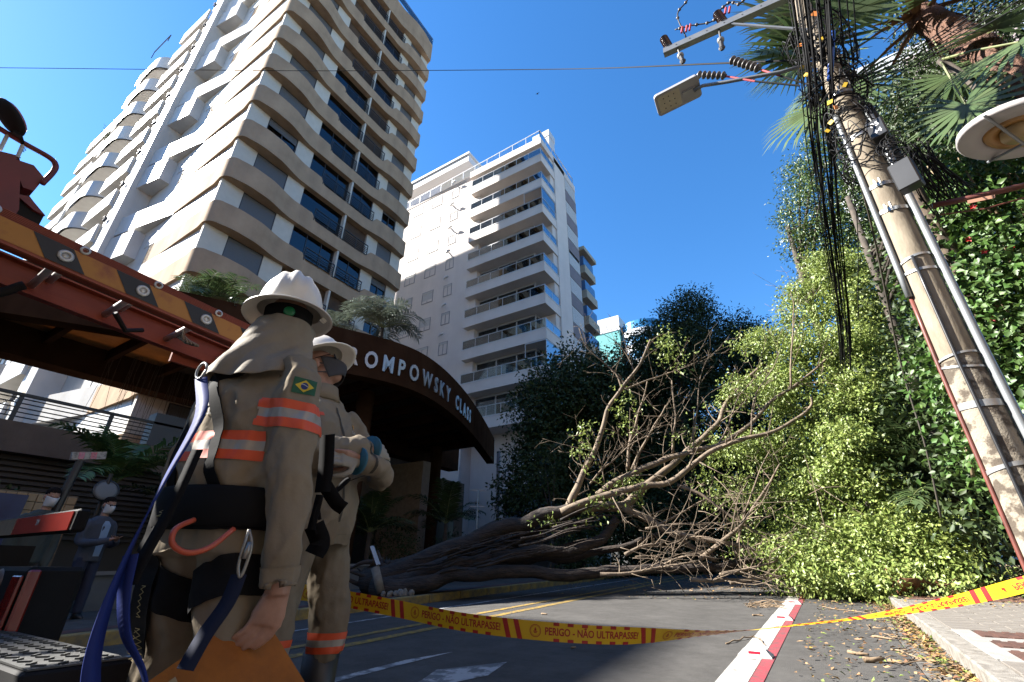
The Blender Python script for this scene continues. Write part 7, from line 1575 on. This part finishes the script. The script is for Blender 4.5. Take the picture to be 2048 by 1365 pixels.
BK = thing('aerial_bucket', 'red bucket of the lift with tubular guard rail above the ladder', 'bucket', (-2.85, 0, 0)); BK.location = (-3.45, 0, 0); k0 = V3(BK.location)
bp_ = lambda x, y, dX=0: gx(x, y, -3.45 + dX) - k0
prof = [(-120, 300), (-10, 300), (38, 312), (42, 330), (38, 420), (20, 445), (-120, 430)]
def slab(pts, x0, x1, m, name):
    mb = MB(); A_ = [bp_(x, y) + V3((x0, 0, 0)) for x, y in pts]; B2 = [bp_(x, y) + V3((x1, 0, 0)) for x, y in pts]; n = len(pts); mb.add(A_ + B2, [tuple(range(n)), tuple(range(n, 2 * n))[::-1]] + [(i, (i + 1) % n, n + (i + 1) % n, n + i) for i in range(n)]); return mb.obj(name, m, BK)
slab(prof, -.25, .0, m_tred, 'bucket_shell'); slab([(40, 318), (70, 328), (90, 352), (80, 368), (70, 380), (48, 372), (40, 350)], -.20, -.02, m_tred, 'control_box'); slab([(-20, 425), (60, 385), (92, 428), (80, 450)], -.18, -.03, m_tblk, 'boom_tip')
slab([(30, 385), (60, 392), (92, 430), (70, 420)], -.03, -.01, m_tred, 'boom_trim')
gr = catmull([bp_(-60, 220), bp_(0, 258), bp_(50, 288), bp_(98, 315), bp_(111, 330), bp_(106, 345), bp_(84, 368)], 7); MB().tube(gr, .015, 10).obj('guard_rail', m_tred, BK, True)
for a, b in (((16, 268), (0, 300)), ((47, 287), (35, 315)), ((105, 342), (88, 360))): MB().tube([bp_(*a), bp_(*b)], .009, 8).obj('rail_strut', m_alu, BK)
MB().tube([bp_(50, 295) + V3((0, .004 * math.sin(t * 9), 0)) + V3((0, .006 * math.cos(t * 40), -.10 * t)) for t in np.linspace(0, 1, 40)], .002, 4).obj('spring_cord', m_web, BK)
SLt = thing('spot_lamp', 'black oval work lamp clamped to the red guard rail', 'lamp', gx(20, 235, -3.4)); l0 = V3(SLt.location); axs = (gx(40, 262, -3.4) - gx(2, 208, -3.4)).normalized(); n_ = axs.cross(V3((1, 0, 0))).normalized(); rotm = Matrix((axs.cross(n_), axs, n_)).transposed()
MB().ball((0, 0, 0), .085, .107, .036, n=22, m=10, rot=rotm).obj('lamp_shell', m_tblk, SLt, True); MB().ball(-n_ * .02, .073, .092, .022, n=20, m=8, rot=rotm).obj('lamp_glass', mat('lamp glass pink', (.35, .14, .16), .15), SLt, True)
MB().tube([gx(34, 255, -3.4) - l0, gx(42, 275, -3.42) - l0, gx(46, 290, -3.45) - l0], .009, 8).obj('clamp', m_tblk, SLt, True); MB().box(-.015, .015, -.02, .02, -.02, .02).obj('clamp_block', m_tblk, SLt, loc=gx(36, 266, -3.4) - l0)

# ---------------------------------------------------------------- barrier tape with printing
m_ty = mat('tape yellow', (.75, .47, .01), .4); m_tr = mat('tape red', (.42, .02, .015), .45)
TP_ = thing('barrier_tape', 'yellow and red danger tape sagging across the road between worker and pavement', 'tape', gd(720, 1208, 2.65)); t0 = V3(TP_.location)
path = [(560, 1178, 2.9, 0), (690, 1198, 2.75, 5), (800, 1219, 2.6, 5), (930, 1245, 2.4, 8), (1100, 1264, 2.3, 10), (1250, 1272, 2.35, 22), (1400, 1268, 2.6, 66), (1500, 1261, 2.85, 82), (1600, 1250, 3.0, 87), (1700, 1239, 3.15, 89), (1800, 1224, 3.3, 104), (1900, 1205, 3.4, 124), (1980, 1187, 3.45, 138), (2060, 1166, 3.5, 148), (2200, 1130, 3.5, 170), (2400, 1080, 3.6, 174)]
TPp = catmull([tuple(gd(x, y, d)) for x, y, d, _ in path], 24); TPa = np.interp(np.arange(len(TPp)) / 24, range(len(path)), [p[3] for p in path])
TS = np.concatenate([[0], np.cumsum([(TPp[i + 1] - TPp[i]).length for i in range(len(TPp) - 1)])]); TL = TS[-1]
def tape(s, v, h=0.0):
    i = min(max(int(np.searchsorted(TS, s)) - 1, 0), len(TPp) - 2); f_ = (s - TS[i]) / max(1e-6, TS[i + 1] - TS[i]); p = TPp[i].lerp(TPp[i + 1], f_); t = (TPp[i + 1] - TPp[i]).normalized(); an = R(TPa[i] + (TPa[i + 1] - TPa[i]) * f_)
    upv = V3((0, 0, 1)); upv = (upv - t * upv.dot(t)).normalized(); ov = upv.cross(t).normalized()
    if ov.dot(C0 - p) < 0: ov = -ov
    a = upv * math.cos(an) + ov * math.sin(an); b = ov * math.cos(an) - upv * math.sin(an); return p + a * v + b * h - t0
n = 260; V = []; TWd = .036
for i in range(n + 1): s = TL * i / n * .9999; V += [tape(s, -TWd), tape(s, TWd)]
MB().add(V, [(2 * i, 2 * i + 2, 2 * i + 3, 2 * i + 1) for i in range(n)]).obj('tape_strip', m_ty, TP_, True)
per = .60; rm_ = MB(); em = MB(); tx = MB(); s = .02
def trect(mb, s0, s1, v0, v1, h=.0012, k=3, sk=0):
    for q in (1, -1):
        V = []
        for j in range(k + 1): ss = s0 + (s1 - s0) * j / k; V += [tape(ss, v0, h * q), tape(ss + sk, v1, h * q)]
        mb.add(V, [(2 * j, 2 * j + 2, 2 * j + 3, 2 * j + 1) for j in range(k)])
tme = text_mesh('PERIGO - NÃO ULTRAPASSE!', .040, .0009, 0, 'LEFT'); tw_ = max(v.co.x for v in tme.vertices); tfac = .405 / tw_
while s + per < TL:
    for q0 in (0, .05): rm_ = MB(); trect(rm_, s + q0, s + q0 + .022, -TWd, TWd, sk=-.02); rm_.obj('red_mark', m_tr, TP_)
    for j in range(6):
        for va, vb in ((TWd - .012, TWd), (-TWd, -TWd + .012)): rm_ = MB(); trect(rm_, s + .205 + j * .06, s + .230 + j * .06, va, vb); rm_.obj('red_mark', m_tr, TP_)
    c = s + .128; em = MB(); tx = MB()
    for r_a, r_b in ((.022, .0245), (.0185, .0195)):
        V = []; N = 24
        for k in range(N): a = 2 * math.pi * k / N; V += [tape(c + r_a * math.cos(a), r_a * math.sin(a), .0012), tape(c + r_b * math.cos(a), r_b * math.sin(a), .0012)]
        em.add(V, [(2 * k, 2 * k + 1, (2 * k + 3) % (2 * N), (2 * k + 2) % (2 * N)) for k in range(N)])
    for (a0, b0, a1, b1) in ((-.009, -.004, .009, -.001), (-.004, 0, .004, .008), (-.006, -.009, .006, -.006), (-.002, .008, .002, .012)): trect(em, c + a0, c + a1, b0, b1, k=1)
    
    for hh in (.0013, -.0013): tx.add([tape(s + .168 + v.co.x * tfac, v.co.y * 1.0, hh) for v in tme.vertices], [tuple(p.vertices) for p in tme.polygons])
    s += per
    em.obj('emblem', m_tr, TP_); o = bpy.data.objects.new('printed_words', npmesh('printed_words', tx.v, tx.f, m_tr)); link(o, TP_)

# ---------------------------------------------------------------- litter: twigs, leaves, palm sheaths
m_twg = mat('dry twig', (.33, .235, .14), .9, col2=(.15, .10, .06), vscale=30, bump=.5, bscale=90, bdist=.003)
def twig(label, pts, r_, jag=.01, group=None):
    P = [gg(x, y, r_ * .8) for x, y in pts]; b = P[0]; mb = MB(); Q = catmull([tuple(p - b) for p in P], 5); Q = [q + V3((0, 0, abs(noise.noise(V3((q.x * 9, q.y * 9, r_ * 77)))) * jag)) for q in Q]
    mb.tube(Q, [r_ * (1 - .5 * i / len(Q)) for i in range(len(Q))], 7)
    if len(pts) > 2: mb.tube([Q[len(Q) // 2], Q[len(Q) // 2] + V3((.05, .06, .02))], [r_ * .6, r_ * .25], 5)
    o = mb.obj('fallen_twig', m_twg, None, True); o.location = b; return tag(o, label, 'twig', group)
twig('bent forked twig lying across the white line', [(1452, 1288), (1468, 1284), (1500, 1276), (1515, 1277), (1530, 1292)], .007, .03)
twig('thick short stick on the grey asphalt near the kerb', [(1727, 1320), (1750, 1321), (1768, 1319)], .022)
twig('pale broken stick with a knot right of the red line', [(1697, 1304), (1715, 1308), (1738, 1310)], .016)
twig('pale flat stick lying before the gutter', [(1745, 1273), (1765, 1276), (1785, 1279)], .012)
twig('long thin stalk reaching from the asphalt into the gutter leaves', [(1782, 1300), (1800, 1303), (1840, 1318), (1880, 1326)], .008)
twig('thin dark twig nearest the tape on the asphalt', [(1746, 1256), (1760, 1258), (1774, 1258)], .007)
twig('short twig left of the white line by the shadow edge', [(1505, 1231), (1515, 1231), (1527, 1232)], .012)
twig('long pale stalk crossing the asphalt behind the tape', [(1645, 1214), (1670, 1219), (1700, 1222), (1760, 1230)], .008)
twig('forked dark twig at the edge of the gutter leaves', [(1785, 1321), (1805, 1328), (1830, 1318)], .009)
twig('short chip of wood in the middle of the sunlit lane', [(1380, 1181), (1386, 1182)], .015); twig('chip of bark lying under the tape in the shadow', [(1142, 1296), (1152, 1295)], .01); twig('small bark chip beyond the tape in the shadow', [(1083, 1228), (1094, 1229)], .012)
hp = thing('twig_heap', 'small heap of dry twigs on the lane beside the road studs', 'twigs', gg(1520, 1209)); mb = MB(); h0 = V3(hp.location)
for k in range(70):
    p = gg(rng.uniform(1493, 1560), rng.uniform(1204, 1216), rng.uniform(0, .05)) - h0; d = V3((rng.uniform(-1, 1), rng.uniform(-.6, .6), rng.uniform(-.1, .15))).normalized() * rng.uniform(.05, .22); mb.tube([p, p + d * .5 + V3((0, 0, .01)), p + d], [.006, .006, .003], 5)
mb.obj('twigs', m_twg, hp)['kind'] = 'stuff'
# leaf litter in the gutter and strewn leaves: nobody could count it
lit = Cloud(); n = 5200
X = np.concatenate([.63 - np.abs(rng.normal(0, .12, n // 2)), rng.uniform(-.4, .63, n // 6), rng.uniform(.66, 2.2, n // 6), rng.uniform(-6, .6, n // 6)])
m_ = len(X); Y = np.concatenate([rng.uniform(3.0, 13, n // 2), rng.uniform(3, 13, n // 6), rng.uniform(8.5, 13, n // 6), rng.uniform(9.5, 16, n // 6)])[:m_]
Z = SLOPE * Y + np.where(X > .63, .135, .012) + rng.random(m_) * .02; P = np.stack([X, Y, Z], 1); A = rand_dirs(m_); A[:, 2] *= .15; Nn = np.tile([0, 0, 1.0], (m_, 1)) + rng.normal(size=(m_, 3)) * .35
V_, F_ = leaf_quads(P, A, Nn, rng.uniform(.02, .07, m_), rng.uniform(.012, .035, m_), .2); me = npmesh('leaf_litter', V_, F_)
for c_, nm in (((.30, .19, .085), 'litter straw'), ((.20, .10, .04), 'litter brown'), ((.16, .21, .04), 'litter green'), ((.42, .25, .05), 'litter yellow')): me.materials.append(mat(nm, c_, .8, island=.3))
me.polygons.foreach_set('material_index', np.repeat(rng.choice(4, m_, p=[.42, .28, .2, .1]), 2).astype(np.int32)); o = bpy.data.objects.new('leaf_litter', me); link(o); tag(o, 'dry and green leaf litter strewn along the gutter and road', 'leaf litter', kind='stuff')
stx = MB()
for k in range(420):
    if k < 240: x, y = .62 - abs(rng.normal(0, .14)), rng.uniform(3.2, 11)
    else: x, y = rng.uniform(-5, .6), rng.uniform(11.5, 15.5)
    p = V3((x, y, gz0(y) + .012)); a = rng.uniform(0, 3.14) if k >= 240 else rng.normal(.9, .5); d = V3((math.cos(a), math.sin(a) * 1.2, .0)) * rng.uniform(.05, .3); stx.tube([p, p + d * .5 + V3((0, 0, .012)), p + d + V3((0, 0, SLOPE * d.y))], [.004, .004, .002], 4)
o = stx.obj('straw_litter', m_twg); tag(o, 'thin dry stalks scattered in the gutter and under the fallen crown', 'straw litter', kind='stuff')
# palm leaf sheaths on the pavement
m_she = mat('palm sheath', (.28, .115, .045), .7, col2=(.15, .06, .028), vscale=6, stretch=(1, 4, 1), bump=.4, bscale=40, detail=7)
def sheath(label, c, rz, L, W, H_):
    t = thing('palm_sheath', label, 'palm sheath', c, rz); nx, ny = 22, 9; V = []
    for i in range(nx + 1):
        u = i / nx; wd = W * (1 - .75 * u ** 1.5) * (.75 + .25 * math.sin(u * 9)); 
        for j in range(ny + 1): v = j / ny * 2 - 1; V.append((u * L, v * wd, H_ * (v * v) * (1 - .55 * u) + .03 + .03 * math.sin(u * 7 + v * 2) + (.12 * (1 - u) ** 4 if v > .5 else 0)))
    o = MB().add(V, [(i * (ny + 1) + j, (i + 1) * (ny + 1) + j, (i + 1) * (ny + 1) + j + 1, i * (ny + 1) + j + 1) for i in range(nx) for j in range(ny)]).obj('sheath_shell', m_she, t, True); o.modifiers.new('t', 'SOLIDIFY').thickness = .012
    fb_ = Cloud(); n = 160; p = np.stack([rng.uniform(L * .3, L * 1.0, n), rng.normal(0, W * .4, n), rng.uniform(.03, .16, n)], 1); V_, F_ = leaf_quads(p, np.stack([np.ones(n), rng.normal(0, .5, n), rng.normal(.1, .3, n)], 1), rand_dirs(n), rng.uniform(.15, .35, n), .012); fb_.add(V_, F_); fb_.obj('fibres', m_dry, t, 'stuff'); return t
p = gg(1795, 1192, .125); sheath('curled orange brown palm sheath at the end of the kerb', (p.x, p.y, p.z), R(20), .95, .2, .26); p = gg(1888, 1172, .125); sheath('pale fibrous palm sheath lying behind the orange one', (p.x, p.y, p.z), R(35), .8, .17, .22)
df = thing('dry_frond_pile', 'pile of bleached dry palm fronds on the pavement beyond the tape', 'palm fronds', gg(2020, 1166, .13)); d0 = V3(df.location)
for k in range(9):
    a = R(rng.uniform(-30, 60)); frond_obj('frond', df, mat('bleached frond', (.42, .32, .20), .85, island=.25), (rng.uniform(-.5, .6), rng.uniform(-.5, .6), .06 + k * .02), (math.cos(a), math.sin(a), .12), 1.3, droop=.35, leaflets=22, ll=.4, lw=.022, hang=.15, mstalk=MATS['dry twig'])
mul = sheet('mulch', .8, 6, 9.6, 16, .129, mat('red mulch', (.16, .075, .05), .95, var=.5, vscale=25, bump=1, bscale=60, bdist=.02), 1, 6)
# small bird far up
bd_ = thing('bird', 'small dark bird flying high over the street', 'bird', gd(1075, 188, 60)); MB().ball((0, 0, 0), .10, .22, .09, n=10, m=6).obj('bird_body', m_tblk, bd_, True); MB().add([(0, .08, .02), (.4, .02, .12), (.42, -.04, .12), (0, -.08, .02)], [(0, 1, 2, 3)]).obj('wing', m_tblk, bd_); MB().add([(0, .08, .02), (-.4, .02, .12), (-.42, -.04, .12), (0, -.08, .02)], [(0, 3, 2, 1)]).obj('wing', m_tblk, bd_)
# potted plant hanging at a tower balcony
hp_ = thing('hanging_plant', 'round dark green plant hanging at a tower balcony', 'plant', gd(236, 275, 44)); cl = Cloud(); blob_leaves(cl, (0, 0, 0), .55, 900, .16, .09, shell=.2); cl.obj('foliage', m_leaf_d, hp_, 'stuff'); MB().lathe([(0, -.5), (.25, -.45), (.32, -.15), (0, -.1)], (0, 0, 0), 14).obj('pot', m_tblk, hp_, True)
